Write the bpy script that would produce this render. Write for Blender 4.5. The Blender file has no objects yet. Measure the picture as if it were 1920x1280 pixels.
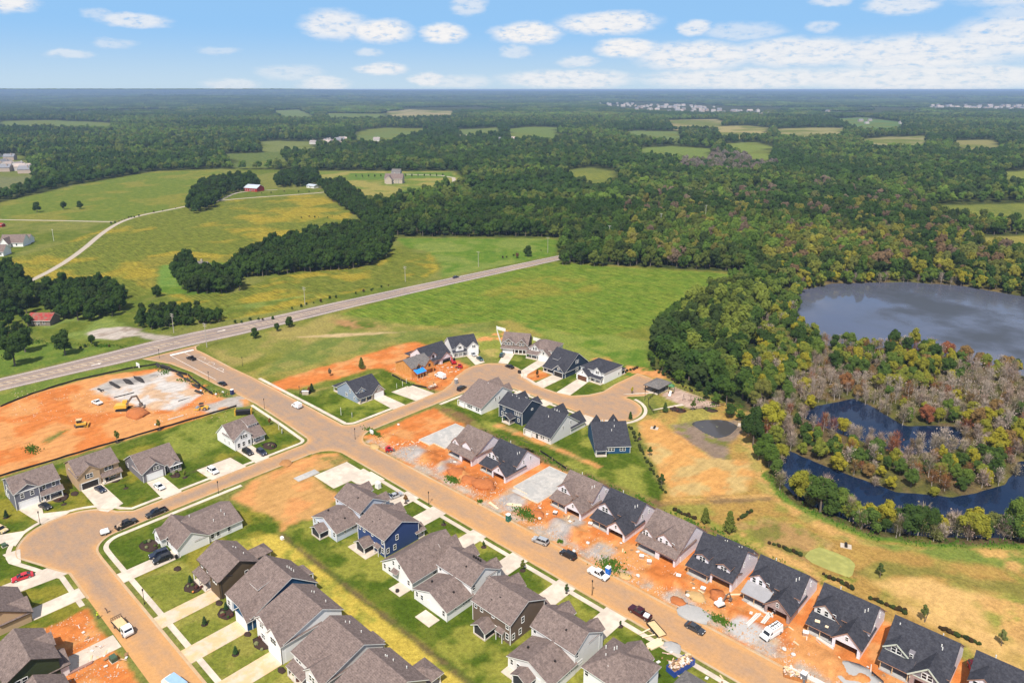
import bpy, bmesh, math, random
import numpy as np
from mathutils import Vector, Matrix
C = bpy.context.scene.collection
SC = bpy.context.scene
rnd = random.Random(7)
R = math.radians

# ---------------------------------------------------------------- camera
FOC, PCY, VH, HC = 1360.0, 520.0, 352.0, 122.0     # focal length and horizon in photo pixels, camera height
PITCH = math.atan(VH / FOC)
YAW = 43.2
cam_d = bpy.data.cameras.new('camera')
cam = bpy.data.objects.new('camera', cam_d); C.objects.link(cam)
cam.location = (0, 0, HC)
cam.rotation_euler = (R(90) - PITCH, 0, R(YAW))
cam_d.sensor_width = 36.0
cam_d.lens = FOC / 1920 * 36
cam_d.shift_y = -0.0625
cam_d.clip_start = 1.0
cam_d.clip_end = 120000
SC.camera = cam
FWD = np.array([-math.sin(R(YAW)), math.cos(R(YAW))])
RGT = np.array([FWD[1], -FWD[0]])

def A(px, py, h=0.0):
    """ground point (or point at height h) seen at a pixel of the 1920 px wide photograph"""
    a = (px - 960) / FOC; b = (PCY - py) / FOC
    y = math.cos(PITCH) + b * math.sin(PITCH); z = -math.sin(PITCH) + b * math.cos(PITCH)
    t = -(HC - h) / z
    q = FWD * (y * t) + RGT * (a * t)
    return (float(q[0]), float(q[1]))
def AL(*p): return [A(*q) for q in p]

# ---------------------------------------------------------------- sky, sun, exposure
SUN_EL = 56.0
sh = -0.25 * RGT - 0.97 * FWD; sh = sh / np.linalg.norm(sh)
SUNV = Vector((sh[0] * math.cos(R(SUN_EL)), sh[1] * math.cos(R(SUN_EL)), math.sin(R(SUN_EL))))
sun_d = bpy.data.lights.new('sun', 'SUN'); sun_d.energy = 5.0; sun_d.angle = R(0.53); sun_d.color = (1.0, 0.95, 0.87)
sun = bpy.data.objects.new('sun', sun_d); C.objects.link(sun)
sun.rotation_euler = SUNV.to_track_quat('Z', 'Y').to_euler()
sun.location = (0, 0, 900)
SC.view_settings.view_transform = 'Standard'
try: SC.view_settings.look = 'None'
except Exception: pass
SC.view_settings.exposure = 0.28
SC.view_settings.gamma = 1.0
SC.view_settings.use_curve_mapping = False
SC.cycles.max_bounces = 5
SC.cycles.diffuse_bounces = 2
SC.cycles.glossy_bounces = 2
SC.cycles.volume_bounces = 0
SC.cycles.transparent_max_bounces = 6

class NT:
    """small helper to write node trees"""
    def __init__(s, tree): s.t = tree; s.n = tree.nodes; s.l = tree.links
    def new(s, ty, **kw):
        nd = s.n.new(ty)
        for k, v in kw.items(): setattr(nd, k, v)
        return nd
    def link(s, a, b): s.l.new(a, b)
    def setin(s, sock, v):
        if v is None: return
        if isinstance(v, bpy.types.NodeSocket): s.l.new(v, sock)
        else: sock.default_value = v[:3] if isinstance(v, tuple) and len(v) == 4 and sock.type == 'VECTOR' else v
    def math(s, op, a, b=None, c=None, clamp=False):
        m = s.new('ShaderNodeMath', operation=op); m.use_clamp = clamp
        for i, v in enumerate((a, b, c)): s.setin(m.inputs[i], v)
        return m.outputs[0]
    def vmath(s, op, a, b=None, scale=None):
        m = s.new('ShaderNodeVectorMath', operation=op)
        s.setin(m.inputs[0], a)
        if b is not None: s.setin(m.inputs[1], b)
        if scale is not None: s.setin(m.inputs['Scale'], scale)
        return m.outputs['Value'] if op in ('LENGTH', 'DOT_PRODUCT', 'DISTANCE') else m.outputs[0]
    def noise(s, vec, scale, detail=3.0, rough=0.55, dist=0.0):
        m = s.new('ShaderNodeTexNoise'); s.setin(m.inputs['Vector'], vec)
        m.inputs['Scale'].default_value = scale; m.inputs['Detail'].default_value = detail
        m.inputs['Roughness'].default_value = rough; m.inputs['Distortion'].default_value = dist
        return m.outputs['Fac']
    def ramp(s, fac, a, b, interp='SMOOTHSTEP'):
        m = s.new('ShaderNodeMapRange', interpolation_type=interp); m.clamp = True if interp == 'LINEAR' else m.clamp
        s.setin(m.inputs[0], fac); m.inputs[1].default_value = a; m.inputs[2].default_value = b
        return m.outputs[0]
    def mix(s, fac, a, b, blend='MIX'):
        m = s.new('ShaderNodeMix', data_type='RGBA', blend_type=blend)
        s.setin(m.inputs[0], fac); s.setin(m.inputs[6], a); s.setin(m.inputs[7], b)
        return m.outputs[2]

def c4(c): return (c[0], c[1], c[2], 1.0)

world = bpy.data.worlds.new('World'); SC.world = world; world.use_nodes = True
W = NT(world.node_tree); world.node_tree.nodes.clear()
sky = W.new('ShaderNodeTexSky', sky_type='NISHITA')
sky.sun_disc = False; sky.sun_elevation = R(SUN_EL); sky.sun_rotation = math.atan2(sh[0], sh[1])
sky.altitude = 150; sky.air_density = 1.1; sky.dust_density = 0.25; sky.ozone_density = 2.2
tc = W.new('ShaderNodeTexCoord')
dirv = tc.outputs['Generated']
sep = W.new('ShaderNodeSeparateXYZ'); W.link(dirv, sep.inputs[0])
# azimuth (radians, 0 straight ahead, growing to the right) and elevation of the direction
dr = W.vmath('DOT_PRODUCT', dirv, (float(RGT[0]), float(RGT[1]), 0.0))
df = W.vmath('DOT_PRODUCT', dirv, (float(FWD[0]), float(FWD[1]), 0.0))
az = W.math('ARCTAN2', dr, df)
el = W.math('ARCSINE', sep.outputs[2])
cmb = W.new('ShaderNodeCombineXYZ'); W.link(az, cmb.inputs[0]); W.link(W.math('MULTIPLY', el, 2.6), cmb.inputs[1])
ae = cmb.outputs[0]
wn = W.new('ShaderNodeTexNoise'); W.link(ae, wn.inputs['Vector']); wn.inputs['Scale'].default_value = 26; wn.inputs['Detail'].default_value = 5
wn.inputs['Roughness'].default_value = 0.62
warp = W.vmath('SUBTRACT', wn.outputs['Color'], (0.5, 0.5, 0.5))
aew = W.vmath('ADD', ae, W.vmath('SCALE', warp, scale=0.034))
# single clouds: (x, y, half width, half height, strength) in photo pixels
CLOUDS = [(20,8,75,14,.75),(45,40,62,20,.95),(290,62,56,12,.75),(165,115,34,8,.5),(645,60,60,26,.85),(725,68,62,20,1),(838,72,42,18,1),
 (885,25,34,18,.6),(985,72,66,20,1),(1130,55,95,20,.95),(1165,97,60,18,1),(1285,65,28,14,.8),(1370,72,70,16,.5),(1415,96,50,14,.3),(1520,28,30,11,.6),
 (1645,38,56,18,.7),(1510,68,24,10,.5),(1720,15,70,18,.7),(1860,18,110,34,.75),(1880,90,110,34,.85),(725,132,44,12,.85),(805,150,32,12,.8),(705,103,30,8,.5),
 (620,158,46,14,.65),(560,140,60,14,.4),(1290,112,110,26,.9),(1480,108,130,26,.85),(1690,112,150,30,.85),(1060,150,130,18,.8),(1380,150,190,20,.8),(1700,150,230,22,.8),
 (1080,120,40,10,.6),(450,160,50,10,.5),(230,55,24,10,.4),(250,97,30,9,.4),(435,105,34,7,.35),(965,103,30,12,.5),(870,155,60,12,.5),(1890,60,70,20,.5)]
dens = None
for (x, y, hw, hh, st) in CLOUDS:
    a0 = math.atan((x - 960) / FOC / math.cos(math.atan((168 - y) / FOC))); e0 = math.atan((168 - y) / FOC) * 2.6
    d = W.vmath('SUBTRACT', aew, (a0, e0, 0.0))
    d = W.vmath('MULTIPLY', d, (FOC / hw, FOC / (hh * 2.6), 0.0))
    ln = W.vmath('LENGTH', d)
    mr = W.new('ShaderNodeMapRange', interpolation_type='SMOOTHSTEP'); W.link(ln, mr.inputs[0])
    mr.inputs[1].default_value = 1.18; mr.inputs[2].default_value = 0.55; mr.inputs[3].default_value = 0; mr.inputs[4].default_value = st
    dens = mr.outputs[0] if dens is None else W.math('MAXIMUM', dens, mr.outputs[0])
# broken fair weather clouds in every other direction
pl = W.new('ShaderNodeCombineXYZ'); zz = W.math('MAXIMUM', sep.outputs[2], 0.03)
W.link(W.math('DIVIDE', sep.outputs[0], zz), pl.inputs[0]); W.link(W.math('DIVIDE', sep.outputs[1], zz), pl.inputs[1])
gen = W.noise(pl.outputs[0], 0.55, 6, 0.6)
gen = W.ramp(gen, 0.42, 0.58)
gen = W.math('MULTIPLY', gen, W.ramp(el, 0.115, 0.2))
gen = W.math('MULTIPLY', gen, 0.85)
dens = W.math('MAXIMUM', dens, gen)
fine = W.noise(ae, 60, 5, 0.65)
dens = W.math('MULTIPLY', dens, W.ramp(fine, 0.24, 0.50), clamp=True)
skyc = W.vmath('MULTIPLY', sky.outputs[0], (1.06, 1.0, 0.98))
# clear summer air: pale above the skyline, blue higher up
grad = W.mix(W.ramp(el, -0.01, 0.085), (5.5,7.0,8.2,1), (3.0,5.6,8.9,1))
grad = W.mix(W.ramp(el, 0.06, 0.5), grad, (.9,2.2,5.2,1))
bkc = W.mix(W.ramp(el, 0.35, 0.9), grad, skyc)
cl = W.mix(W.ramp(fine, 0.3, 0.62), (7.4, 7.7, 8.3, 1), (9.0, 8.9, 8.9, 1))
col = W.mix(dens, bkc, cl)
bg = W.new('ShaderNodeBackground'); W.link(col, bg.inputs[0]); bg.inputs[1].default_value = 0.085
wo = W.new('ShaderNodeOutputWorld'); W.link(bg.outputs[0], wo.inputs[0])

# ---------------------------------------------------------------- helpers
def tag(o, label=None, cat=None, group=None, kind=None):
    if label: o['label'] = label
    if cat: o['category'] = cat
    if group: o['group'] = group
    if kind: o['kind'] = kind
    return o
def thing(name, label, cat, loc=(0, 0, 0), rz=0.0, group=None):
    o = bpy.data.objects.new(name, None); C.objects.link(o)
    o.empty_display_size = 0.5
    o.location = loc; o.rotation_euler = (0, 0, rz)
    return tag(o, label, cat, group)
def obj(name, me, parent=None, mat=None):
    o = bpy.data.objects.new(name, me); C.objects.link(o)
    if parent is not None: o.parent = parent
    if mat is not None:
        if not me.materials: me.materials.append(mat)
    return o

class MB:
    """collects shapes and builds them as ONE mesh"""
    def __init__(s): s.v = []; s.f = []; s.m = []
    def add(s, vs, fs, mi=0):
        b = len(s.v); s.v.extend(vs)
        for f in fs: s.f.append(tuple(i + b for i in f)); s.m.append(mi)
        return s
    def box(s, x0, x1, y0, y1, z0, z1, mi=0):
        return s.add([(x0,y0,z0),(x1,y0,z0),(x1,y1,z0),(x0,y1,z0),(x0,y0,z1),(x1,y0,z1),(x1,y1,z1),(x0,y1,z1)],
              [(3,2,1,0),(4,5,6,7),(0,1,5,4),(1,2,6,5),(2,3,7,6),(3,0,4,7)], mi)
    def cbox(s, c, d, rz=0.0, mi=0, tilt=0.0):
        """box by centre and size, turned about z, optionally pitched about its own y"""
        M = Matrix.Translation(Vector(c)) @ Matrix.Rotation(rz, 4, 'Z') @ Matrix.Rotation(tilt, 4, 'Y')
        vs = [tuple(M @ Vector((sx*d[0]/2, sy*d[1]/2, sz*d[2]/2))) for sz in (-1,1) for sx, sy in ((-1,-1),(1,-1),(1,1),(-1,1))]
        return s.add(vs, [(3,2,1,0),(4,5,6,7),(0,1,5,4),(1,2,6,5),(2,3,7,6),(3,0,4,7)], mi)
    def prism(s, pts, z0, z1, mi=0):
        n = len(pts)
        return s.add([(p[0],p[1],z0) for p in pts] + [(p[0],p[1],z1) for p in pts],
              [tuple(range(n-1,-1,-1)), tuple(range(n,2*n))] + [(i,(i+1)%n,n+(i+1)%n,n+i) for i in range(n)], mi)
    def side(s, prof, y0, y1, mi=0, k=0.0):
        """profile in x-z extruded along y; k pulls the upper points inwards"""
        n = len(prof); zs = [p[1] for p in prof]; a, b = min(zs), max(zs)
        def yy(y, z): 
            t = (z-a)/(b-a+1e-9)*k; m = (y0+y1)/2
            return y + (m-y)*t
        return s.add([(p[0],yy(y0,p[1]),p[1]) for p in prof] + [(p[0],yy(y1,p[1]),p[1]) for p in prof],
              [tuple(range(n)), tuple(range(2*n-1,n-1,-1))] + [((i+1)%n,i,n+i,n+(i+1)%n) for i in range(n)], mi)
    def tube(s, p, q, r0, r1=None, n=6, mi=0, cap=True):
        p = Vector(p); q = Vector(q); d = (q-p).normalized(); r1 = r0 if r1 is None else r1
        a = d.orthogonal().normalized(); b = d.cross(a)
        vs = [tuple(c + (a*math.cos(2*math.pi*i/n) + b*math.sin(2*math.pi*i/n))*r) for c, r in ((p,r0),(q,r1)) for i in range(n)]
        fs = [(i,(i+1)%n,n+(i+1)%n,n+i) for i in range(n)]
        if cap: fs += [tuple(range(n-1,-1,-1)), tuple(range(n,2*n))]
        return s.add(vs, fs, mi)
    def quad(s, a, b, c, d, mi=0): return s.add([a,b,c,d], [(0,1,2,3)], mi)
    def blob(s, c, r, n=8, m=5, seed=0, jit=0.15, mi=0, flat=0.0):
        """lumpy closed ellipsoid, flat = height of a cut base as part of r"""
        q = random.Random(seed); vs = []; fs = []
        vs.append((c[0],c[1],c[2]+r[2]))
        for i in range(1, m):
            th = math.pi*i/m
            for j in range(n):
                ph = 2*math.pi*j/n; k = 1+q.uniform(-jit,jit)
                vs.append((c[0]+r[0]*k*math.sin(th)*math.cos(ph), c[1]+r[1]*k*math.sin(th)*math.sin(ph), c[2]+r[2]*k*math.cos(th)))
        vs.append((c[0],c[1],c[2]-r[2])); L = len(vs)-1
        for j in range(n): fs.append((0,1+j,1+(j+1)%n))
        for i in range(m-2):
            for j in range(n):
                a = 1+i*n+j; b = 1+i*n+(j+1)%n; fs.append((a,a+n,b+n,b))
        for j in range(n): fs.append((L,1+(m-2)*n+(j+1)%n,1+(m-2)*n+j))
        return s.add(vs, fs, mi)
    def mesh(s, name, mats, smooth=False):
        me = bpy.data.meshes.new(name); me.from_pydata(s.v, [], s.f)
        if not isinstance(mats, (list, tuple)): mats = [mats]
        for m in mats: me.materials.append(m)
        if len(mats) > 1: me.polygons.foreach_set('material_index', s.m)
        if smooth: me.polygons.foreach_set('use_smooth', [True]*len(s.f))
        me.update(); return me
    def build(s, name, mats, parent=None, smooth=False, label=None):
        o = obj(name, s.mesh(name, mats, smooth), parent)
        if label: o['label'] = label
        return o

# ---------------------------------------------------------------- materials
def mat(name, col, rough=0.8, var=0.15, scale=1.5, detail=4, bump=0.0, bscale=None, metal=0.0, col2=None, var2scale=None, spec=0.3, coords='Object', extra=None):
    m = bpy.data.materials.new(name); m.use_nodes = True
    t = NT(m.node_tree); b = t.n['Principled BSDF']
    co = t.new('ShaderNodeTexCoord').outputs[coords] if coords != 'World' else t.new('ShaderNodeNewGeometry').outputs['Position']
    n = t.noise(co, scale, detail, 0.6)
    f = t.math('MULTIPLY_ADD', t.math('SUBTRACT', n, 0.5), 2.4*var, 1.0)
    base = c4(col)
    if col2 is not None:
        n2 = t.noise(co, var2scale or scale*0.3, 3, 0.6)
        base = t.mix(t.ramp(n2, 0.4, 0.62), c4(col), c4(col2))
    cc = t.vmath('SCALE', base, scale=f)
    if extra: cc = extra(t, co, cc)
    t.link(cc, b.inputs['Base Color'])
    b.inputs['Roughness'].default_value = rough; b.inputs['Metallic'].default_value = metal
    b.inputs['Specular IOR Level'].default_value = spec
    if bump:
        bn = t.new('ShaderNodeBump'); bn.inputs['Strength'].default_value = bump; bn.inputs['Distance'].default_value = 0.05
        t.link(t.noise(co, bscale or scale*3, 4, 0.6), bn.inputs['Height']); t.link(bn.outputs[0], b.inputs['Normal'])
    return m
# ---------------------------------------------------------------- numpy noise and polygons
def _h(ix, iy, seed):
    n = (ix.astype(np.int64)*374761393 + iy.astype(np.int64)*668265263 + seed*974711) & 0x7fffffff
    n = ((n ^ (n >> 13))*1274126177) & 0x7fffffff
    return ((n ^ (n >> 16)) & 0xffff)/65535.0
def vnoise(x, y, seed=0):
    ix = np.floor(x); iy = np.floor(y); fx = x-ix; fy = y-iy
    fx = fx*fx*(3-2*fx); fy = fy*fy*(3-2*fy)
    a = _h(ix,iy,seed); b = _h(ix+1,iy,seed); c = _h(ix,iy+1,seed); d = _h(ix+1,iy+1,seed)
    return (a*(1-fx)+b*fx)*(1-fy) + (c*(1-fx)+d*fx)*fy
def fbm(x, y, s, seed=0, o=4):
    r = 0; a = .5; t = 0
    for i in range(o):
        r = r + a*vnoise(x/s*2**i+17.3*i, y/s*2**i-9.1*i, seed+i); t += a; a *= .55
    return r/t
def sdf(px, py, poly):
    """signed distance, positive inside"""
    d = np.full(px.shape, 1e18); ins = np.zeros(px.shape, bool); n = len(poly)
    for i in range(n):
        x0, y0 = poly[i]; x1, y1 = poly[(i+1)%n]
        ex, ey = x1-x0, y1-y0; L = ex*ex+ey*ey+1e-12
        t = np.clip(((px-x0)*ex+(py-y0)*ey)/L, 0, 1)
        d = np.minimum(d, (px-x0-t*ex)**2+(py-y0-t*ey)**2)
        c = ((y0 > py) != (y1 > py))
        with np.errstate(divide='ignore', invalid='ignore'):
            xi = ex*(py-y0)/(ey if ey != 0 else 1e-12)+x0
        ins ^= c & (px < xi)
    return np.where(ins, 1, -1)*np.sqrt(d)
def inside(p, poly):
    x, y = p; c = False; n = len(poly); j = n-1
    for i in range(n):
        xi, yi = poly[i]; xj, yj = poly[j]
        if (yi > y) != (yj > y) and x < (xj-xi)*(y-yi)/(yj-yi)+xi: c = not c
        j = i
    return c
def sstep(a, b, x):
    t = np.clip((x-a)/(b-a), 0, 1); return t*t*(3-2*t)

# ---------------------------------------------------------------- zones of the land (ground polygons)
GRASS=(.125,.165,.024); LUSH=(.115,.205,.024); DRY=(.43,.26,.075); LAWN=(.085,.132,.013); LAWNY=(.25,.225,.03); DIRT=(.66,.215,.058); DIRTL=(.70,.32,.115)
GRAVEL=(.50,.44,.39); MUD=(.30,.19,.11); FLOOR=(.045,.062,.02); SOY=(.155,.18,.028); SOYY=(.34,.265,.034); CROP=(.135,.21,.024); TAN=(.62,.36,.125); STRAW=(.45,.38,.10); BROWN=(.20,.13,.055)

LAKE = AL((1486,565),(1500,541),(1560,529),(1700,526),(1800,533),(1920,553),(2120,590),(2120,730),(1920,703),(1850,684),(1780,668),(1700,648),(1640,652),(1560,648),(1508,630),(1484,598))
LAKE2 = AL((1490,775),(1530,755),(1600,742),(1650,765),(1700,792),(1800,795),(1815,815),(1800,840),(1700,850),(1640,832),(1560,806))
LAKE3 = AL((1452,850),(1480,838),(1550,868),(1620,892),(1680,916),(1780,924),(1880,905),(1905,860),(1990,850),(2150,900),(2150,1012),(1920,1010),(1760,1006),(1630,992),(1560,962),(1490,930),(1452,895))
SWAMP = AL((1440,600),(1484,540),(1560,524),(1750,522),(1950,545),(2250,590),(2250,1025),(1930,1022),(1750,1018),(1630,1002),(1545,968),(1475,935),(1436,890),(1440,830),(1400,760),(1392,700))
BASIN = AL((1225,790),(1290,775),(1370,778),(1398,795),(1392,815),(1360,835),(1372,860),(1330,850),(1290,825),(1250,805))
BASINW = AL((1300,790),(1318,781),(1350,779),(1375,786),(1390,792),(1386,800),(1362,812),(1345,815),(1322,805))
ALGAE = AL((1500,1040),(1512,1026),(1535,1018),(1570,1030),(1598,1042),(1612,1056),(1606,1078),(1596,1085),(1555,1070),(1520,1055))
OPEN = AL((-400,430),(-20,386),(60,366),(140,347),(290,321),(415,317),(590,320),(852,321),(885,346),(760,372),(690,390),(742,444),(1050,446),(1046,470),(1042,500),(1200,503),(1390,512),(1396,522),(1330,560),(1255,600),(1217,650),(1219,690),(1330,752),(1436,800),(1436,890),(1475,935),(1545,968),(1630,1002),(1750,1018),(1930,1024),(2400,1040),(2600,2400),(-1500,2400),(-1500,600))
# (polygon, colour, feather m, edge noise m, patch colour, patch share, patch size m, grass/dirt/crop texture)
ZN = []
def Zn(poly, col, fe=1.0, am=2.0, col2=None, sh_=0.5, ps=12.0, tex=(1,0,0)): ZN.append((poly, col, fe, am, col2, sh_, ps, tex))
Zn(OPEN, GRASS, 6, 6, (.20,.21,.05), .5, 40)
# far fields between the woods
def AF(*p):
    m = sum(q[1] for q in p)/len(p)
    return AL(*[(q[0], q[1]+((.13 if q[1] < 350 else .03)*(q[1]-168) if q[1] > m else -.5)) for q in p])
FIELDS = [(AF((0,228),(90,226),(210,231),(205,236),(0,234)),(.19,.26,.07)),(AF((515,208),(560,206),(598,216),(560,219),(525,217)),(.20,.28,.09)),
 (AF((612,213),(720,214),(728,219),(620,220)),(.18,.26,.07)),(AF((725,210),(770,206),(850,209),(850,216),(735,219)),(.50,.42,.22)),
 (AF((488,267),(520,264),(595,268),(590,275),(495,275)),(.24,.28,.09)),(AF((668,250),(690,243),(720,240),(805,242),(800,250),(735,258),(690,264),(670,262)),(.20,.27,.08)),
 (AF((855,244),(930,240),(938,246),(870,250)),(.2,.27,.09)),(AF((958,242),(1000,238),(1043,240),(1046,258),(990,254),(958,256)),(.19,.27,.07)),
 (AF((1150,249),(1200,246),(1270,247),(1275,258),(1210,256)),(.2,.28,.09)),(AF((1200,277),(1260,274),(1332,280),(1330,292),(1262,286),(1205,284)),(.22,.3,.07)),
 (AF((1250,226),(1345,224),(1358,231),(1340,238),(1265,236)),(.46,.38,.18)),(AF((1342,238),(1400,236),(1440,240),(1436,249),(1350,250)),(.50,.42,.18)),
 (AF((1358,270),(1420,268),(1448,276),(1440,297),(1410,290),(1362,279)),(.25,.32,.07)),(AF((1458,243),(1520,240),(1582,241),(1575,250),(1465,252)),(.42,.38,.16)),
 (AF((1556,223),(1620,221),(1690,230),(1688,240),(1610,238)),(.15,.27,.09)),(AF((1056,320),(1110,314),(1158,322),(1150,336),(1100,334)),(.26,.29,.06)),
 (AF((1752,386),(1800,383),(1960,380),(1990,402),(1920,424),(1830,412),(1765,404)),(.27,.30,.06)),(AF((1805,447),(1870,442),(1990,440),(2040,470),(1920,478),(1850,462)),(.38,.34,.08)),
 (AF((1885,322),(1990,316),(2000,330),(1890,333)),(.28,.32,.07)),(AF((1790,264),(1862,262),(1875,272),(1800,275)),(.36,.33,.12)),(AF((1602,262),(1660,258),(1735,256),(1732,268),(1640,270)),(.42,.38,.18)),
 (AF((-60,300),(40,292),(62,322),(20,345),(-60,350)),(.24,.26,.12)),(AF((420,290),(520,286),(540,296),(440,300)),(.16,.22,.06))]
for p, c in FIELDS: Zn(p, tuple(k*.72 for k in c), 8, 26, (.15,.18,.04), .4, 90)
# the fields across the highway
Zn(AL((-300,500),(0,490),(100,463),(230,416),(400,373),(600,364),(662,396),(640,432),(560,446),(500,476),(440,492),(330,500),(292,545),(250,562),(200,552),(100,530),(0,525),(-300,560)), SOY, 3, 3, SOYY, .40, 45, (1,0,1))
Zn(AL((230,520),(290,545),(298,500),(330,497),(440,490),(420,478),(330,470),(280,480),(250,500)), (.22,.205,.035), 2, 4, SOYY, .6, 30, (1,0,1))
Zn(AL((292,548),(300,498),(350,492),(440,492),(450,520),(420,556),(345,560)), LUSH, 1.5, 1.5, (.16,.27,.05), .5, 12)
Zn(AL((225,590),(350,560),(450,550),(560,505),(700,498),(745,462),(800,480),(826,498),(800,522),(640,552),(540,580),(440,598),(330,605)), SOY, 2, 2, SOYY, .30, 25, (1,0,1))
Zn(AL((300,550),(355,552),(440,548),(520,520),(600,508),(700,500),(738,470),(726,492),(690,510),(580,520),(500,538),(440,560),(360,566)), SOYY, 2, 3, SOY, .5, 14, (1,0,1))
Zn(AL((800,470),(822,487),(830,500),(800,522),(770,530),(812,505)), SOYY, 1.5, 2, SOY, .45, 12, (1,0,1))
Zn(AL((740,446),(1046,448),(1040,478),(830,520),(826,495),(800,470),(760,462)), LUSH, 2, 3, (.19,.25,.05), .5, 22)
Zn(AL((0,380),(140,349),(290,322),(415,319),(400,342),(355,372),(340,392),(200,415),(0,418)), (.145,.195,.03), 2, 2, (.22,.22,.04), .4, 40)
Zn(AL((590,322),(850,322),(882,345),(760,370),(690,388),(640,372),(605,345)), (.16,.21,.04), 2, 2, (.32,.28,.08), .45, 30)
Zn(AL((655,325),(846,323),(850,333),(655,338)), (.12,.20,.035), 1.5, 1, None)
# strip between highway and barn
Zn(AL((-100,600),(0,600),(90,640),(180,640),(300,615),(420,590),(560,560),(600,548),(520,560),(400,585),(230,590),(120,560),(0,560)), GRASS, 2, 4, (.21,.27,.06), .5, 15)
Zn(AL((0,650),(60,640),(150,650),(240,650),(290,632),(140,674),(0,706),(-200,750),(-200,660)), (.13,.20,.03), 2, 2, (.2,.22,.05), .3, 20)
Zn(AL((165,624),(190,616),(235,611),(262,617),(262,628),(215,636),(180,634)), (.55,.47,.40), 1, 2.5, (.36,.28,.22), .4, 6, (0,1,0))
Zn(AL((262,622),(330,632),(300,640),(262,632)), (.45,.38,.31), 1, 1, None, 0, 6, (0,1,0))
# land between highway and the new streets
Zn(AL((372,650),(480,622),(723,562),(1042,490),(1390,513),(1330,560),(1255,600),(1217,650),(1219,700),(1000,640),(900,610),(700,700),(520,740)), (.165,.19,.03), 3, 3, (.33,.27,.065), .42, 22)
Zn(AL((640,588),(770,548),(1042,492),(1200,503),(1391,514),(1392,524),(1330,562),(1258,600),(1150,628),(1080,628),(960,600),(800,612),(700,604)), CROP, 2, 2, (.165,.225,.028), .42, 9, (1,0,1))
Zn(AL((960,520),(1130,520),(1120,545),(980,560),(900,556)), (.23,.235,.035), 5, 6, CROP, .4, 14, (1,0,1))
Zn(AL((960,600),(1080,628),(1150,628),(1217,640),(1222,700),(1330,752),(1300,762),(1180,705),(1060,650)), LUSH, 2.5, 3, (.22,.27,.05), .45, 12)
Zn(AL((395,655),(440,640),(620,590),(720,600),(790,612),(700,640),(520,660),(430,690)), (.34,.28,.085), 4, 5, (.22,.23,.05), .5, 14)
Zn(AL((560,645),(700,625),(860,612),(930,602),(900,620),(760,640),(640,668),(560,690),(490,700)), (.17,.21,.045), 4, 5, (.28,.26,.07), .45, 12)
Zn(AL((625,598),(690,602),(720,615),(660,618),(630,610)), (.42,.24,.10), 3, 3, GRASS, .4, 6, (0,1,0))
Zn(AL((500,722),(560,700),(700,660),(770,640),(830,650),(800,680),(750,690),(700,690),(560,728),(520,735)), DIRTL, 1.5, 3, DIRT, .5, 8, (0,1,0))
Zn(AL((530,742),(640,722),(760,690),(740,700),(700,700),(590,735),(560,750)), (.50,.36,.12), 2, 2, (.3,.27,.08), .4, 8, (.6,.4,0))
Zn(AL((555,632),(640,625),(760,622),(640,632)), (.58,.42,.22), 1, 1, None, 0, 6, (0,1,0))
# big red lot behind row P
Zn(AL((-200,800),(0,762),(60,738),(140,716),(205,702),(300,690),(345,700),(400,738),(440,755),(442,768),(222,828),(0,893),(-200,960)), DIRT, .8, 1.5, DIRTL, .55, 10, (0,1,0))
Zn(AL((168,730),(210,712),(270,703),(318,690),(330,705),(352,715),(376,742),(330,768),(282,770),(238,752),(190,741)), (.66,.60,.55), 1, 2, (.66,.44,.28), .38, 6, (0,1,0))
Zn(AL((175,728),(215,712),(300,698),(280,715),(230,722),(200,735)), (.34,.31,.29), 1.5, 2, (.5,.45,.4), .4, 6, (0,1,0))
Zn(AL((370,765),(440,742),(470,745),(470,760),(400,775)), GRAVEL, 1.5, 1.5, DIRTL, .3, 5, (0,1,0))
Zn(AL((75,830),(110,810),(130,805),(110,820),(85,832)), (.2,.2,.05), 1, 2, DIRT, .4, 3)
Zn(AL((0,700),(140,664),(0,0)) if False else AL((0,733),(140,701),(250,677),(290,680),(200,700),(60,736),(0,760),(-200,800),(-200,775)), (.15,.21,.035), 1, 1, (.22,.24,.05), .4, 10)
Zn(AL((290,680),(330,690),(400,728),(440,745),(400,742),(345,702),(300,692)), (.17,.22,.05), .8, 1.5, DIRT, .25, 4)
# P yards, lawns
Zn([(-263,30),(-262.5,118),(-258,122),(-218,121),(-216,116),(-216,20),(-262,10)], LAWN, .5, .6, LAWNY, .42, 9)
Zn([(-262,84),(-261,118),(-240,118),(-232,86)], (.23,.26,.045), 3, 3, LAWN, .4, 9)
Zn([(-225,84),(-224.5,100),(-223.6,100),(-224,84)], (.10,.08,.05), .4, .3, None, 0, 5, (.5,.5,0))
# M, L yards
Zn([(-203,50.5),(-203,82),(-178,92),(-172,88),(-60,88),(-40,80),(-40,50.5)], LAWN, .6, .8, LAWNY, .35, 9)
Zn([(-180,75),(-172,86.2),(-30,86.2),(-30,75)], (.58,.43,.075), 1.0, 1.2, (.33,.31,.05), .40, 6)
Zn([(-181,50.5),(-181,63),(-40,63),(-40,50.5)], (.30,.28,.06), 1, 1.5, (.20,.22,.035), .5, 6)
Zn([(-172,88.2),(-172,98),(-166,104),(-166,124),(-30,124),(-30,88.2)], LAWN, .5, .6, (.27,.27,.045), .42, 8)
Zn([(-172,86.2),(-60,86.2),(-20,86.2),(-20,87.6),(-172,87.6)], (.16,.12,.05), .5, .6, (.12,.13,.03), .4, 4, (.7,.3,0))
Zn([(-199.9,85.6),(-206,98),(-206,119),(-201,125),(-193.5,124),(-193.5,110.5),(-175,110),(-172,100),(-173,88),(-178,90)], (.60,.33,.12), 1, 2, DIRTL, .45, 7, (.2,1,0))
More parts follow.
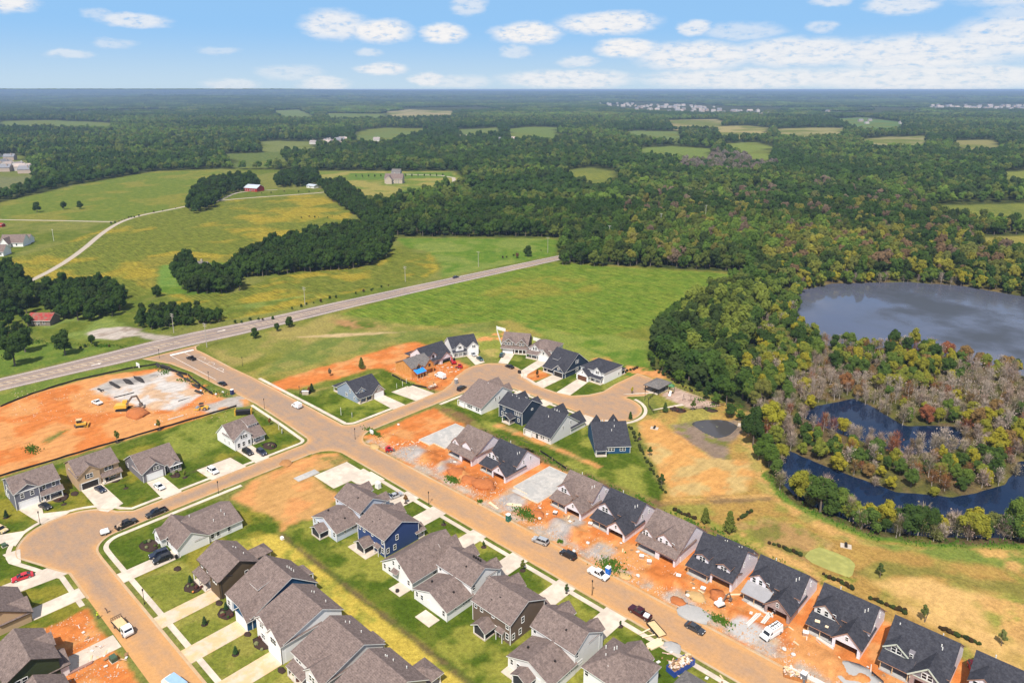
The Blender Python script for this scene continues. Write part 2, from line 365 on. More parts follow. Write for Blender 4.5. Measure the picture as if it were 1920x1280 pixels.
Zn([(-203,118),(-198,124.5),(-193.6,124.5),(-193.6,119)], (.30,.24,.07), 1, 1.2, DIRTL, .4, 3)
# N side
Zn([(-225,0),(-225,37),(-178,38.4),(-178,0)], LAWN, .6, .6, LAWNY, .35, 7)
Zn([(-179,20),(-178,38.8),(-100,38.8),(-100,10),(-170,10)], DIRT, .6, 1, DIRTL, .4, 4, (0,1,0))
# row R building lots
Zn([(-204,138),(-204,172),(-176,170),(-10,170),(40,170),(40,136.6),(-200,136.6)], DIRT, .8, 1.5, DIRTL, .45, 6, (0,1,0))
Zn([(-200,137),(-200,139.6),(20,141),(20,137)], (.50,.41,.33), 1.2, 1.6, DIRTL, .42, 4, (0,1,0))
Zn([(-199,172),(-176,168.6),(-100,169.2),(-60,169.5),(-58,174),(-100,176),(-176,176),(-190,180),(-204,174)], (.24,.22,.05), 1.2, 1.8, (.22,.13,.06), .5, 6, (.8,.3,0))
Zn([(-178,168.8),(-100,169.4),(-98,173),(-178,173.4)], (.19,.13,.06), 1, 1.5, (.2,.2,.05), .45, 4, (.8,.3,0))
for (u0, u1, w0, w1) in [(-187,-178,139,147),(-141,-131,139,149),(-119,-112,139,150),(-104,-96,139,146),(-78,-70,139,143),(-62,-50,139,145),(-24,-14,140,147),(-170,-164,140,149)]:
    Zn([(u0,w0),(u1,w0),(u1-1,w1),(u0+1,w1)], (.46,.41,.38), 1.2, 2.2, (.58,.42,.28), .3, 4, (0,1,0))
for (cu, cw, r_) in [(-58.2,141.6,3.6),(-26,142.8,2.6),(-81,131,2.6)]:
    Zn([(cu+r_*math.cos(i*.7)*1.2, cw+r_*math.sin(i*.7)) for i in range(9)], (.58,.55,.53), .5, .5, None, 0, 4, (0,.5,0))
for (cu, cw, r_) in [(-174,147,4),(-150,145,4.5),(-164,146,3),(-126,144,4),(-146,143,3)]:
    Zn([(cu+r_*math.cos(i*.9)*1.3, cw+r_*math.sin(i*.9)) for i in range(7)], (.50,.17,.05), 1.5, 2, DIRT, .4, 3, (0,1.4,0))
# T, Q yards
Zn([(-204,176),(-203,196),(-196,206),(-150,206),(-141,212),(-128,199),(-103,180),(-98,176),(-140,172.5),(-176,173),(-190,177)], LAWN, .8, 1.2, (.27,.28,.05), .42, 8)
Zn([(-176,177),(-160,178),(-128,178.5),(-128,180.5),(-162,181),(-176,180)], DIRTL, .8, 1, (.4,.3,.1), .4, 4, (.3,1,0))
Zn([(-262,140.5),(-248,146),(-250,184),(-232,184),(-215,180),(-215,139.5)], LAWN, .5, .6, (.24,.27,.04), .35, 8)
Zn([(-252,184),(-256,196),(-240,200),(-236,214),(-224,212),(-215,200),(-215,184),(-232,183)], DIRT, .8, 1, DIRTL, .45, 4, (0,1,0))
Zn([(-244,228),(-262,246),(-240,262),(-222,240),(-224,228)], (.26,.29,.05), 1, 1, (.45,.36,.11), .35, 8)
Zn([(-225,226),(-222,252),(-160,262),(-162,226),(-172,219),(-196,219),(-206,226)], LAWN, .8, .8, (.24,.26,.05), .4, 6)
Zn([(-204,226),(-200,231),(-196.5,231),(-192,229),(-193,219.5),(-198,219.5)], DIRT, .5, .6, DIRTL, .4, 3, (0,1,0))
Zn([(-250,238),(-256,262),(-200,266),(-160,262),(-166,254),(-220,252)], (.25,.28,.055), 1.5, 2, DIRTL, .25, 8)
Zn([(-178,250),(-176,262),(-158,268),(-150,260),(-162,252)], DIRTL, 1, 1.5, LUSH, .4, 5, (0,1,0))
# playground and basin
Zn([(-166,256),(-148,262),(-118,256),(-104,246),(-100,232),(-118,226),(-140,224),(-141,213),(-134,210),(-128,222),(-142,236),(-150,244)], (.25,.25,.05), 1, 1.2, DRY, .35, 7)
Zn([(-145.4,244.4),(-145.6,255.6),(-121.8,252.2),(-129.2,240.6)], (.60,.43,.34), .3, .2, (.50,.34,.26), .4, 2, (0,1,0))
Zn(AL((1195,790),(1240,770),(1330,765),(1405,785),(1428,770),(1440,820),(1440,900),(1470,935),(1300,950),(1240,945),(1245,905),(1215,850)), DRY, 1.2, 2, (.34,.29,.07), .38, 9)
Zn(AL((1195,792),(1235,782),(1262,806),(1300,832),(1340,858),(1400,862),(1415,880),(1400,920),(1330,930),(1262,930),(1240,895),(1216,850)), (.66,.34,.11), 1.2, 2, (.58,.40,.16), .45, 7, (.3,1,0))
Zn(AL((1262,806),(1300,832),(1340,858),(1352,850),(1310,825),(1275,803)), (.34,.22,.15), .8, 1, None, 0, 4, (.2,1,0))
Zn(AL((1262,795),(1300,785),(1390,785),(1392,812),(1362,838),(1372,862),(1340,856),(1300,830)), (.30,.215,.16), 1, 1.6, (.20,.20,.05), .3, 4, (.5,.7,0))
Zn(AL((1385,815),(1405,800),(1424,815),(1432,880),(1450,920),(1470,940),(1440,940),(1420,900),(1400,850)), TAN, 1, 1.4, (.40,.31,.09), .35, 5)
Zn(AL((1395,770),(1425,775),(1420,800),(1398,795)), TAN, 1, 1.4, (.40,.31,.09), .35, 5)
# right hand land
Zn(AL((1240,948),(1470,935),(1550,975),(1635,1008),(1750,1024),(1930,1030),(2500,1050),(2600,1500),(1980,1500),(1830,1250),(1690,1180),(1540,1090),(1380,1000),(1260,965)), DRY, 1.5, 2.5, (.30,.27,.06), .45, 12)
Zn(AL((1235,945),(1330,930),(1440,928),(1455,938),(1340,944)), (.27,.17,.08), .8, .8, DRY, .4, 5)
Zn(AL((1240,938),(1440,926),(1450,930),(1340,936)), TAN, .8, .8, None, 0, 5)
Zn(AL((1370,985),(1430,970),(1500,985),(1560,1020),(1540,1035),(1500,1050),(1440,1020)), (.26,.27,.05), 1.2, 2, (.40,.26,.10), .5, 6)
Zn(AL((1400,985),(1470,980),(1530,1015),(1520,1050),(1470,1050),(1420,1010)), (.42,.25,.10), 1.5, 2, (.22,.20,.05), .4, 4, (.7,.5,0))
Zn(AL((1455,935),(1490,945),(1560,988),(1640,1020),(1740,1030),(1640,1028),(1560,1006),(1500,972)), TAN, 1, 1.5, (.36,.3,.08), .3, 6)
Zn(AL((1615,1075),(1660,1050),(1740,1065),(1920,1100),(2100,1130),(2100,1170),(1920,1125),(1740,1080),(1640,1088)), (.24,.21,.05), 1.2, 2.5, (.34,.27,.07), .4, 8)
Zn(AL((1640,1092),(1740,1085),(1920,1130),(2100,1175),(2100,1400),(1930,1260),(1850,1230),(1740,1170)), (.70,.43,.16), 2, 3.5, (.50,.33,.10), .45, 10, (.6,.6,0))
Zn(AL((1640,1020),(1760,1026),(1930,1030),(2200,1040),(2200,1085),(1920,1075),(1740,1040)), (.20,.25,.05), 1.5, 2.5, TAN, .35, 8)
Zn(AL((1840,1130),(1900,1120),(2000,1150),(1990,1200),(1880,1190)), (.30,.29,.06), 2, 4, TAN, .5, 6)
Zn(AL((1290,962),(1400,1000),(1545,1075),(1610,1085),(1590,1100),(1520,1085),(1380,1010)), (.27,.28,.05), 1, 1.2, TAN, .4, 6)
Zn(AL((1436,880),(1475,932),(1545,966),(1630,1000),(1750,1016),(1930,1020),(2200,1030),(2200,1038),(1930,1029),(1745,1025),(1628,1010),(1540,977),(1468,942),(1428,890)), (.11,.22,.025), .8, 1.5, (.17,.24,.04), .4, 5)
Zn(SWAMP, (.14,.10,.05), 1, 2, (.10,.10,.03), .5, 10, (1,.3,0))

# ---------------------------------------------------------------- ground: one sheet, finer near the houses
def relief(x, y):
    d = x*FWD[0]+y*FWD[1]; l = x*RGT[0]+y*RGT[1]
    z = np.zeros(x.shape)
    far = sstep(9000, 19000, d)
    t = l/np.maximum(d, 1)
    z += far*np.minimum((75*sstep(-.12,-.62,t) + 45*sstep(.15,-.5,t) + 30)*(.75+.5*fbm(x,y,2600,5,3)), 96)
    z += 42*np.exp(-((d-8200)/1200)**2)*np.exp(-((t+.42)/.17)**2)
    sw = sdf(x, y, SWAMP)*1.0; near = d < 900
    wet = np.maximum.reduce([sdf(x,y,LAKE), sdf(x,y,LAKE2), sdf(x,y,LAKE3)])
    isl = -.45 + .35*(fbm(x,y,9,31,3)-.5)*2
    zs = np.where(wet > 0, np.maximum(isl-wet*.35, -2.2), np.minimum(isl + .35*np.clip(-wet/4,0,1), -.1))
    k = sstep(0, 5, sw)
    z = np.where(near, z*(1-k)+zs*k, z)
    for poly, dep in ((BASIN, .9), (BASINW, .8), (ALGAE, 1.1)):
        q = sdf(x, y, poly); z = np.where(near, z-dep*sstep(-2, 5, q), z)
    return z
rows = [64.0]
while rows[-1] < 42000:
    d = rows[-1]; k = .0048 if d < 420 else (.0058 if d < 900 else .0085)
    rows.append(d*(1+k))
ncol = 470
tt = np.linspace(-1.12, 1.12, ncol)
D, T = np.meshgrid(np.array(rows), tt, indexing='ij')
GX = (FWD[0]*D + RGT[0]*D*T).ravel(); GY = (FWD[1]*D + RGT[1]*D*T).ravel(); GD = D.ravel()
NV = GX.size
col_ = np.tile(np.array(FLOOR), (NV,1)); tex_ = np.tile(np.array([1.,0,0]), (NV,1)); dirtw = np.zeros(NV)
big = fbm(GX, GY, 60, 11, 3)
for i, (poly, c, fe, am, c2, s2, ps, tx) in enumerate(ZN):
    P = np.array(poly); pad = fe+am+4
    m = np.where((GX > P[:,0].min()-pad)&(GX < P[:,0].max()+pad)&(GY > P[:,1].min()-pad)&(GY < P[:,1].max()+pad))[0]
    if not len(m): continue
    x = GX[m]; y = GY[m]
    w = sstep(-fe, fe, sdf(x,y,poly) + am*2*(fbm(x,y,max(3,am*2.2),100+i,3)-.5))
    c = np.array(c)
    if c2 is not None:
        q = sstep(1-s2-.13, 1-s2+.13, .5+(fbm(x,y,ps,300+i,4)-.5)*1.7)[:,None]
        cc = c*(1-q)+np.array(c2)*q
    else: cc = np.tile(c,(len(m),1))
    col_[m] = col_[m]*(1-w[:,None])+cc*w[:,None]
    tex_[m] = tex_[m]*(1-w[:,None])+np.array(tx)*w[:,None]
    dirtw[m] = dirtw[m]*(1-w)+(w if tx[1] >= 1 else 0)
GZ = relief(GX, GY)
lot = sdf(GX, GY, [(-203,140.5),(-203,149),(-6,149),(-6,140.5)])
GZ += sstep(0,3,lot)*dirtw*np.clip(fbm(GX,GY,5,77,3)-.48,0,1)*3.4
lot = sdf(GX, GY, AL((0,775),(60,745),(160,720),(300,695),(400,745),(222,815),(0,875)))
GZ += sstep(0,4,lot)*dirtw*np.clip(fbm(GX,GY,7,78,3)-.5,0,1)*1.6
# bare ground on the lots of row N
lot = sdf(GX, GY, [(-178,26),(-178,38),(-165,38),(-165,28)])
GZ += sstep(0,2,lot)*dirtw*np.clip(fbm(GX,GY,2.5,79,3)-.45,0,1)*1.5
# sheet continues behind and beside the photograph
ext = []
fan0, fan1 = ncol-1, 0
def gp(d, t): return (FWD[0]*d+RGT[0]*d*t, FWD[1]*d+RGT[1]*d*t)
extra_v = [gp(rows[-1],-3.5), gp(-8000,7.5), gp(-8000,-7.5), gp(rows[-1],3.5)]
verts = np.zeros((NV+4,3)); verts[:NV,0] = GX; verts[:NV,1] = GY; verts[:NV,2] = GZ
for i, q in enumerate(extra_v): verts[NV+i,:2] = q
nr = len(rows)
ii = (np.arange(nr-1)[:,None]*ncol+np.arange(ncol-1)[None,:]).ravel()
quads = np.stack([ii, ii+1, ii+ncol+1, ii+ncol], 1)
extra_f = [[0, (nr-1)*ncol, NV], [0, NV, NV+1], [0, NV+1, NV+2], [0, NV+2, ncol-1], [ncol-1, NV+2, NV+3], [ncol-1, NV+3, nr*ncol-1], ]
me = bpy.data.meshes.new('ground')
nq = len(quads); nl = nq*4+len(extra_f)*3
me.vertices.add(NV+4); me.vertices.foreach_set('co', verts.ravel())
me.loops.add(nl); me.loops.foreach_set('vertex_index', np.concatenate([quads.ravel(), np.array(extra_f).ravel()]).astype(np.int32))
me.polygons.add(nq+len(extra_f))
me.polygons.foreach_set('loop_start', np.concatenate([np.arange(nq)*4, nq*4+np.arange(len(extra_f))*3]).astype(np.int32))
me.update(calc_edges=True); me.validate()
me.polygons.foreach_set('use_smooth', np.ones(len(me.polygons), bool))
a = me.attributes.new('soil', 'FLOAT_COLOR', 'POINT')
cd = np.ones((NV+4,4)); cd[:NV,:3] = col_; cd[NV:,:3] = GRASS; a.data.foreach_set('color', cd.ravel().astype(np.float32))
a = me.attributes.new('texmix', 'FLOAT_COLOR', 'POINT')
cd = np.ones((NV+4,4)); cd[:NV,:3] = tex_; cd[NV:,:3] = (1,0,0); a.data.foreach_set('color', cd.ravel().astype(np.float32))

gm = bpy.data.materials.new('ground_cover'); gm.use_nodes = True
t = NT(gm.node_tree); b = t.n['Principled BSDF']
pos = t.new('ShaderNodeNewGeometry').outputs['Position']
at = t.new('ShaderNodeAttribute', attribute_name='soil'); ax = t.new('ShaderNodeAttribute', attribute_name='texmix')
sp = t.new('ShaderNodeSeparateColor'); t.link(ax.outputs['Color'], sp.inputs[0])
n1 = t.noise(pos, .9, 4, .65); n2 = t.noise(pos, 3.2, 3, .6); n3 = t.noise(pos, .16, 4, .6)
rowv = t.new('ShaderNodeMapping'); t.link(pos, rowv.inputs[0]); rowv.inputs['Rotation'].default_value = (0,0,R(24)); rowv.inputs['Scale'].default_value = (.10, 1.0, 1)
n4 = t.noise(rowv.outputs[0], .9, 3, .6)
n5 = t.noise(pos, .35, 5, .7)
dm = t.new('ShaderNodeMapping'); t.link(pos, dm.inputs[0]); dm.inputs['Rotation'].default_value = (0,0,R(8)); dm.inputs['Scale'].default_value = (1.0, .16, 1)
n6 = t.noise(dm.outputs[0], .55, 4, .65)
def cen(n, k): return t.math('MULTIPLY', t.math('SUBTRACT', n, .5), k)
g = t.math('ADD', t.math('ADD', cen(n1, 1.5), cen(n2, .9)), cen(n3, .6))
dd = t.math('ADD', t.math('ADD', cen(n5, .9), cen(n2, .6)), cen(n6, .8))
cr = t.math('ADD', cen(n4, 2.2), cen(n5, .9))
f = t.math('ADD', t.math('MULTIPLY', g, sp.outputs[0]), t.math('MULTIPLY', dd, sp.outputs[1]))
f = t.math('ADD', f, t.math('MULTIPLY', cr, sp.outputs[2]))
f = t.math('MAXIMUM', t.math('ADD', f, 1.0), .25)
hue = t.mix(t.math('MULTIPLY', t.ramp(n3, .42, .66), t.math('MULTIPLY', sp.outputs[0], .32)), at.outputs['Color'], t.mix(.5, at.outputs['Color'], (.40,.32,.07,1)))
t.link(t.vmath('SCALE', hue, scale=t.math('MULTIPLY', f, .72)), b.inputs['Base Color'])
b.inputs['Roughness'].default_value = 1; b.inputs['Specular IOR Level'].default_value = 0
bn = t.new('ShaderNodeBump'); bn.inputs['Strength'].default_value = .7; bn.inputs['Distance'].default_value = .35
t.link(t.math('ADD', t.math('MULTIPLY', n1, .6), t.math('ADD', t.math('MULTIPLY', n2, .35), t.math('MULTIPLY', t.math('MULTIPLY', n4, sp.outputs[2]), 1.6))), bn.inputs['Height']); t.link(bn.outputs[0], b.inputs['Normal'])
me.materials.append(gm)
ground = obj('ground', me); tag(ground, kind='structure')

# ---------------------------------------------------------------- water
def sheet(name, poly, z, m, kind='structure', cell=None, edge=None):
    bm = bmesh.new(); vs = [bm.verts.new((p[0],p[1],z)) for p in poly]
    fc = bm.faces.new(vs)
    if fc.normal.z < 0: bmesh.ops.reverse_faces(bm, faces=bm.faces[:])
    bm.normal_update()
    if cell:
        xs = [p[0] for p in poly]; ys = [p[1] for p in poly]
        bmesh.ops.triangulate(bm, faces=bm.faces[:])
        for ax_, lo, hi in ((0,min(xs),max(xs)),(1,min(ys),max(ys))):
            k = math.ceil(lo/cell)*cell
            while k < hi:
                no = (1,0,0) if ax_ == 0 else (0,1,0)
                bmesh.ops.bisect_plane(bm, geom=bm.verts[:]+bm.edges[:]+bm.faces[:], plane_co=(k+.013,0,0) if ax_ == 0 else (0,k+.013,0), plane_no=no, dist=1e-5)
                k += cell
    else: bmesh.ops.triangulate(bm, faces=bm.faces[:])
    me = bpy.data.meshes.new(name); bm.to_mesh(me); bm.free()
    if edge is not None:
        X = np.array([v.co[0] for v in me.vertices]); Y = np.array([v.co[1] for v in me.vertices])
        e = edge(X, Y); a = me.attributes.new('dust', 'FLOAT', 'POINT'); a.data.foreach_set('value', e.astype(np.float32))
    me.materials.append(m); o = obj(name, me)
    if kind: o['kind'] = kind
    return o
def water_mat(name, col, rough=.04, sc=.35, bump=.06, film=None):
    m = bpy.data.materials.new(name); m.use_nodes = True; t = NT(m.node_tree); b = t.n['Principled BSDF']
    pos = t.new('ShaderNodeNewGeometry').outputs['Position']
    cc = c4(col)
    if film:
        n = t.noise(pos, film[1], 5, .6); k = t.ramp(n, film[2], film[3]); cc = t.mix(k, c4(col), c4(film[0]))
        t.link(t.math('MULTIPLY_ADD', k, .5, rough), b.inputs['Roughness'])
    else: b.inputs['Roughness'].default_value = rough
    if isinstance(cc, tuple): b.inputs['Base Color'].default_value = cc
    else: t.link(cc, b.inputs['Base Color'])
    b.inputs['IOR'].default_value = 1.33
    bn = t.new('ShaderNodeBump'); bn.inputs['Strength'].default_value = bump; bn.inputs['Distance'].default_value = .3
    t.link(t.noise(pos, sc, 3, .6), bn.inputs['Height']); t.link(bn.outputs[0], b.inputs['Normal'])
    return m
wm = water_mat('lake_water', (.050,.058,.085), .05, .4, .05, ((.030,.036,.040), .02, .45, .62))
wl_ = water_mat('open_lake_water', (.085,.09,.125), .03, .12, .025, ((.05,.055,.065), .012, .42, .6))
wm = water_mat('channel_water', (.008,.017,.042), .03, .2, .03)
sheet('lake_water', AL((1380,700),(1470,520),(1560,515),(1750,514),(1950,535),(2300,580),(2300,742),(1920,716),(1700,690),(1500,690)), -.75, wl_)
sheet('channel_water', AL((1380,701),(1500,691),(1700,691),(1920,717),(2300,743),(2300,1040),(1930,1030),(1740,1026),(1620,1012),(1530,975),(1460,940),(1425,890)), -.75, wm)
sheet('basin_water', AL((1285,792),(1312,776),(1352,774),(1380,781),(1398,792),(1390,806),(1364,818),(1345,821),(1318,811)), -.98, water_mat('muddy_water', (.06,.055,.055), .1, .6, .03, ((.20,.20,.10), .35, .62, .75)))
sheet('algae_water', AL((1485,1042),(1505,1018),(1535,1010),(1575,1022),(1605,1036),(1622,1056),(1614,1084),(1598,1093),(1553,1077),(1515,1060)), -.42, water_mat('algae_film', (.27,.265,.075), .5, 1.2, .1, ((.36,.34,.10), .5, .4, .7)))
# ---------------------------------------------------------------- roads, kerbs, paths
def road_mat(name, base, dust, k0=.25):
    m = bpy.data.materials.new(name); m.use_nodes = True; t = NT(m.node_tree); b = t.n['Principled BSDF']
    pos = t.new('ShaderNodeNewGeometry').outputs['Position']
    at = t.new('ShaderNodeAttribute', attribute_name='dust').outputs['Fac']
    n = t.noise(pos, .22, 5, .65); n2 = t.noise(pos, 1.3, 4, .65); n3 = t.noise(pos, 6, 2, .5)
    mp = t.new('ShaderNodeMapping'); t.link(pos, mp.inputs[0]); mp.inputs['Scale'].default_value = (.06, .5, 1)
    ns = t.noise(mp.outputs[0], 1.2, 4, .6)
    k = t.math('ADD', t.math('MULTIPLY', at, .8), t.math('ADD', t.math('MULTIPLY', t.math('SUBTRACT', n, .5), 1.3), t.math('MULTIPLY', t.math('SUBTRACT', ns, .5), .8)))
    k = t.math('ADD', k, k0, clamp=True)
    c = t.mix(k, c4(base), c4(dust))
    f = t.math('ADD', t.math('MULTIPLY_ADD', t.math('SUBTRACT', n2, .5), .5, 1.0), t.math('MULTIPLY', t.math('SUBTRACT', n3, .5), .35))
    t.link(t.vmath('SCALE', c, scale=f), b.inputs['Base Color'])
    b.inputs['Roughness'].default_value = .9; b.inputs['Specular IOR Level'].default_value = .15
    return m
asphalt = road_mat('dusty_asphalt', (.285,.20,.145), (.50,.265,.105), .2)
asphalt_h = road_mat('highway_asphalt', (.215,.17,.155), (.36,.27,.21), .15)
asphalt_l = road_mat('lane_gravel', (.38,.33,.28), (.45,.36,.26), .3)
concrete = mat('concrete', (.50,.42,.34), .85, .14, .6, 4, 0, col2=(.62,.52,.42), var2scale=.15, coords='World')
concrete_g = mat('grey_slab_concrete', (.37,.355,.335), .85, .18, .8, 5, 0, col2=(.45,.42,.385), var2scale=.2, coords='World')
concrete_d = mat('dusty_concrete', (.60,.40,.22), .88, .16, .7, 4, 0, col2=(.56,.45,.34), var2scale=.3, coords='World')
white_paint = mat('road_paint_white', (.78,.72,.66), .7, .15, 2)
yellow_paint = mat('road_paint_yellow', (.72,.50,.22), .7, .2, 2)
pale_paint = mat('road_paint_worn', (.62,.50,.36), .7, .2, 2)

def off(poly, d):
    """polyline pushed sideways (left of travel for d > 0)"""
    out = []
    for i, p in enumerate(poly):
        a = poly[max(0,i-1)]; c = poly[min(len(poly)-1,i+1)]
        dx, dy = c[0]-a[0], c[1]-a[1]; L = math.hypot(dx,dy) or 1
        out.append((p[0]-dy/L*d, p[1]+dx/L*d))
    return out
def arc(cx, cy, r, a0, a1, n=10): return [(cx+r*math.cos(R(a0+(a1-a0)*i/n)), cy+r*math.sin(R(a0+(a1-a0)*i/n))) for i in range(n+1)]
def band(name, line, d0, d1, z, m, kind='structure', parent=None):
    a = off(line, d0); b_ = off(line, d1); mb = MB()
    n = len(line)
    mb.add([(p[0],p[1],z) for p in a]+[(p[0],p[1],z) for p in b_], [(i,i+1,n+i+1,n+i) if d1 > d0 else (i+1,i,n+i,n+i+1) for i in range(n-1)])
    o = mb.build(name, m, parent)
    if kind: o['kind'] = kind
    return o
def solid_band(name, line, d0, d1, z0, z1, m):
    a = off(line, d0); b_ = off(line, d1); n = len(line); mb = MB()
    vs = [(p[0],p[1],z0) for p in a]+[(p[0],p[1],z0) for p in b_]+[(p[0],p[1],z1) for p in a]+[(p[0],p[1],z1) for p in b_]
    fs = []
    for i in range(n-1): fs += [(2*n+i,2*n+i+1,3*n+i+1,3*n+i),(i,i+1,2*n+i+1,2*n+i),(n+i+1,n+i,3*n+i,3*n+i+1)]
    fs += [(0,n,3*n,2*n),(n-1,2*n-1,4*n-1,3*n-1)]
    mb.add(vs, fs); o = mb.build(name, m); o['kind'] = 'structure'; return o
def smooth(line, it=2):
    for _ in range(it):
        q = [line[0]]
        for a, b_ in zip(line, line[1:]): q += [(a[0]*.75+b_[0]*.25, a[1]*.75+b_[1]*.25), (a[0]*.25+b_[0]*.75, a[1]*.25+b_[1]*.75)]
        line = q+[line[-1]]
    return line

# highway
HU = smooth(AL((-400,795),(-150,742),(0,709),(140,676),(322,630),(480,600),(657,560),(1042,480),(1150,458),(1300,430)),1)
HL = smooth(AL((-400,830),(-150,769),(0,733),(140,700),(250,676),(330,654),(480,621),(723,561),(1042,489),(1150,465),(1300,436)),1)
def hwy_edge(X, Y): return np.clip(1.15-np.minimum.reduce([np.hypot(X-a[0],Y-a[1]) for a in HU[::1]+HL[::1]])/9, 0, .3)
sheet('highway', HU+HL[::-1], .022, asphalt_h, cell=6, edge=hwy_edge)
def hlerp(k):
    n = 90; res = []
    def along(l):
        L = [0]
        for a, b_ in zip(l, l[1:]): L.append(L[-1]+math.dist(a,b_))
        return L
    LU, LL = along(HU), along(HL)
    def at_(l, L, s):
        s *= L[-1]
        for i in range(len(L)-1):
            if s <= L[i+1]: q = (s-L[i])/(L[i+1]-L[i]); return (l[i][0]+(l[i+1][0]-l[i][0])*q, l[i][1]+(l[i+1][1]-l[i][1])*q)
        return l[-1]
    for i in range(n+1):
        a = at_(HU, LU, i/n); b_ = at_(HL, LL, i/n); res.append((a[0]+(b_[0]-a[0])*k, a[1]+(b_[1]-a[1])*k))
    return res
for nm, k, w, m in (('edge_line',.09,.32,white_paint),('edge_line',.91,.32,white_paint),('centre_line',.40,.25,yellow_paint),('centre_line',.62,.25,yellow_paint)):
    band(nm, hlerp(k), -w/2, w/2, .03, m)
cl_ = hlerp(.51)
mb = MB()
for i in range(4, 34):
    p, q = cl_[i], cl_[i+1]
    if 22 <= i <= 26: continue
    dx, dy = q[0]-p[0], q[1]-p[1]; L = math.hypot(dx,dy); ux_, uy_ = dx/L, dy/L
    s = 0.0
    while s < L-1:
        c0 = (p[0]+ux_*s, p[1]+uy_*s)
        mb.quad((c0[0]-uy_*1.3,c0[1]+ux_*1.3,.03),(c0[0]+ux_*1.6+uy_*1.3,c0[1]+uy_*1.6-ux_*1.3,.03),(c0[0]+ux_*2.1+uy_*1.3,c0[1]+uy_*2.1-ux_*1.3,.03),(c0[0]+ux_*.5-uy_*1.3,c0[1]+uy_*.5+ux_*1.3,.03)); s += 3.2
mb.build('median_hatching', pale_paint)['kind'] = 'structure'
band('shoulder', hlerp(.04), -1.4, .2, .012, asphalt_l); band('shoulder', hlerp(.96), -.2, 1.4, .012, asphalt_l)

# outlines of the new streets
UPL = AL((250,677),(268,673),(320,682),(362,698),(405,721),(430,731),(480,757),(535,793))
UPR = AL((374,646),(367,650),(368,656),(382,662),(435,690),(480,711),(537,741),(592,770))
nw = UPL[-1]
s1 = UPL + arc(-218.6,119.6,4.2,80,0,6) + [(-214.4,110),(-214.4,63)] + arc(-213.3,46.5,13.6,80,270,26)[4:] + [(-206,36.0),(-200,38.4),(-196,40.3),(-150,40.3),(-60,40.3),(-60,48.5),(-150,48.5),(-196,48.5)] + arc(-199.6,55.6,7.0,268,182,7) + [(-206.6,64),(-206.6,118.5)] + arc(-198.6,118.6,7.6,180,92,8) + [(-150,126.1),(-60,126.0),(30,126.0),(30,137.0),(-60,136.8),(-150,136.4),(-197,135.9)] + arc(-197.9,144,8.4,268,182,8) + [(-206.4,165),(-206.4,190)] + arc(-196.4,198,9.8,180,92,7) + [(-180,208),(-160,208)] + arc(-153.3,219.6,12.6,-100,95,20) + [(-154.2,234),(-149.8,239),(-150.2,256),(-165.4,257.6),(-165.6,241),(-164.6,231),(-167,224),(-171.7,218.4),(-178,216.8),(-190,216.6),(-197,218.6)] + arc(-211.5,212.6,13.6,28,205,18) + [(-221.5,200),(-217,193),(-214.4,186),(-214.2,150)] + arc(-219.6,143.6,5.4,0,-70,6) + UPR[::-1]
def line_dist(X, Y, poly):
    return np.abs(sdf(X, Y, poly))
def street_dust(X, Y):
    e = line_dist(X, Y, s1); k = np.clip(1-e/2.6, 0, 1)*.9
    more = np.clip((X+190)/60, 0, 1)*np.where(Y < 60, 1.0, .55)*np.where(Y < 170, 1, .2)
    return k + more*.75 - .12*np.where((X < -235), 1, 0)
sheet('street', s1, .026, asphalt, cell=1.6, edge=street_dust)
# stop bar, lane arrows and lane lines at the highway mouth
mb = MB()
def pq(mb, pts, z=.034): mb.add([(p[0],p[1],z) for p in pts], [tuple(range(len(pts)))])
pq(mb, AL((318,665),(362,655),(364,656.5),(320,667)))
for a, b_ in (((320,667),(405,712)),((345,660.5),(420,698))): 
    p, q = A(*a), A(*b_); L = math.dist(p,q); n_ = (-(q[1]-p[1])/L*.09, (q[0]-p[0])/L*.09)
    pq(mb, [(p[0]-n_[0],p[1]-n_[1]),(q[0]-n_[0],q[1]-n_[1]),(q[0]+n_[0],q[1]+n_[1]),(p[0]+n_[0],p[1]+n_[1])])
for (px_, py_) in ((378,672),(395,682),(412,693)):
    c0 = A(px_, py_); r_ = 1.5
    ring = [(c0[0]+(r_)*math.cos(k*.5)*1.5, c0[1]+r_*math.sin(k*.5)) for k in range(8)]
    for p, q in zip(ring, ring[1:]):
        L = math.dist(p,q); n_ = (-(q[1]-p[1])/L*.08, (q[0]-p[0])/L*.08)
        pq(mb, [(p[0]-n_[0],p[1]-n_[1]),(q[0]-n_[0],q[1]-n_[1]),(q[0]+n_[0],q[1]+n_[1]),(p[0]+n_[0],p[1]+n_[1])])
mb.build('lane_markings', white_paint)['kind'] = 'structure'
mb = MB()
for (px_, py_, s_) in ((180,683,1),(415,620,1)):
    c0 = A(px_, py_); d = (HL[6][0]-HL[5][0], HL[6][1]-HL[5][1]); L = math.hypot(*d); d = (d[0]/L,d[1]/L); n_ = (-d[1],d[0])
    T_ = lambda x, y: (c0[0]+d[0]*x+n_[0]*y, c0[1]+d[1]*x+n_[1]*y)
    pq(mb, [T_(-2,-.3),(T_(1,-.3)),T_(1,.3),T_(-2,.3)]); pq(mb, [T_(1,-.9),T_(2.4,0),T_(1,.9)])
mb.build('turn_arrow', white_paint)['kind'] = 'structure'

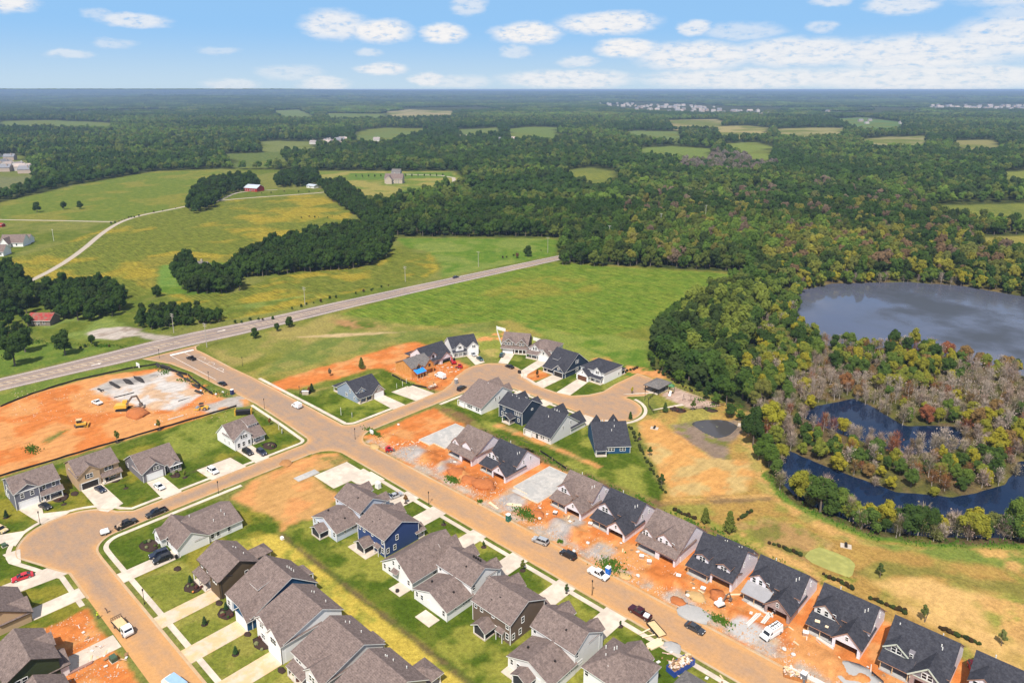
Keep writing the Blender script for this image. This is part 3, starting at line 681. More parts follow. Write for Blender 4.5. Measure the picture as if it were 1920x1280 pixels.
# kerbs follow the street outline in runs broken at drives
KERBS = [UPL[1:] + arc(-218.6,119.6,4.2,80,0,6) + [(-214.4,110),(-214.4,63)] + arc(-213.3,46.5,13.6,80,270,26)[4:] + [(-206,36.0),(-200,38.4),(-196,40.3),(-182,40.3)],
 [(-60,48.5),(-150,48.5),(-196,48.5)] + arc(-199.6,55.6,7.0,268,182,7) + [(-206.6,64),(-206.6,118.5)] + arc(-198.6,118.6,7.6,180,92,8) + [(-150,126.1),(-60,126.0),(30,126.0)],
 [(30,137.0),(-60,136.8),(-150,136.4),(-197,135.9)] + arc(-197.9,144,8.4,268,182,8) + [(-206.4,165),(-206.4,190)] + arc(-196.4,198,9.8,180,92,7) + [(-180,208),(-160,208)] + arc(-153.3,219.6,12.6,-100,95,20) + [(-154.2,234),(-149.8,239),(-150.2,256),(-165.4,257.6),(-165.6,241),(-164.6,231),(-167,224),(-171.7,218.4),(-178,216.8),(-190,216.6),(-197,218.6)] + arc(-211.5,212.6,13.6,28,205,18) + [(-221.5,200),(-217,193),(-214.4,186),(-214.2,150)] + arc(-219.6,143.6,5.4,0,-70,6) + UPR[::-1]]
kerb_m = mat('kerb_concrete', (.47,.29,.145), .88, .18, .9, 4, 0, col2=(.46,.34,.22), var2scale=.1, coords='World')
for k in KERBS:
    k = k[::-1]
    band('gutter', k, -.45, .0, .036, kerb_m)
    solid_band('kerb', k, .0, .17, -.1, .13, kerb_m)
# pavements beside the kerb
def walk(line, d0=1.35, d1=2.65): return solid_band('pavement', line[::-1], d0, d1, -.05, .07, concrete)
walk([(-206.6,66),(-206.6,64)] if False else [(-60,48.5),(-150,48.5),(-196,48.5)] + arc(-199.6,55.6,7.0,268,182,7) + [(-206.6,64),(-206.6,92)])
walk([(-185,126.2),(-150,126.1),(-60,126.0),(-20,126)], 1.3, 2.6)
walk(UPL[6:] + arc(-218.6,119.6,4.2,80,0,6) + [(-214.4,110),(-214.4,63)] + arc(-213.3,46.5,13.6,80,270,26)[4:] + [(-206,36.0),(-200,38.4),(-196,40.3),(-180,40.3)], 1.2, 2.4)
walk([(-206.4,176),(-206.4,190)] + arc(-196.4,198,9.8,180,92,7) + [(-180,208),(-160,208)] + arc(-153.3,219.6,12.6,-100,80,20), .9, 2.2)
walk([(-190,216.6),(-197,218.6)] + arc(-211.5,212.6,13.6,28,60,6), .3, 1.8)
walk([(-214.2,166),(-214.2,150)] + arc(-219.6,143.6,5.4,0,-70,6) + UPR[::-1][:3], .9, 2.3)
# grass strip between kerb and pavement stays ground; lane across the fields
lane = smooth(AL((-40,560),(20,545),(130,490),(205,425),(255,405),(320,393),(405,375),(600,362),(620,358)),2)
band('farm_lane', lane, -2.2, 2.2, .03, asphalt_l)
band('farm_drive', smooth(AL((400,380),(425,370),(440,362),(470,358),(520,356)),2), -1.8, 1.8, .034, asphalt_l)
band('farm_drive', AL((-60,410),(0,412),(120,414),(212,416)), -1.8, 1.8, .034, asphalt_l)
band('farm_drive', smooth(AL((830,350),(852,344),(850,330),(760,327)),1), -2.6, 2.6, .034, asphalt_l)

def slab(name, poly, z, m, h=.1):
    mb = MB().prism(poly if sum((poly[i][0]*poly[(i+1)%len(poly)][1]-poly[(i+1)%len(poly)][0]*poly[i][1]) for i in range(len(poly))) > 0 else poly[::-1], z-h-.1, z)
    o = mb.build(name, m); o['kind'] = 'structure'; return o
def rct(u0, u1, w0, w1): return [(u0,w0),(u1,w0),(u1,w1),(u0,w1)]
DRIVES = [rct(-163,-158,48.7,63),rct(-147.8,-142.4,48.7,62.6),rct(-133,-127.6,48.7,62.6),rct(-186.7,-181.8,48.7,63.2),
 rct(-151,-145.2,112.6,125.9),rct(-133.5,-128.2,113,125.9),rct(-118,-112.4,113,125.9),rct(-86.6,-80.6,113,125.9),rct(-101.6,-96.2,113,125.9),rct(-163.4,-157.6,113,125.9),
 rct(-188,-183,29,40.1),rct(-164.2,-158.9,28,40.1),[(-203.2,24),(-197.6,24),(-196.3,40),(-202.8,37)],
 [(-218,30.5),(-211.5,31.5),(-210.6,33),(-217.5,34.5)],[(-231,29),(-229,33),(-226,38.5),(-224.5,37),(-220,34),(-225,31)],
 [(-240.2,39.5),(-240,45.4),(-232.6,44),(-228.2,50.6),(-226.8,48),(-226.6,42)],[(-238.6,56),(-238.6,61.8),(-221,62.3),(-219.4,57.4),(-222.2,55.9)],[(-228.4,72),(-228.4,77.2),(-214.5,77.4),(-214.5,71.6)],
 [(-227.5,101.9),(-227.5,107.4),(-214.5,107.2),(-214.5,102.2)],[(-224.4,86.4),(-224.4,98),(-214.6,98.8),(-214.6,87)],
 [(-228.4,161),(-228.4,166.2),(-214.3,166.2),(-214.3,160.2)],[(-228.8,170.2),(-228.8,180.6),(-214.4,181.6),(-214.3,171.6)],
 [(-237.5,221),(-235.4,226.2),(-224.8,221),(-225.4,215.6)],[(-227.2,236.7),(-222.2,238.4),(-215.4,226.6),(-219.6,224.6)],[(-208.8,241.2),(-203.4,241.6),(-199.6,218.8),(-205.2,223.4)],
 [(-192,230.6),(-186,230.6),(-185.4,216.5),(-191.4,216.8)],[(-181,234.4),(-175.4,234.2),(-172.4,218.7),(-178.4,216.9)],
 [(-178,196),(-172.6,196),(-172.6,207.8),(-178,207.8)],[(-156,200),(-150.6,200),(-149.6,208.6),(-156.6,208)],[(-190.6,198),(-185,198),(-184.6,207.8),(-191,207.8)],[(-144.6,205.8),(-140.4,209.6),(-144.5,212.6),(-148.4,209.6)]]
for i, d in enumerate(DRIVES): slab('driveway', d, .09+.002*(i%3), concrete_d if i in (0,1,2,7,9) and i < 3 else concrete)
PADS = [(rct(-192.8,-181.5,111,123.6),concrete),(rct(-196.4,-193.3,105.6,113.4),concrete_g),(rct(-181.6,-174.2,117.6,125.4),concrete),
 (rct(-152.8,-144.6,96.6,101),concrete),(rct(-130.6,-126.2,93.6,97.2),concrete),(rct(-117.9,-112.8,91.7,95),concrete),(rct(-91.2,-83.4,93.6,97),concrete),
 (rct(-139.6,-129.4,148.4,168),concrete_g),(rct(-136,-132.8,77.9,79.6),concrete),
 ([(-146.5,243.4),(-145.8,252.6),(-152,253),(-152.4,244)],concrete),([(-157,234.4),(-155.6,235.6),(-148.4,243.8),(-149.4,244.4)],concrete),([(-139.8,229.4),(-139.4,231),(-134.4,242.8),(-133,242)],concrete)]
for i, (d, m) in enumerate(PADS): slab('concrete_slab', d, .14+.003*(i%4), m)
# ---------------------------------------------------------------- trees
def leaf_mat(name, attr=None, var=.48, transl=.22):
    m = bpy.data.materials.new(name); m.use_nodes = True; t = NT(m.node_tree); t.n.clear()
    if attr: src = t.new('ShaderNodeAttribute', attribute_name=attr, attribute_type='INSTANCER').outputs['Color']
    else: src = t.new('ShaderNodeObjectInfo').outputs['Color']
    co = t.new('ShaderNodeTexCoord').outputs['Object']
    n = t.noise(co, .9, 4, .65)
    f = t.math('MULTIPLY_ADD', t.math('SUBTRACT', n, .5), 2.4*var, 1.0)
    cc = t.vmath('SCALE', src, scale=f)
    d = t.new('ShaderNodeBsdfDiffuse'); t.link(cc, d.inputs[0]); d.inputs['Roughness'].default_value = .5
    tr = t.new('ShaderNodeBsdfTranslucent'); t.link(t.vmath('MULTIPLY', cc, (1.1,1.25,.6)), tr.inputs[0])
    mx = t.new('ShaderNodeMixShader'); mx.inputs[0].default_value = transl
    t.link(d.outputs[0], mx.inputs[1]); t.link(tr.outputs[0], mx.inputs[2])
    o = t.new('ShaderNodeOutputMaterial'); t.link(mx.outputs[0], o.inputs[0]); return m
leaf_o = leaf_mat('leaves'); leaf_i = leaf_mat('wood_leaves', 'tint')
bark = mat('bark', (.16,.125,.10), .9, .3, 2)
bark_pale = mat('pale_bark', (.42,.36,.31), .9, .25, 2)
def lobes(q, n, rx, rz, zc):
    out = []
    for i in range(n):
        ph = q.uniform(0, 2*math.pi); cz = q.uniform(-.85, .95); rr = math.sqrt(max(0,1-cz*cz))*q.uniform(.35,.75)
        r_ = q.uniform(.26,.44)
        out.append((rx*rr*math.cos(ph), rx*rr*math.sin(ph), zc+rz*cz*.72, rx*r_, rz*r_*1.05))
    out.append((0,0,zc,rx*.5,rz*.6)); return out
def leaves(mb, q, lb, n, size, mi=0):
    for (x, y, z, r_, h_) in lb:
        for k in range(n):
            u = q.uniform(-.55,1); ph = q.uniform(0,2*math.pi); s = math.sqrt(max(0,1-u*u))
            d = Vector((s*math.cos(ph), s*math.sin(ph), u)); k_ = q.uniform(.82,1.12)
            c = Vector((x+d.x*r_*k_, y+d.y*r_*k_, z+d.z*h_*k_))
            nrm = (d + Vector((q.uniform(-.6,.6),q.uniform(-.6,.6),q.uniform(-.3,.7)))).normalized()
            a = nrm.orthogonal().normalized(); a = (Matrix.Rotation(q.uniform(0,6.28),3,nrm) @ a); b_ = nrm.cross(a)
            e = size*q.uniform(.6,1.35)
            mb.add([tuple(c+a*e), tuple(c+b_*e*.7), tuple(c-a*e*.9), tuple(c-b_*e*.75)], [(0,1,2,3)], mi)
def trunk_mb(q, h, r, zc, rx, mi=0, mb=None, n=5):
    mb = mb or MB(); p = (0,0,-.4); 
    m1 = (q.uniform(-.2,.2), q.uniform(-.2,.2), zc*.55); m2 = (m1[0]*1.5, m1[1]*1.5, h*.86)
    mb.tube(p, m1, r, r*.72, 7, mi); mb.tube(m1, m2, r*.72, r*.15, 6, mi)
    for i in range(n):
        ph = i*2.4+q.uniform(-.4,.4); k = q.uniform(.05,.55); s = tuple(m1[j]+(m2[j]-m1[j])*k for j in range(3))
        mb.tube(s, (s[0]+math.cos(ph)*rx*.7, s[1]+math.sin(ph)*rx*.7, s[2]+h*q.uniform(.12,.25)), r*.4, r*.08, 4, mi)
    return mb
def broad_tree(seed, h=12, rx=4.2, low=.2, nl=15, n=75, size=.5):
    q = random.Random(seed); zc = h*(low+(1-low)/2); rz = h*(1-low)/2
    lb = lobes(q, nl, rx, rz, zc); cr = MB()
    for i, (x,y,z,r_,h_) in enumerate(lb): cr.blob((x,y,z),(r_*.8,r_*.8,h_*.8),6,4,seed+i,.12)
    leaves(cr, q, lb, n, size)
    return trunk_mb(q, h, .028*h, zc, rx), cr
def bare_tree(seed, h=8, rx=2.4, tw=210, lf=40):
    q = random.Random(seed); tk = trunk_mb(q, h, .018*h, h*.5, rx, n=7); cr = MB()
    for i in range(tw):
        ph = q.uniform(0,6.28); k = q.uniform(.1,1); rr = rx*math.sqrt(q.random())*(1-.35*k)
        a = Vector((rr*.55*math.cos(ph), rr*.55*math.sin(ph), h*(.12+.72*k)))
        b_ = a+Vector((math.cos(ph)*q.uniform(.3,1.1), math.sin(ph)*q.uniform(.3,1.1), q.uniform(.6,1.7)))
        s = Vector((-math.sin(ph),math.cos(ph),0))*q.uniform(.035,.085)
        cr.add([tuple(a-s),tuple(a+s),tuple(b_+s*.3),tuple(b_-s*.3)],[(0,1,2,3)])
    for i in range(lf):
        ph = q.uniform(0,6.28); rr = rx*math.sqrt(q.random()); c = Vector((rr*math.cos(ph),rr*math.sin(ph),h*q.uniform(.3,.95)))
        a = Vector((q.uniform(-1,1),q.uniform(-1,1),q.uniform(-1,1))).normalized(); b_ = a.orthogonal().normalized(); e = q.uniform(.12,.3)
        cr.add([tuple(c+a*e),tuple(c+b_*e),tuple(c-a*e),tuple(c-b_*e)],[(0,1,2,3)])
    return tk, cr
def conifer(seed, h=5, rx=1.6):
    q = random.Random(seed); tk = MB().tube((0,0,-.2),(0,0,h*.9),.03*h,.01*h,6); cr = MB()
    for i in range(8):
        z = h*(.12+.1*i); r_ = rx*(1-i/8.5)+.15
        cr.blob((0,0,z+.3),(r_*.7,r_*.7,h*.1),7,4,seed+i,.2)
        leaves(cr, q, [(0,0,z+.25,r_*.9,h*.11)], 36, .2)
    return tk, cr
NEAR = []; BARE = []
for i in range(9):
    h = [12,13,11,14,12.5,10,13,11.5,9][i]; rx = [4.6,5,4.2,4.8,5.4,3.6,4.4,4.9,3.4][i]
    a, b_ = broad_tree(40+i, h, rx, [.12,.15,.2,.18,.1,.12,.22,.1,.08][i], 16, 80, .46)
    NEAR.append((a.mesh('trunk',bark), b_.mesh('crown',leaf_o)))
for i in range(6):
    a, b_ = bare_tree(80+i, [8,7,9,6.5,8.5,7.5][i], [2.6,2.8,2.3,3,2.5,2.6][i], 260, [30,80,20,60,110,40][i])
    BARE.append((a.mesh('trunk',bark_pale), b_.mesh('twigs',leaf_o)))
TREEC = {}
def tree(meshes, loc, s, rz, tint, name, label, cat, group, sz=1.0, part2='crown'):
    t = thing(name, label, cat, loc, rz, group); t.scale = (s, s, s*sz)
    o = obj('trunk', meshes[0], t); c = obj(part2, meshes[1], t); c.color = c4(tint)
    if part2 == 'twigs': c['kind'] = 'stuff'
    return t

# prototypes of the far woods (instanced by geometry nodes)
pc = bpy.data.collections.new('tree_shapes')
def proto(mb, mats, i):
    o = bpy.data.objects.new('tree_shape.%03d' % i, mb.mesh('tree_shape', mats)); pc.objects.link(o)
pi_ = 0
for i in range(6):                                    # 0-5 nearby wood trees
    q = random.Random(140+i); h = [13,12,14,11,12.5,13.5][i]; rx = [4.6,5.2,4.6,4.2,5,4][i]; zc = h*.58; rz = h*.42
    lb = lobes(q, 13, rx, rz, zc); mb = MB()
    for k, (x,y,z,r_,h_) in enumerate(lb): mb.blob((x,y,z),(r_*.85,r_*.85,h_*.85),6,4,k+i*20,.14)
    leaves(mb, q, lb, 26, .75); trunk_mb(q, h, .025*h, zc, rx, 1, mb, 2); proto(mb, [leaf_i, bark], pi_); pi_ += 1
for i in range(5):                                    # 6-10 trees seen small
    q = random.Random(240+i); h = 13; rx = [6,6.6,5.6,6.2,5.2][i]; mb = MB()
    lb = lobes(q, 9, rx, 5.2, 7.2)
    for k, (x,y,z,r_,h_) in enumerate(lb): mb.blob((x,y,z),(r_,r_,h_),6,4,k+i*20,.18)
    leaves(mb, q, lb, 5, 1.3); proto(mb, [leaf_i], pi_); pi_ += 1
for i in range(4):                                    # 11-14 groups of crowns far away
    q = random.Random(340+i); mb = MB()
    for k in range(13):
        a = q.uniform(0,6.28); d = 24*math.sqrt(q.random()); r_ = q.uniform(4.5,7.5)
        mb.blob((d*math.cos(a), d*math.sin(a), q.uniform(5,8)), (r_,r_,q.uniform(5,7)), 6, 4, k+i*30, .2)
    proto(mb, [leaf_i], pi_); pi_ += 1
for i in range(3):                                    # 15-17 leafless trees of the swamp
    tk, cr = bare_tree(180+i, 8, 2.6, 170, 40); b0 = len(cr.v)
    cr.add(tk.v, tk.f, 1); proto(cr, [leaf_i, bark_pale], pi_); pi_ += 1

def instancer(name, pts, sc, rot, idx, tint):
    me = bpy.data.meshes.new(name); n = len(pts)
    me.vertices.add(n); me.vertices.foreach_set('co', np.asarray(pts, np.float32).ravel())
    for nm, ty, dat, key in (('size','FLOAT_VECTOR',sc,'vector'),('turn','FLOAT_VECTOR',rot,'vector'),('pick','INT',idx,'value'),('tint','FLOAT_COLOR',tint,'color')):
        at = me.attributes.new(nm, ty, 'POINT'); at.data.foreach_set(key, np.asarray(dat, np.int32 if ty == 'INT' else np.float32).ravel())
    o = obj(name, me)
    g = bpy.data.node_groups.new(name, 'GeometryNodeTree')
    g.interface.new_socket('Geometry', in_out='INPUT', socket_type='NodeSocketGeometry'); g.interface.new_socket('Geometry', in_out='OUTPUT', socket_type='NodeSocketGeometry')
    N = g.nodes.new; gi = N('NodeGroupInput'); go = N('NodeGroupOutput'); ip = N('GeometryNodeInstanceOnPoints'); ci = N('GeometryNodeCollectionInfo')
    ci.inputs['Collection'].default_value = pc; ci.inputs['Separate Children'].default_value = True; ci.inputs['Reset Children'].default_value = True
    def na(nm, ty):
        x = N('GeometryNodeInputNamedAttribute'); x.data_type = ty; x.inputs['Name'].default_value = nm; return x.outputs['Attribute']
    L = g.links.new
    L(gi.outputs[0], ip.inputs['Points']); L(ci.outputs[0], ip.inputs['Instance']); ip.inputs['Pick Instance'].default_value = True
    L(na('pick','INT'), ip.inputs['Instance Index']); L(na('size','FLOAT_VECTOR'), ip.inputs['Scale'])
    e2r = N('FunctionNodeEulerToRotation'); L(na('turn','FLOAT_VECTOR'), e2r.inputs[0]); L(e2r.outputs[0], ip.inputs['Rotation'])
    L(ip.outputs[0], go.inputs[0])
    md = o.modifiers.new('scatter', 'NODES'); md.node_group = g
    o['kind'] = 'stuff'; return o

# ---- where the woods stand
def cand(d0, d1, s, tmax=.98, seed=1):
    """jittered points inside the fan d0..d1"""
    q = np.random.RandomState(seed)
    xs = np.arange(-d1*tmax, d1*tmax, s); ys = np.arange(d0, d1, s)
    L_, D_ = np.meshgrid(xs, ys); L_ = L_.ravel(); D_ = D_.ravel()
    m = np.abs(L_) < D_*tmax+30; L_ = L_[m]; D_ = D_[m]
    L_ = L_+q.uniform(-.48,.48,L_.size)*s; D_ = D_+q.uniform(-.48,.48,L_.size)*s
    return FWD[0]*D_+RGT[0]*L_, FWD[1]*D_+RGT[1]*L_, D_
def not_in(x, y, polys, pad=0):
    k = np.ones(x.shape, bool)
    for p in polys:
        P = np.array(p); m = np.where((x > P[:,0].min()-pad)&(x < P[:,0].max()+pad)&(y > P[:,1].min()-pad)&(y < P[:,1].max()+pad))[0]
        if len(m): k[m] &= sdf(x[m], y[m], p) < -pad
    return k
SUBURBS = [AL((1120,197),(1200,192),(1330,196),(1440,206),(1440,214),(1330,216),(1160,208)), AL((1735,198),(1800,194),(1960,194),(1960,207),(1880,210),(1750,205)),
           AL((560,268),(600,262),(652,263),(652,275),(570,276)), AL((-60,296),(30,288),(56,300),(40,330),(-60,345)), AL((740,203),(900,200),(960,206),(900,210),(760,210))]
FPOLY = [p for p, c in FIELDS]
GREENS = np.array([(.042,.078,.018),(.062,.105,.021),(.09,.145,.026),(.13,.19,.032),(.05,.075,.022),(.11,.135,.03)])
def tints(x, y, d, seed, q):
    k = fbm(x, y, 70 if d.mean() < 1500 else 400, seed, 3); i = np.clip(((k-.28)*9+q.uniform(-1.7,1.7,x.size)), 0, 5).astype(int)
    order = np.array([0,4,1,5,2,3]); c = GREENS[order[i]].copy()
    return c*q.uniform(.8,1.22,(x.size,1))
woods = []
def field_wood(d0, d1, s, lo, hi, sc0, sc1, seed, tm=.98):
    x, y, d = cand(d0, d1, s, tm, seed); q = np.random.RandomState(seed+50)
    m = not_in(x, y, [OPEN], 2.5) & not_in(x, y, FPOLY, s*.35) & not_in(x, y, SUBURBS, 0)
    if d0 < 900: m &= not_in(x, y, [SWAMP], 1)
    # open glades far out
    if d0 > 1400: m &= fbm(x, y, 380 if d1 < 5000 else 1500, 900, 3) > (.24 if d1 < 5000 else .27)
    x, y, d = x[m], y[m], d[m]; n = x.size
    z = relief(x, y) if d1 > 7000 else np.zeros(n)
    sc = q.uniform(sc0, sc1, n); S = np.stack([sc*q.uniform(.85,1.15,n), sc*q.uniform(.85,1.15,n), sc*q.uniform(.8,1.25,n)],1)
    woods.append((np.stack([x,y,z],1), S, np.stack([np.zeros(n),np.zeros(n),q.uniform(0,6.28,n)],1), q.randint(lo,hi+1,n), tints(x,y,d,seed,q), d))
field_wood(225, 760, 6.6, 0, 5, .72, 1.15, 3)
field_wood(760, 1500, 10.5, 6, 10, .75, 1.25, 4)
field_wood(1500, 3300, 15, 6, 10, .9, 1.5, 5, .86)
field_wood(3300, 9000, 42, 11, 14, .8, 1.3, 6, .84)
field_wood(9000, 30000, 120, 11, 14, 2.0, 3.0, 7, .82)
# grey leafless stand and rusty trees in the middle woods
P_, S_, R_, I_, T_, D_ = woods[1]
def recol(poly, cols, share, w, q=random.Random(3)):
    P, S, R__, I, T, D = woods[w]; m = sdf(P[:,0], P[:,1], poly) > 0
    for j in np.where(m)[0]:
        if q.random() < share: T[j] = np.array(q.choice(cols))*q.uniform(.8,1.2)
recol(AL((1270,312),(1330,292),(1440,300),(1455,320),(1400,330),(1290,325)), [(.17,.145,.12),(.15,.12,.10),(.11,.11,.06)], .8, 1)
recol(AL((1180,370),(1700,340),(1760,420),(1500,470),(1150,440)), [(.16,.11,.075),(.17,.13,.09),(.14,.145,.05)], .13, 1)
recol(AL((1180,370),(1700,340),(1950,420),(1950,520),(1150,500)), [(.17,.12,.08),(.19,.17,.045),(.22,.21,.04)], .16, 0)
recol(AL((1450,450),(1950,440),(1950,560),(1450,540)), [(.17,.18,.035),(.24,.22,.035),(.20,.13,.07),(.15,.16,.04)], .5, 0)
recol(AL((1215,600),(1400,540),(1500,540),(1500,800),(1380,760)), [(.12,.16,.03),(.17,.20,.035)], .35, 0)

# hedges and clumps standing in the open land: (outline, spacing, size range)
CLUMPS = [(AL((440,508),(470,478),(520,462),(600,442),(700,428),(738,452),(728,482),(695,500),(620,508),(560,512),(490,520),(455,522)), 5.2, .75, 1.05, 'dark wood strip across the crop field'),
 (AL((330,505),(350,492),(362,500),(368,520),(448,515),(452,545),(400,556),(345,550),(328,525)), 5.0, .75, 1.0, 'trees round the old house in the field'),
 (AL((-60,530),(30,515),(60,545),(52,590),(-60,600)), 5.2, .8, 1.05, 'trees behind the red roofed barn'),
 (AL((60,560),(110,545),(200,545),(232,560),(222,592),(150,606),(100,596)), 5.0, .75, 1.0, 'trees behind the red roofed barn'),
 (AL((600,352),(640,345),(672,372),(700,392),(742,440),(722,446),(690,430),(650,395),(615,372)), 5.6, .75, 1.05, 'tree line beside the crop field'),
 (AL((352,398),(358,372),(372,352),(420,340),(480,336),(485,352),(440,362),(415,372),(398,390),(370,402)), 7.6, .8, 1.15, 'farmstead trees'),
 (AL((515,338),(540,328),(595,326),(600,345),(560,352),(520,352)), 7, .7, 1.0, 'farmstead trees'),
 (AL((256,612),(270,588),(330,582),(375,590),(420,596),(420,606),(350,612),(285,622)), 3.6, .38, .6, 'bushes beside the highway'),
 (AL((-60,602),(40,598),(60,620),(20,640),(-60,640)), 5.5, .35, .6, 'trees behind the red roofed barn'),
 (AL((1218,640),(1256,598),(1330,558),(1345,566),(1275,612),(1236,662)), 5, .5, .8, 'wood edge'),
 (AL((1215,690),(1218,640),(1260,660),(1330,740),(1400,790),(1436,800),(1430,830),(1340,760)), 5, .3, .55, 'brush'),
 (AL((1395,800),(1425,790),(1450,830),(1455,880),(1438,888),(1415,850)), 5.0, .55, .8, 'wood edge')]
single = []           # (x, y, scale, tint, label, group)
CL_LABEL = {'dark wood strip across the crop field': 'dark green rounded tree in the wood strip across the crop fields', 'trees round the old house in the field': 'dark green tree crowding round the old house in the crop field',
 'trees behind the red roofed barn': 'dark green tree behind the rusty red roofed barn', 'tree line beside the crop field': 'leafy tree in the line along the far edge of the crop field',
 'farmstead trees': 'dark tree round the farmstead with the red barn', 'bushes beside the highway': 'low leafy bush beside the highway opposite the new street',
 'wood edge': 'leafy green tree at the wood edge behind the playground field', 'brush': 'low green brush tree on the bank below the wood edge'}
for poly, sp_, s0, s1_, g in CLUMPS:
    xs = [p[0] for p in poly]; ys = [p[1] for p in poly]; x = min(xs)
    while x < max(xs):
        y = min(ys)
        while y < max(ys):
            p = (x+rnd.uniform(-.45,.45)*sp_, y+rnd.uniform(-.45,.45)*sp_)
            if inside(p, poly):
                base = rnd.choice([(.035,.065,.016),(.045,.08,.018),(.055,.095,.02),(.04,.06,.018)]) if g not in ('wood edge','brush') else rnd.choice([(.05,.085,.02),(.08,.13,.022),(.04,.07,.018),(.11,.16,.025)])
                single.append((p[0], p[1], rnd.uniform(s0,s1_), base, CL_LABEL[g], g))
            y += sp_
        x += sp_
# lone trees of the photograph: (pixel of the foot, height m, kind, label)
LONE = [((70,398),9,0,'round tree left of the pair standing in the far left meadow'),((120,393),7,5,'low bushy tree right of the pair in the far left meadow'),((150,392),7,8,'low bushy tree at the right end of the far left meadow pair'),
 ((28,686),12.5,3,'tall dark tree with shadow beside the highway at the left edge'),((48,660),10,1,'dark tree behind the tall one beside the highway'),((122,666),10,2,'single upright dark tree on the lawn beside the highway'),
 ((478,634),4.6,8,'small tree with split crown right of the highway junction'),((519,621),3.8,5,'round low bush near the highway right of the junction'),((543,613),4.8,8,'small upright tree near the highway right of the junction'),
 ((172,645),4,5,'small dark bush beside the gravel clearing'),((295,556),6,4,'rounded dark tree at the corner of the crop field'),((135,548),8,1,'dark round tree above the red roofed barn'),
 ((990,481),7,8,'upright small tree beside the highway near the wood'),((970,484),3.5,5,'low brown bush beside the highway near the wood'),
 ((1875,520),9,6,'bright yellow tree on the far bank of the lake'),((1465,520),9,6,'yellow tree at the far left corner of the lake'),
 ((1445,805),9,4,'yellow topped tree between the basin path and the swamp'),((1255,690),12,1,'large leafy tree at the corner of the crop field by the playground')]
for (p, h, v, lb) in LONE:
    q = A(*p); ti = (.05,.085,.02)
    if 'yellow' in lb: ti = (.30,.28,.03)
    elif 'brown' in lb: ti = (.16,.09,.04)
    elif 'Large' in lb: ti = (.07,.12,.025)
    me0 = NEAR[v]; hh = [12,13,11,14,12.5,10,13,11.5,9][v]
    tree(me0, (q[0],q[1],-.2), h/hh*1.28, rnd.uniform(0,6), ti, 'bush' if 'bush' in lb else 'tree', lb, 'bush' if 'bush' in lb else 'tree', None)

# the swamp: green, yellow and rusty trees, leafless grey brush
SW_T = []; SW_B = []
x, y, d = cand(150, 520, 4.4, 1.02, 21)
m = (sdf(x,y,SWAMP) > 0); x, y, d = x[m], y[m], d[m]
wet = np.maximum.reduce([sdf(x,y,LAKE), sdf(x,y,LAKE2), sdf(x,y,LAKE3)])
TREEBELT = AL((1452,900),(1480,910),(1560,955),(1640,985),(1760,998),(1920,1000),(2150,1000),(2150,1025),(1920,1022),(1750,1018),(1630,1003),(1545,969),(1470,934))
GREENISH = AL((1436,600),(1500,600),(1540,660),(1480,740),(1400,770),(1385,700))
ISLE = AL((1560,650),(1700,646),(1800,690),(1740,740),(1640,730),(1560,700))
FARSHORE = AL((1470,500),(1950,500),(2300,560),(2200,600),(1930,562),(1800,542),(1700,534),(1560,538),(1505,552),(1490,600),(1440,610))
BELT2 = AL((1480,850),(1560,880),(1640,920),(1780,935),(1880,900),(1870,850),(1700,860),(1600,840),(1500,800))
belt = sdf(x,y,TREEBELT) > 0; gr = (sdf(x,y,GREENISH) > 0) | (sdf(x,y,FARSHORE) > 0); isl_ = sdf(x,y,ISLE) > 0; b2 = sdf(x,y,BELT2) > 0
zsw = relief(x, y)
q = random.Random(5)
YEL = [(.24,.23,.03),(.30,.26,.028),(.20,.22,.035)]; GRN = [(.065,.105,.022),(.09,.14,.028),(.12,.17,.03),(.05,.085,.02)]; RUST = [(.25,.115,.045),(.24,.15,.055),(.27,.10,.05)]; GREY = [(.36,.275,.225),(.40,.32,.27),(.33,.235,.19),(.30,.24,.16)]
for j in range(x.size):
    if wet[j] > (2.5 if not belt[j] else 1e9): continue
    u = q.random(); r2 = q.random()
    if belt[j]:
        if r2 > .93: continue
        kind = 't' if u < .5 else 'b'; ti = q.choice(GRN*2+YEL) if kind == 't' else q.choice(GREY+[(.15,.14,.06)])
        s = q.uniform(.62,.95)
    elif gr[j]:
        kind = 't' if u < .84 else 'b'; ti = q.choice(GRN*2+YEL+[(.17,.17,.04)]) if kind == 't' else q.choice(GREY); s = q.uniform(.5,.8)
    elif isl_[j] or b2[j]:
        kind = 't' if u < .66 else 'b'; ti = q.choice(GRN*2+YEL*2+RUST[1:2]) if kind == 't' else q.choice(GREY+RUST); s = q.uniform(.35,.62) if b2[j] else q.uniform(.45,.75)
    else:
        kind = 't' if u < (.46 if fbm(x[j:j+1],y[j:j+1],38,41,2)[0] > .47 else .13) else 'b'; ti = q.choice(GRN+YEL*2+RUST) if kind == 't' else q.choice(GREY*5+RUST); s = q.uniform(.4,.72)
    (SW_T if kind == 't' else SW_B).append((d[j], x[j], y[j], zsw[j], s if kind == 't' else q.uniform(.6,1.1), ti, 'belt' if belt[j] else ('isle' if isl_[j] else ('bar' if b2[j] else 'marsh'))))
bq = random.Random(77)
dike = [A(*p) for p in ((1462,915),(1480,930),(1545,966),(1630,1000),(1750,1015),(1850,1018),(1960,1019))]
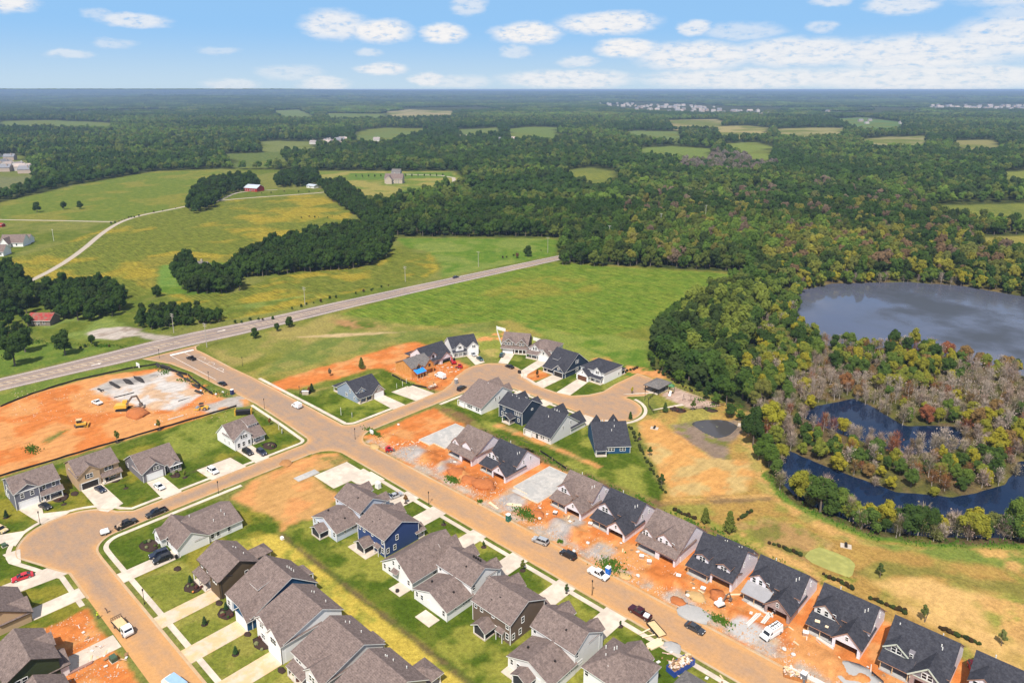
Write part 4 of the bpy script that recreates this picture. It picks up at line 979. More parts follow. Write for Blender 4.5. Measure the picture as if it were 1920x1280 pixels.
for a_, f_ in zip(dike, dike[1:]):
    L_ = math.dist(a_, f_)
    for k in range(int(L_/1.25)):
        u = bq.random(); nx, ny = -(f_[1]-a_[1])/L_, (f_[0]-a_[0])/L_; o_ = bq.uniform(.5, 7.5)
        px_, py_ = a_[0]+(f_[0]-a_[0])*u+nx*o_, a_[1]+(f_[1]-a_[1])*u+ny*o_
        kind = 't' if bq.random() < .5 else 'b'; ti = bq.choice(GRN*2+YEL+[(.17,.17,.05),(.15,.16,.045)]) if kind == 't' else bq.choice(GREY+[(.20,.18,.09)])
        (SW_T if kind == 't' else SW_B).append((px_*FWD[0]+py_*FWD[1], px_, py_, -.5, bq.uniform(.45,.78) if kind == 't' else bq.uniform(.8,1.2), ti, 'belt'))
def hue(c):
    if c[2] > c[0]*.5: return 'pale grey' if c[0] > .34 else 'brownish grey'
    if c[0] > c[1]*1.35: return 'rusty red' if c[0] > c[1]*2 else ('orange brown' if c[2] < .07 else 'grey brown')
    return 'yellow' if c[0] > .19 else ('light green' if c[1] > .125 else 'dark green')
WH = {'belt':'in the row along the grassy dike', 'isle':'on the wooded spit below the lake', 'bar':'on the narrow bar between the two dark channels', 'marsh':'standing in the brown marsh'}
# the 300 nearest leafy trees and 300 nearest leafless ones are things, the others join the woods
rest = {'p':[], 's':[], 'r':[], 'i':[], 't':[]}
SW_T.sort(key=lambda v: v[0]); SW_B.sort(key=lambda v: v[0])
leafy = [(math.hypot(a,b_), a, b_, 0.0, s, t_, lb, g) for (a,b_,s,t_,lb,g) in single] + [(v[0]*1.0, v[1], v[2], v[3], v[4], v[5], '%s leafy tree %s' % (hue(v[5]), WH[v[6]]), '%s trees %s' % (hue(v[5]), WH[v[6]])) for v in SW_T]
leafy = [(max(v[0],.01),)+v[1:] for v in leafy]
leafy.sort(key=lambda v: v[0]/v[4])
# wood trees nearest to the camera are countable as well
P0, S0, R0, I0, T0, D0 = woods[0]
for k, v in enumerate(leafy):
    if k < 285:
        lb = v[6]; nm = 'tree'
        tree(NEAR[(k*5+3) % 9], (v[1],v[2],v[3]-.1), v[4], rnd.uniform(0,6.28), v[5], nm, lb, 'tree', v[7], rnd.uniform(.85,1.15))
    else:
        rest['p'].append((v[1],v[2],v[3]-.1)); s = v[4]*.95; rest['s'].append((s,s,s*rnd.uniform(.85,1.15))); rest['r'].append((0,0,rnd.uniform(0,6.28))); rest['i'].append(rnd.randint(0,5)); rest['t'].append(v[5])
for k, v in enumerate(SW_B):
    if k < 295:
        tree(BARE[k % 6], (v[1],v[2],v[3]-.1), v[4], rnd.uniform(0,6.28), v[5], 'bare_tree', 'leafless %s tree %s' % (hue(v[5]), WH[v[6]]), 'bare tree', 'leafless %s trees %s' % (hue(v[5]), WH[v[6]]), rnd.uniform(.8,1.1), 'twigs')
    else:
        rest['p'].append((v[1],v[2],v[3]-.1)); s = v[4]; rest['s'].append((s,s,s)); rest['r'].append((0,0,rnd.uniform(0,6.28))); rest['i'].append(rnd.randint(15,17)); rest['t'].append(v[5])
P = np.concatenate([w[0] for w in woods]+[np.array(rest['p'])]); S = np.concatenate([w[1] for w in woods]+[np.array(rest['s'])])
RR = np.concatenate([w[2] for w in woods]+[np.array(rest['r'])]); II = np.concatenate([w[3] for w in woods]+[np.array(rest['i'])])
TT = np.concatenate([w[4] for w in woods]+[np.array(rest['t'])]); TT = np.concatenate([TT, np.ones((len(TT),1))],1)
print('wood instances', len(P), 'leafy', len(leafy), 'bare', len(SW_B))
instancer('woodland', P, S, RR, II, TT)
# ---------------------------------------------------------------- house materials
def shingle_mat(name, col, col2):
    def ex(t, co, cc):
        w = t.new('ShaderNodeTexWave', wave_type='BANDS', bands_direction='Z'); t.link(co, w.inputs[0]); w.inputs['Scale'].default_value = 2.4; w.inputs['Distortion'].default_value = .6
        v = t.new('ShaderNodeTexVoronoi'); mp = t.new('ShaderNodeMapping'); mp.inputs['Scale'].default_value = (1.6,1.6,3.2); t.link(co, mp.inputs[0]); t.link(mp.outputs[0], v.inputs['Vector']); v.inputs['Scale'].default_value = 1.5
        k = t.math('ADD', t.math('MULTIPLY', t.math('SUBTRACT', w.outputs['Fac'], .5), .16), 1.0)
        k = t.math('ADD', k, t.math('MULTIPLY', t.math('SUBTRACT', t.new('ShaderNodeSeparateColor').outputs[0] if False else v.outputs['Distance'], .45), .35))
        return t.vmath('SCALE', cc, scale=k)
    return mat(name, col, .93, .55, 2.6, 3, .25, 6, col2=col2, var2scale=1.1, spec=.1, extra=ex)
ROOF = {'brown': shingle_mat('brown_shingles', (.19,.142,.125), (.15,.112,.10)), 'dark': shingle_mat('charcoal_shingles', (.050,.050,.060), (.038,.038,.047)), 'grey': shingle_mat('grey_shingles', (.16,.143,.135), (.13,.12,.115))}
def siding_mat(name, col, var=.05):
    def ex(t, co, cc):
        w = t.new('ShaderNodeTexWave', wave_type='BANDS', bands_direction='Z', wave_profile='SAW'); t.link(co, w.inputs[0]); w.inputs['Scale'].default_value = 1.6
        return t.vmath('SCALE', cc, scale=t.math('MULTIPLY_ADD', w.outputs['Fac'], .10, .95))
    return mat(name, col, .7, var, .5, 3, 0, spec=.25, extra=ex)
def wrap_mat(name):
    m = bpy.data.materials.new(name); m.use_nodes = True; t = NT(m.node_tree); b = t.n['Principled BSDF']
    co = t.new('ShaderNodeTexCoord').outputs['Object']; s = t.new('ShaderNodeSeparateXYZ'); t.link(co, s.inputs[0])
    c = t.new('ShaderNodeCombineXYZ'); t.link(t.math('ADD', s.outputs[0], s.outputs[1]), c.inputs[0]); t.link(s.outputs[2], c.inputs[1])
    br = t.new('ShaderNodeTexBrick'); t.link(c.outputs[0], br.inputs[0]); br.inputs['Scale'].default_value = 1; br.inputs['Brick Width'].default_value = 1.25; br.inputs['Row Height'].default_value = .62
    br.inputs['Mortar Size'].default_value = .045; br.inputs['Mortar Smooth'].default_value = .7
    br.inputs['Color1'].default_value = (.72,.67,.71,1); br.inputs['Color2'].default_value = (.80,.75,.77,1); br.inputs['Mortar'].default_value = (.56,.51,.58,1)
    n = t.noise(co, 1.1, 4, .6); t.link(t.vmath('SCALE', br.outputs[0], scale=t.math('MULTIPLY_ADD', t.math('SUBTRACT', n, .5), .32, 1)), b.inputs['Base Color'])
    b.inputs['Roughness'].default_value = .55; return m
def brick_mat(name, c1, c2, mo):
    m = bpy.data.materials.new(name); m.use_nodes = True; t = NT(m.node_tree); b = t.n['Principled BSDF']
    co = t.new('ShaderNodeTexCoord').outputs['Object']; s = t.new('ShaderNodeSeparateXYZ'); t.link(co, s.inputs[0])
    c = t.new('ShaderNodeCombineXYZ'); t.link(t.math('ADD', s.outputs[0], s.outputs[1]), c.inputs[0]); t.link(s.outputs[2], c.inputs[1])
    br = t.new('ShaderNodeTexBrick'); t.link(c.outputs[0], br.inputs[0]); br.inputs['Scale'].default_value = 1; br.inputs['Brick Width'].default_value = .5; br.inputs['Row Height'].default_value = .2; br.inputs['Mortar Size'].default_value = .02
    br.inputs['Color1'].default_value = c4(c1); br.inputs['Color2'].default_value = c4(c2); br.inputs['Mortar'].default_value = c4(mo)
    n = t.noise(co, 3, 4, .7); t.link(t.vmath('SCALE', br.outputs[0], scale=t.math('MULTIPLY_ADD', t.math('SUBTRACT', n, .5), .9, 1)), b.inputs['Base Color']); b.inputs['Roughness'].default_value = .9; return m
WALL = {'white': siding_mat('white_siding', (.80,.785,.77)), 'offwhite': siding_mat('offwhite_siding', (.68,.655,.63)), 'greige': siding_mat('pale_blue_siding', (.56,.60,.68)), 'navy': siding_mat('navy_siding', (.032,.060,.165)),
 'ink': siding_mat('dark_slate_siding', (.028,.045,.075)), 'blue': siding_mat('deep_blue_siding', (.018,.072,.155)), 'brown': siding_mat('umber_siding', (.15,.105,.075)), 'coffee': siding_mat('dark_brown_siding', (.115,.080,.045)),
 'tan': siding_mat('tan_siding', (.50,.345,.205)), 'slate': siding_mat('slate_grey_siding', (.145,.145,.175)), 'greysid': siding_mat('grey_siding', (.19,.175,.19)), 'greyblue': siding_mat('blue_grey_siding', (.27,.32,.40)), 'green': siding_mat('dark_green_siding', (.045,.058,.022)),
 'wrap': wrap_mat('house_wrap'), 'osb': mat('sheathing_board', (.60,.25,.06), .8, .25, 2.5, 4, 0, col2=(.66,.30,.09), var2scale=.9), 'brick': brick_mat('red_grey_brick', (.34,.22,.19), (.24,.16,.15), (.42,.36,.33)), 'stone': brick_mat('tan_stone', (.50,.40,.30), (.36,.29,.23), (.55,.48,.40)), 'taupe': siding_mat('taupe_siding', (.34,.29,.235))}
trim_w = mat('white_trim', (.80,.78,.75), .6, .04, 1); trim_d = mat('dark_trim', (.05,.04,.03), .6, .1, 1); trim_g = mat('grey_trim', (.38,.42,.50), .6, .06, 1); trim_c = mat('raw_timber_edge', (.40,.22,.14), .8, .25, 2); trim_green = mat('sage_trim', (.52,.55,.46), .6, .06, 1)
glass = bpy.data.materials.new('window_glass'); glass.use_nodes = True
b = glass.node_tree.nodes['Principled BSDF']; b.inputs['Base Color'].default_value = (.014,.017,.022,1); b.inputs['Roughness'].default_value = .06; b.inputs['Specular IOR Level'].default_value = .6
door_m = mat('garage_door_white', (.80,.80,.80), .5, .04, 1); door_d = mat('garage_door_brown', (.13,.055,.03), .5, .1, 1); dark_m = mat('dark_interior', (.03,.025,.02), .9, .2, 1); shut_m = mat('dark_shutter', (.02,.025,.02), .6, .1, 1)
metal_d = mat('dark_metal', (.035,.03,.028), .5, .1, 1, metal=.3); wood_m = mat('raw_lumber', (.66,.46,.25), .8, .2, 1.5); wood_p = mat('pale_lumber', (.78,.60,.40), .8, .15, 1.5); screen_m = mat('porch_screen', (.035,.035,.04), .7, .1, 1)
WCACHE = {}
def wmesh(w, h, style):
    k = (round(w,2), round(h,2), style)
    if k in WCACHE: return WCACHE[k]
    fr = MB(); t_ = .11 if style != 'raw' else .07; a, b_ = w/2, h/2; y0, y1 = -.07, .03
    fr.box(-a-t_, -a, y0, y1, -b_-t_, b_+t_); fr.box(a, a+t_, y0, y1, -b_-t_, b_+t_); fr.box(-a, a, y0, y1, b_, b_+t_*1.2); fr.box(-a, a, y0-.03, y1, -b_-t_, -b_)
    fr.box(-a, a, y0+.015, y1, -.035, .035)
    if style == 'twin' or w > 1.5: fr.box(-.06, .06, y0+.01, y1, -b_, b_)
    pn = MB().box(-a, a, -.02, .02, -b_, b_)
    m = {'raw': trim_w, 'dark': trim_d, 'twin': trim_w}.get(style, trim_w)
    WCACHE[k] = (fr.mesh('window', m), pn.mesh('pane', glass)); return WCACHE[k]
ROT = {'F': 0.0, 'R': R(90), 'B': R(180), 'L': R(-90)}
vent_me = MB().tube((0,0,-.3),(0,0,.45),.12,.12,6).mesh('roof_vent', mat('vent_pipe', (.72,.70,.66), .6, .05, 1)); vent_dk = MB().box(-.2,.2,-.2,.2,-.2,.25).mesh('roof_vent', metal_d)

class House:
    def __init__(s, label, cat, loc, rz, wall, roof, trim=trim_w, group=None, name='house', eave_m=None):
        s.root = thing(name, label, cat, (loc[0], loc[1], 0), R(rz), group); s.wall = wall; s.roofk = roof; s.trim = trim; s.mb = {}; s.nroof = 0; s.em = eave_m or trim; s.posts_ = []
    def w(s, m=None):
        m = m or s.wall; return s.mb.setdefault(m, MB())
    def face(s, mb, ax, k, prof, op=None, z0=-.5):
        """wall in plane ax=k; prof = top line [(s,z)..] from low to high s; op=(s0,s1,zh) opening from the ground"""
        def V(q): return (k, q[0], q[1]) if ax == 'x' else (q[0], k, q[1])
        a, b_ = prof[0][0], prof[-1][0]
        if op is None:
            mb.add([V((a,z0))]+[V(p) for p in prof]+[V((b_,z0))], [tuple(range(len(prof)+2))])
        else:
            o0, o1, zh = op
            mb.add([V((a,z0)),V((a,zh)),V((o0,zh)),V((o0,z0))],[(0,1,2,3)]); mb.add([V((o1,z0)),V((o1,zh)),V((b_,zh)),V((b_,z0))],[(0,1,2,3)])
            mb.add([V((a,zh))]+[V(p) for p in prof]+[V((b_,zh))], [tuple(range(len(prof)+2))])
    def slabroof(s, pts, th=.2, mroof=None, fm=None):
        """roof panel from its four top corners (any planar polygon), with its own edge boards"""
        n = len(pts); nv = Vector((0,0,0))
        for i in range(n):
            a = Vector(pts[i]); b_ = Vector(pts[(i+1)%n]); nv += a.cross(b_)
        if nv.z < 0: pts = pts[::-1]
        MB().add([tuple(p) for p in pts],[tuple(range(n))]).build('roof', ROOF.get(mroof or s.roofk) or mroof, s.root)
        f = s.mb.setdefault('FASCIA', MB())
        lo = [(p[0],p[1],p[2]-th) for p in pts]; hi = [(p[0],p[1],p[2]-.015) for p in pts]
        f.add(hi+lo, [(i,n+i,n+(i+1)%n,(i+1)%n) for i in range(n)]+[tuple(range(2*n-1,n-1,-1))])
    def gable(s, x0, x1, y0, y1, axis, e0, e1, zr, r=None, ov=.4, og=.32, wm_=None, op=None, opx=None, up=.12, ends=(1,1), cut0=None, gm=None, walls=True, z0=-.5):
        mb = s.w(wm_); gmb = s.w(gm) if gm else mb
        if axis == 'x':
            r = (y0+y1)/2 if r is None else r
            pr = [(y0,e0),(r,zr),(y1,e1)]
            if walls:
                if ends[0]: s.face(gmb,'x',x0,pr,None,z0)
                if ends[1]: s.face(gmb,'x',x1,pr,None,z0)
                s.face(mb,'y',y0,[(x0,e0),(x1,e0)],op,z0); s.face(mb,'y',y1,[(x0,e1),(x1,e1)],None,z0)
            m0 = (zr-e0)/(r-y0); m1 = (zr-e1)/(y1-r)
            s.slabroof([(x0-og,y0-ov,e0-m0*ov+up),(x1+og,y0-ov,e0-m0*ov+up),(x1+og,r,zr+up),(x0-og,r,zr+up)])
            s.slabroof([(x0-og,r,zr+up-.004),(x1+og,r,zr+up-.004),(x1+og,y1+ov,e1-m1*ov+up),(x0-og,y1+ov,e1-m1*ov+up)])
        else:
            r = (x0+x1)/2 if r is None else r
            pr = [(x0,e0),(r,zr),(x1,e1)]
            if walls:
                if ends[0]: s.face(gmb,'y',y0,pr,op,z0)
                if ends[1]: s.face(gmb,'y',y1,pr,None,z0)
                s.face(mb,'x',x0,[(y0,e0),(y1,e0)],None,z0); s.face(mb,'x',x1,[(y0,e1),(y1,e1)],None,z0)
            m0 = (zr-e0)/(r-x0); m1 = (zr-e1)/(x1-r)
            s.slabroof([(x0-ov,y0-og,e0-m0*ov+up),(r,y0-og,zr+up),(r,y1+og,zr+up),(x0-ov,y1+og,e0-m0*ov+up)])
            s.slabroof([(r,y0-og,zr+up-.004),(x1+ov,y0-og,e1-m1*ov+up),(x1+ov,y1+og,e1-m1*ov+up),(r,y1+og,zr+up-.004)])
    def hip(s, x0, x1, y0, y1, e, zr, ov=.4, walls=True, wm_=None, z0=-.5, mroof=None):
        if walls: s.w(wm_).box(x0,x1,y0,y1,z0,e)
        a0,a1,b0,b1 = x0-ov,x1+ov,y0-ov,y1+ov; d = min(a1-a0,b1-b0)/2
        if a1-a0 >= b1-b0: p, q = (a0+d,(b0+b1)/2,zr), (a1-d,(b0+b1)/2,zr); P_ = [[(a0,b0,e),(a1,b0,e),q,p],[(a1,b1,e),(a0,b1,e),p,q],[(a0,b1,e),(a0,b0,e),p],[(a1,b0,e),(a1,b1,e),q]]
        else: p, q = ((a0+a1)/2,b0+d,zr), ((a0+a1)/2,b1-d,zr); P_ = [[(a0,b0,e),(a1,b0,e),p],[(a1,b1,e),(a0,b1,e),q],[(a0,b1,e),(a0,b0,e),p,q],[(a1,b0,e),(a1,b1,e),q,p]]
        for pts in P_:
            pts = [c for i, c in enumerate(pts) if i == 0 or math.dist(c, pts[i-1]) > .05]
            s.slabroof([(c[0],c[1],c[2]+.12) for c in pts], .18, mroof)
    def shed(s, x0, x1, y0, y1, zlo, zhi, mroof=None):
        """lean-to roof: low at y0, high at y1"""
        s.slabroof([(x0,y0,zlo),(x1,y0,zlo),(x1,y1,zhi),(x0,y1,zhi)], .18, mroof)
    def porch(s, x0, x1, y0, y1, zt, xs, ys=None, floor=concrete, pm=None, ft=.32, size=.22):
        MB().box(x0,x1,y0,y1,-.3,ft).build('porch_floor', floor, s.root)
        for px_ in xs:
            for py_ in (ys or [y0+.15]): MB().box(px_-size/2,px_+size/2,py_-size/2,py_+size/2,ft,zt).build('post', pm or trim_w, s.root)
    def win(s, f, x, y, z, w=.9, h=1.4, style='std', shut=False):
        a, b_ = wmesh(w, h, style); o = obj('window', a, s.root); o.location = (x,y,z); o.rotation_euler = (0,0,ROT[f]); p = obj('pane', b_, o)
        if shut:
            for sx in (-1,1):
                k = obj('shutter', WCACHE.setdefault(('sh',h), MB().box(-.19,.19,-.05,.02,-h/2-.05,h/2+.05).mesh('shutter', shut_m)), s.root); dx = sx*(w/2+.32); ca, sa = math.cos(ROT[f]), math.sin(ROT[f])
                k.location = (x+dx*ca, y+dx*sa, z); k.rotation_euler = (0,0,ROT[f])
    def door(s, f, x, y, w=1.0, h=2.1, m=None, z0=.3):
        mb = MB().box(-w/2,w/2,-.05,.03,0,h); o = mb.build('door', m or shut_m, s.root); o.location = (x,y,z0); o.rotation_euler = (0,0,ROT[f])
        MB().box(w/2-.18,w/2-.1,-.1,-.05,.95,1.05).build('handle', trim_w, o)
        fr = MB().box(-w/2-.12,-w/2,-.07,.03,0,h+.12).box(w/2,w/2+.12,-.07,.03,0,h+.12).box(-w/2,w/2,-.07,.03,h,h+.12).build('door_frame', trim_w, o)
    def gdoor(s, f, x, y, w=4.9, h=2.2, m=None):
        mb = MB()
        for i in range(4): mb.box(-w/2,w/2,-.05+.012*(i%2),.02,i*h/4+.015,(i+1)*h/4-.015)
        mb.box(-w/2,w/2,-.02,.02,0,h); o = mb.build('garage_door', m or door_m, s.root); o.location = (x,y,.02); o.rotation_euler = (0,0,ROT[f])
        MB().box(-w/2-.16,-w/2,-.09,.03,0,h+.18).box(w/2,w/2+.16,-.09,.03,0,h+.18).box(-w/2,w/2,-.09,.03,h,h+.18).build('door_frame', trim_w, o)
    def corners(s, pts, zs, m=None, t=.13):
        mb = s.mb.setdefault('CORNER', MB()); s.cm = m or s.trim
        for (x, y), z in zip(pts, zs if isinstance(zs,(list,tuple)) else [zs]*len(pts)): mb.box(x-t/2-.01,x+t/2+.01,y-t/2-.01,y+t/2+.01,-.2,z)
    def vents(s, pts, dark=False):
        for p in pts: o = obj('roof_vent', vent_dk if dark else vent_me, s.root); o.location = p
    def done(s):
        for k, mb in s.mb.items():
            if k == 'FASCIA': mb.build('fascia', s.em, s.root)
            elif k == 'CORNER': mb.build('corner_board', s.cm, s.root)
            else: mb.build('wall', WALL[k], s.root)
        return s.root

# ================================================================ row of houses under construction (street fronts face -w)
GR = 'houses under construction along the upper side of the street'
WF = 150.4
def brace(h, xs, y):       # temporary props under porch roofs
    for x in xs: MB().box(x-.06,x+.06,y-.06,y+.06,0,2.5).build('prop', wood_m, h.root)
def typeX(u0, label, roof, wall='wrap', gar='wrap', three=True, gtrim=trim_c, winstyle='raw', porch_roof=None, up='wrap'):
    h = House(label, 'house', (u0, WF), 0, wall, roof, gtrim, GR)
    h.gable(0,12,5.4,16.8,'x',4.1,2.6,7.8,r=10.1)
    h.gable(5.9,11.96,0,9.5,'y',2.55,2.55,5.25,op=(6.6,11.3,2.2),wm_=gar)
    h.gable(.15,6.1,3.8,11,'y',5.0,3.5,6.7,r=2.5,wm_=up)
    h.shed(-.35,6.3,-.05,3.9,2.5,3.75,porch_roof)
    h.porch(0,5.8,.3,3.8,2.45,[.3,3.0],floor=concrete_g,pm=wood_m,size=.14)
    h.w().box(.05,5.8,3.75,3.78,-.3,3.4)
    for x in ((1.2,2.9,4.6) if three else (1.9,3.0)): h.win('F',x,3.8,4.55,.8,1.3,winstyle)
    h.win('F',2.0,3.74,1.75,.9,1.2,winstyle); h.door('F',4.4,3.74,m=dark_m)
    h.win('F',8.9,0,3.6,.6,.95,winstyle)
    h.win('R',12,8.6,4.2,.5,1.2,winstyle); h.win('R',12,12,4.4,.5,1.2,winstyle)
    h.vents([(9.8,8,6.6),(10.3,8.5,6.9),(3,12,6.9)])
    h.done(); return h
def typeY(u0, label, roof, nwin=1):
    h = House(label, 'house', (u0, WF), 0, 'wrap', roof, trim_c, GR)
    h.gable(0,12,3.0,16.8,'x',4.0,2.6,7.8,r=10.0)
    h.gable(.2,5.2,2.1,10,'y',4.6,3.4,6.3,r=1.8,up=.13); h.gable(5.2,11.9,2.2,10.5,'y',5.2,3.4,6.8,r=7.1)
    h.shed(-.35,12.35,-.3,2.3,2.55,4.1)
    h.w().box(5.9,6.6,.1,2.2,-.3,2.6); h.face(h.w(),'y',.1,[(6.6,2.7),(11.95,2.7)],(7.2,11.4,2.25)); h.face(h.w(),'x',11.95,[(.1,2.7),(2.3,3.9)])
    h.w().box(.1,5.9,2.6,2.63,-.3,3.0); h.porch(0,5.9,.1,2.6,2.6,[.3],floor=concrete_g,pm=wood_m,size=.16)
    h.door('F',3.2,2.6,m=dark_m); h.win('F',1.5,2.6,1.7,.9,1.2,'raw')
    for x in ((1.0,1.9) if nwin > 1 else (1.6,)): h.win('F',x,2.1,4.5 if nwin > 1 else 4.4,.62,1.2,'raw')
    for x in ((6.2,8.0,9.9) if nwin > 1 else (9.6,)): h.win('F',x,2.2,4.5,.68,1.25,'raw')
    h.done(); return h
typeY(-171.7, 'unfinished house with brown roof standing nearest the big intersection, wrapped in white', 'brown')
h = typeX(-156.1, 'unfinished white wrapped house with charcoal roof beside the empty grey slab, on its left', 'dark')
h.slabroof([(2,16.5,6.2),(6.5,16.5,6.2),(6.5,20,4.0),(2,20,4.0)])
typeX(-125.6, 'unfinished house with brown roof and black garage mouth right of the empty slab', 'brown', three=False)
typeX(-110.3, 'unfinished house with charcoal roof and tall white front gable over an orange yard', 'dark', three=False)
typeY(-94.4, 'unfinished house with brown roof and two white gables above one long lower roof', 'brown', 3)
# house with two arched copper dormers
h = House('unfinished house with charcoal roof and two small copper arched dormers', 'house', (-78.9, WF), 0, 'wrap', 'dark', trim_c, GR)
h.gable(0,12,3.8,15.5,'x',3.6,3.2,8.2,r=8.2); h.gable(1.5,11.5,10,17,'x',2.6,2.6,5.6)
h.shed(-.4,6.4,-.4,3.9,2.6,3.9); h.w().box(.05,6.0,2.3,2.33,-.3,3.3); h.porch(0,6,0,2.3,2.6,[.3,5.7],floor=concrete_g,pm=wood_m,size=.16)
h.gable(6.0,11.95,1.2,6,'x',2.9,3.0,4.0,r=3.6,op=(6.6,11.4,2.25))
for x in (1.0,7.0):
    h.w().box(x,x+3.4,2.9,6,2.6,5.0); h.win('F',x+1.3,2.9,4.15,.7,1.25,'raw'); h.win('F',x+2.15,2.9,4.15,.7,1.25,'raw')
    h.gable(x,x+3.4,2.85,6.5,'y',4.95,4.95,5.75,walls=False,ov=.35,og=.35)
    h.w().add([(x,2.9,4.9),(x+3.4,2.9,4.9),(x+1.7,2.9,5.75)],[(0,1,2)])
h.win('F',2.4,2.3,1.7,.7,1.1,'raw'); h.win('F',3.4,2.3,1.7,.7,1.1,'raw'); h.win('R',12,7.4,4.7,.4,1.3,'raw'); h.win('R',12,10.4,5.6,.4,1.3,'raw'); h.vents([(4,12.6,5.1),(4.5,12.9,5.1),(8,12.6,5.1),(8.6,13,5.1)]); h.done()
bare_roof = mat('bare_roof_deck', (.30,.29,.30), .7, .2, .6)
typeX(-63.7, 'unfinished house with charcoal roof, brick garage gable and pale bare porch roof', 'dark', gar='brick', porch_roof=bare_roof)
h = typeX(-47.8, 'unfinished charcoal roofed house with two yellow patches on its porch roof and white gables', 'dark', up='offwhite')
MB().cbox((1.8,1.7,3.22),(1.1,.9,.08),.3,0).cbox((4.0,1.5,3.12),(.7,.7,.08),.1,0).build('roof_patch', wood_p, h.root)
# house with grey cladding and white trimmed gables
h = House('nearly finished house with charcoal roof, grey cladding, brick garage and white edged gables', 'house', (-31.9, WF), 0, 'wrap', 'dark', trim_c, GR)
h.gable(0,12.4,3.0,16.8,'x',3.6,2.6,8.0,r=9.6); h.em = trim_c
h.shed(-.35,6.2,-.3,3.9,2.6,4.2); h.porch(0,6,0,3.4,2.6,[.2,2.6,5.6],floor=concrete_g,pm=wood_m,size=.15); h.w('brick').box(.1,6,3.3,3.33,-.3,3.2); h.door('F',2.4,3.28,m=dark_m)
h.gable(.1,4.4,2.7,8,'y',4.6,4.6,6.0,wm_='greysid',og=.35); h.gable(6.0,12.3,-.2,8,'y',3.1,3.1,5.9,wm_='greysid',op=(7,11.6,2.2))
h.w('brick').box(6.0,6.9,-.23,-.21,-.3,2.9).box(11.7,12.3,-.23,-.21,-.3,2.9).box(6.9,11.7,-.23,-.21,2.25,2.9)
h.mb['WT'] = MB()
for (xa, za, xr, zr, y) in ((-.3,4.25,2.25,6.2,2.3),(5.6,2.75,9.15,6.12,-.58)):
    for sgn in (-1,1):
        L = math.hypot(xr-xa, zr-za); a = math.atan2(zr-za, xr-xa)
        MB().cbox(((xa+xr)/2 if sgn < 0 else 2*xr-(xa+xr)/2, y, (za+zr)/2),(L+.1,.1,.3),0,0,-a if sgn < 0 else a).build('barge_board', trim_green, h.root)
for x, y, z in ((.15,2.65,3.7),(4.35,2.65,3.7),(6.05,-.24,2.0),(12.25,-.24,2.0)): MB().box(x-.1,x+.1,y-.05,y+.03,z-.1,z+1.0).build('corner_board', trim_green, h.root)
MB().box(.1,4.5,2.6,2.72,3.55,3.75).box(6.0,12.3,-.3,-.2,2.88,3.08).build('band_board', trim_green, h.root)
h.win('F',1.8,2.7,4.55,.85,1.35); h.win('F',2.85,2.7,4.55,.85,1.35); h.win('F',8.6,-.2,3.9,.85,1.3); h.win('F',9.7,-.2,3.9,.85,1.3)
h.w('greysid').box(4.5,5.6,3.4,6,3.5,4.9); h.win('F',5.1,3.4,4.3,.55,.9)
del h.mb['WT']; h.vents([(1.2,8.2,7.1),(9.2,10.2,7.7),(9.6,7.6,6.9),(9.9,7.1,6.6)]); h.done()
h = typeX(-16.2, 'unfinished charcoal roofed house cut off at the lower right corner', 'dark')

# ================================================================ finished row with backs to the camera (fronts face +w)
GL = 'finished houses along the lower side of the street'
def rowL(uR, wFront, label, wall, roof='brown', trim=trim_w, **kw): return House(label, 'house', (uR, wFront), 180, wall, roof, trim, GL, **kw)
def back_wing(uR, label, wall, porch, trim=trim_w):
    h = rowL(uR, 113, label, wall, trim=trim)
    h.gable(0,12.3,.2,9.0,'x',5.4,5.4,8.0); h.gable(-.1,11.8,8.8,17.2,'y',2.85,2.85,5.2)
    h.gable(8.2,12,-1.2,4,'y',5.3,5.3,7.0,og=.3) ; h.gable(.3,3.9,-1.6,4,'y',5.1,5.1,6.6,og=.3); h.gable(6.6,12.2,-1.4,2,'x',2.5,2.6,3.3)
    h.corners([(0,.2),(12.3,.2),(0,9),(12.3,9)],5.3); h.corners([(-.1,17.2),(11.8,17.2)],2.8)
    for y in (10.2,11.0,11.8,14.4): h.win('L',-.1,y,2.0,.5,.7)
    h.win('L',0,8.2,4.4,.75,1.3); h.win('L',0,7.2,2.0,1.5,.6); h.win('B',11.4,9.0,4.5,.7,1.3); h.win('B',8.9,17.2,1.9,.8,1.3); h.win('B',1.0,17.2,1.8,.8,1.4); h.win('B',10.8,17.2,1.9,.7,1.3)
    h.door('B',3.2 if porch else 6.4,17.2,m=trim_w)
    if porch:
        h.gable(4.1,8.1,16.8,20.0,'y',2.45,2.45,3.5,walls=False,og=.35); h.porch(4,8.2,17.2,20.1,2.4,[4.2,8.0],[19.9],size=.26)
        for a in (((4.2,4.25,17.3,19.9)),((7.95,8.0,17.3,19.9)),((4.2,8.0,19.85,19.9))): MB().box(a[0],a[1],a[2],a[3],.35,2.35).build('screen', screen_m, h.root)
        MB().gab if False else None
        h.w().box(4.1,8.1,16.9,17.0,2.4,2.5)
    h.vents([(4.5,6.4,7.0)],True); h.vents([(2.6,12.5,4.1),(9.4,13.5,4.2)],True)
    return h
back_wing(-157.0,'pale blue two storey house with brown roof, back wing and screened porch, farthest of its','greige',True).done()
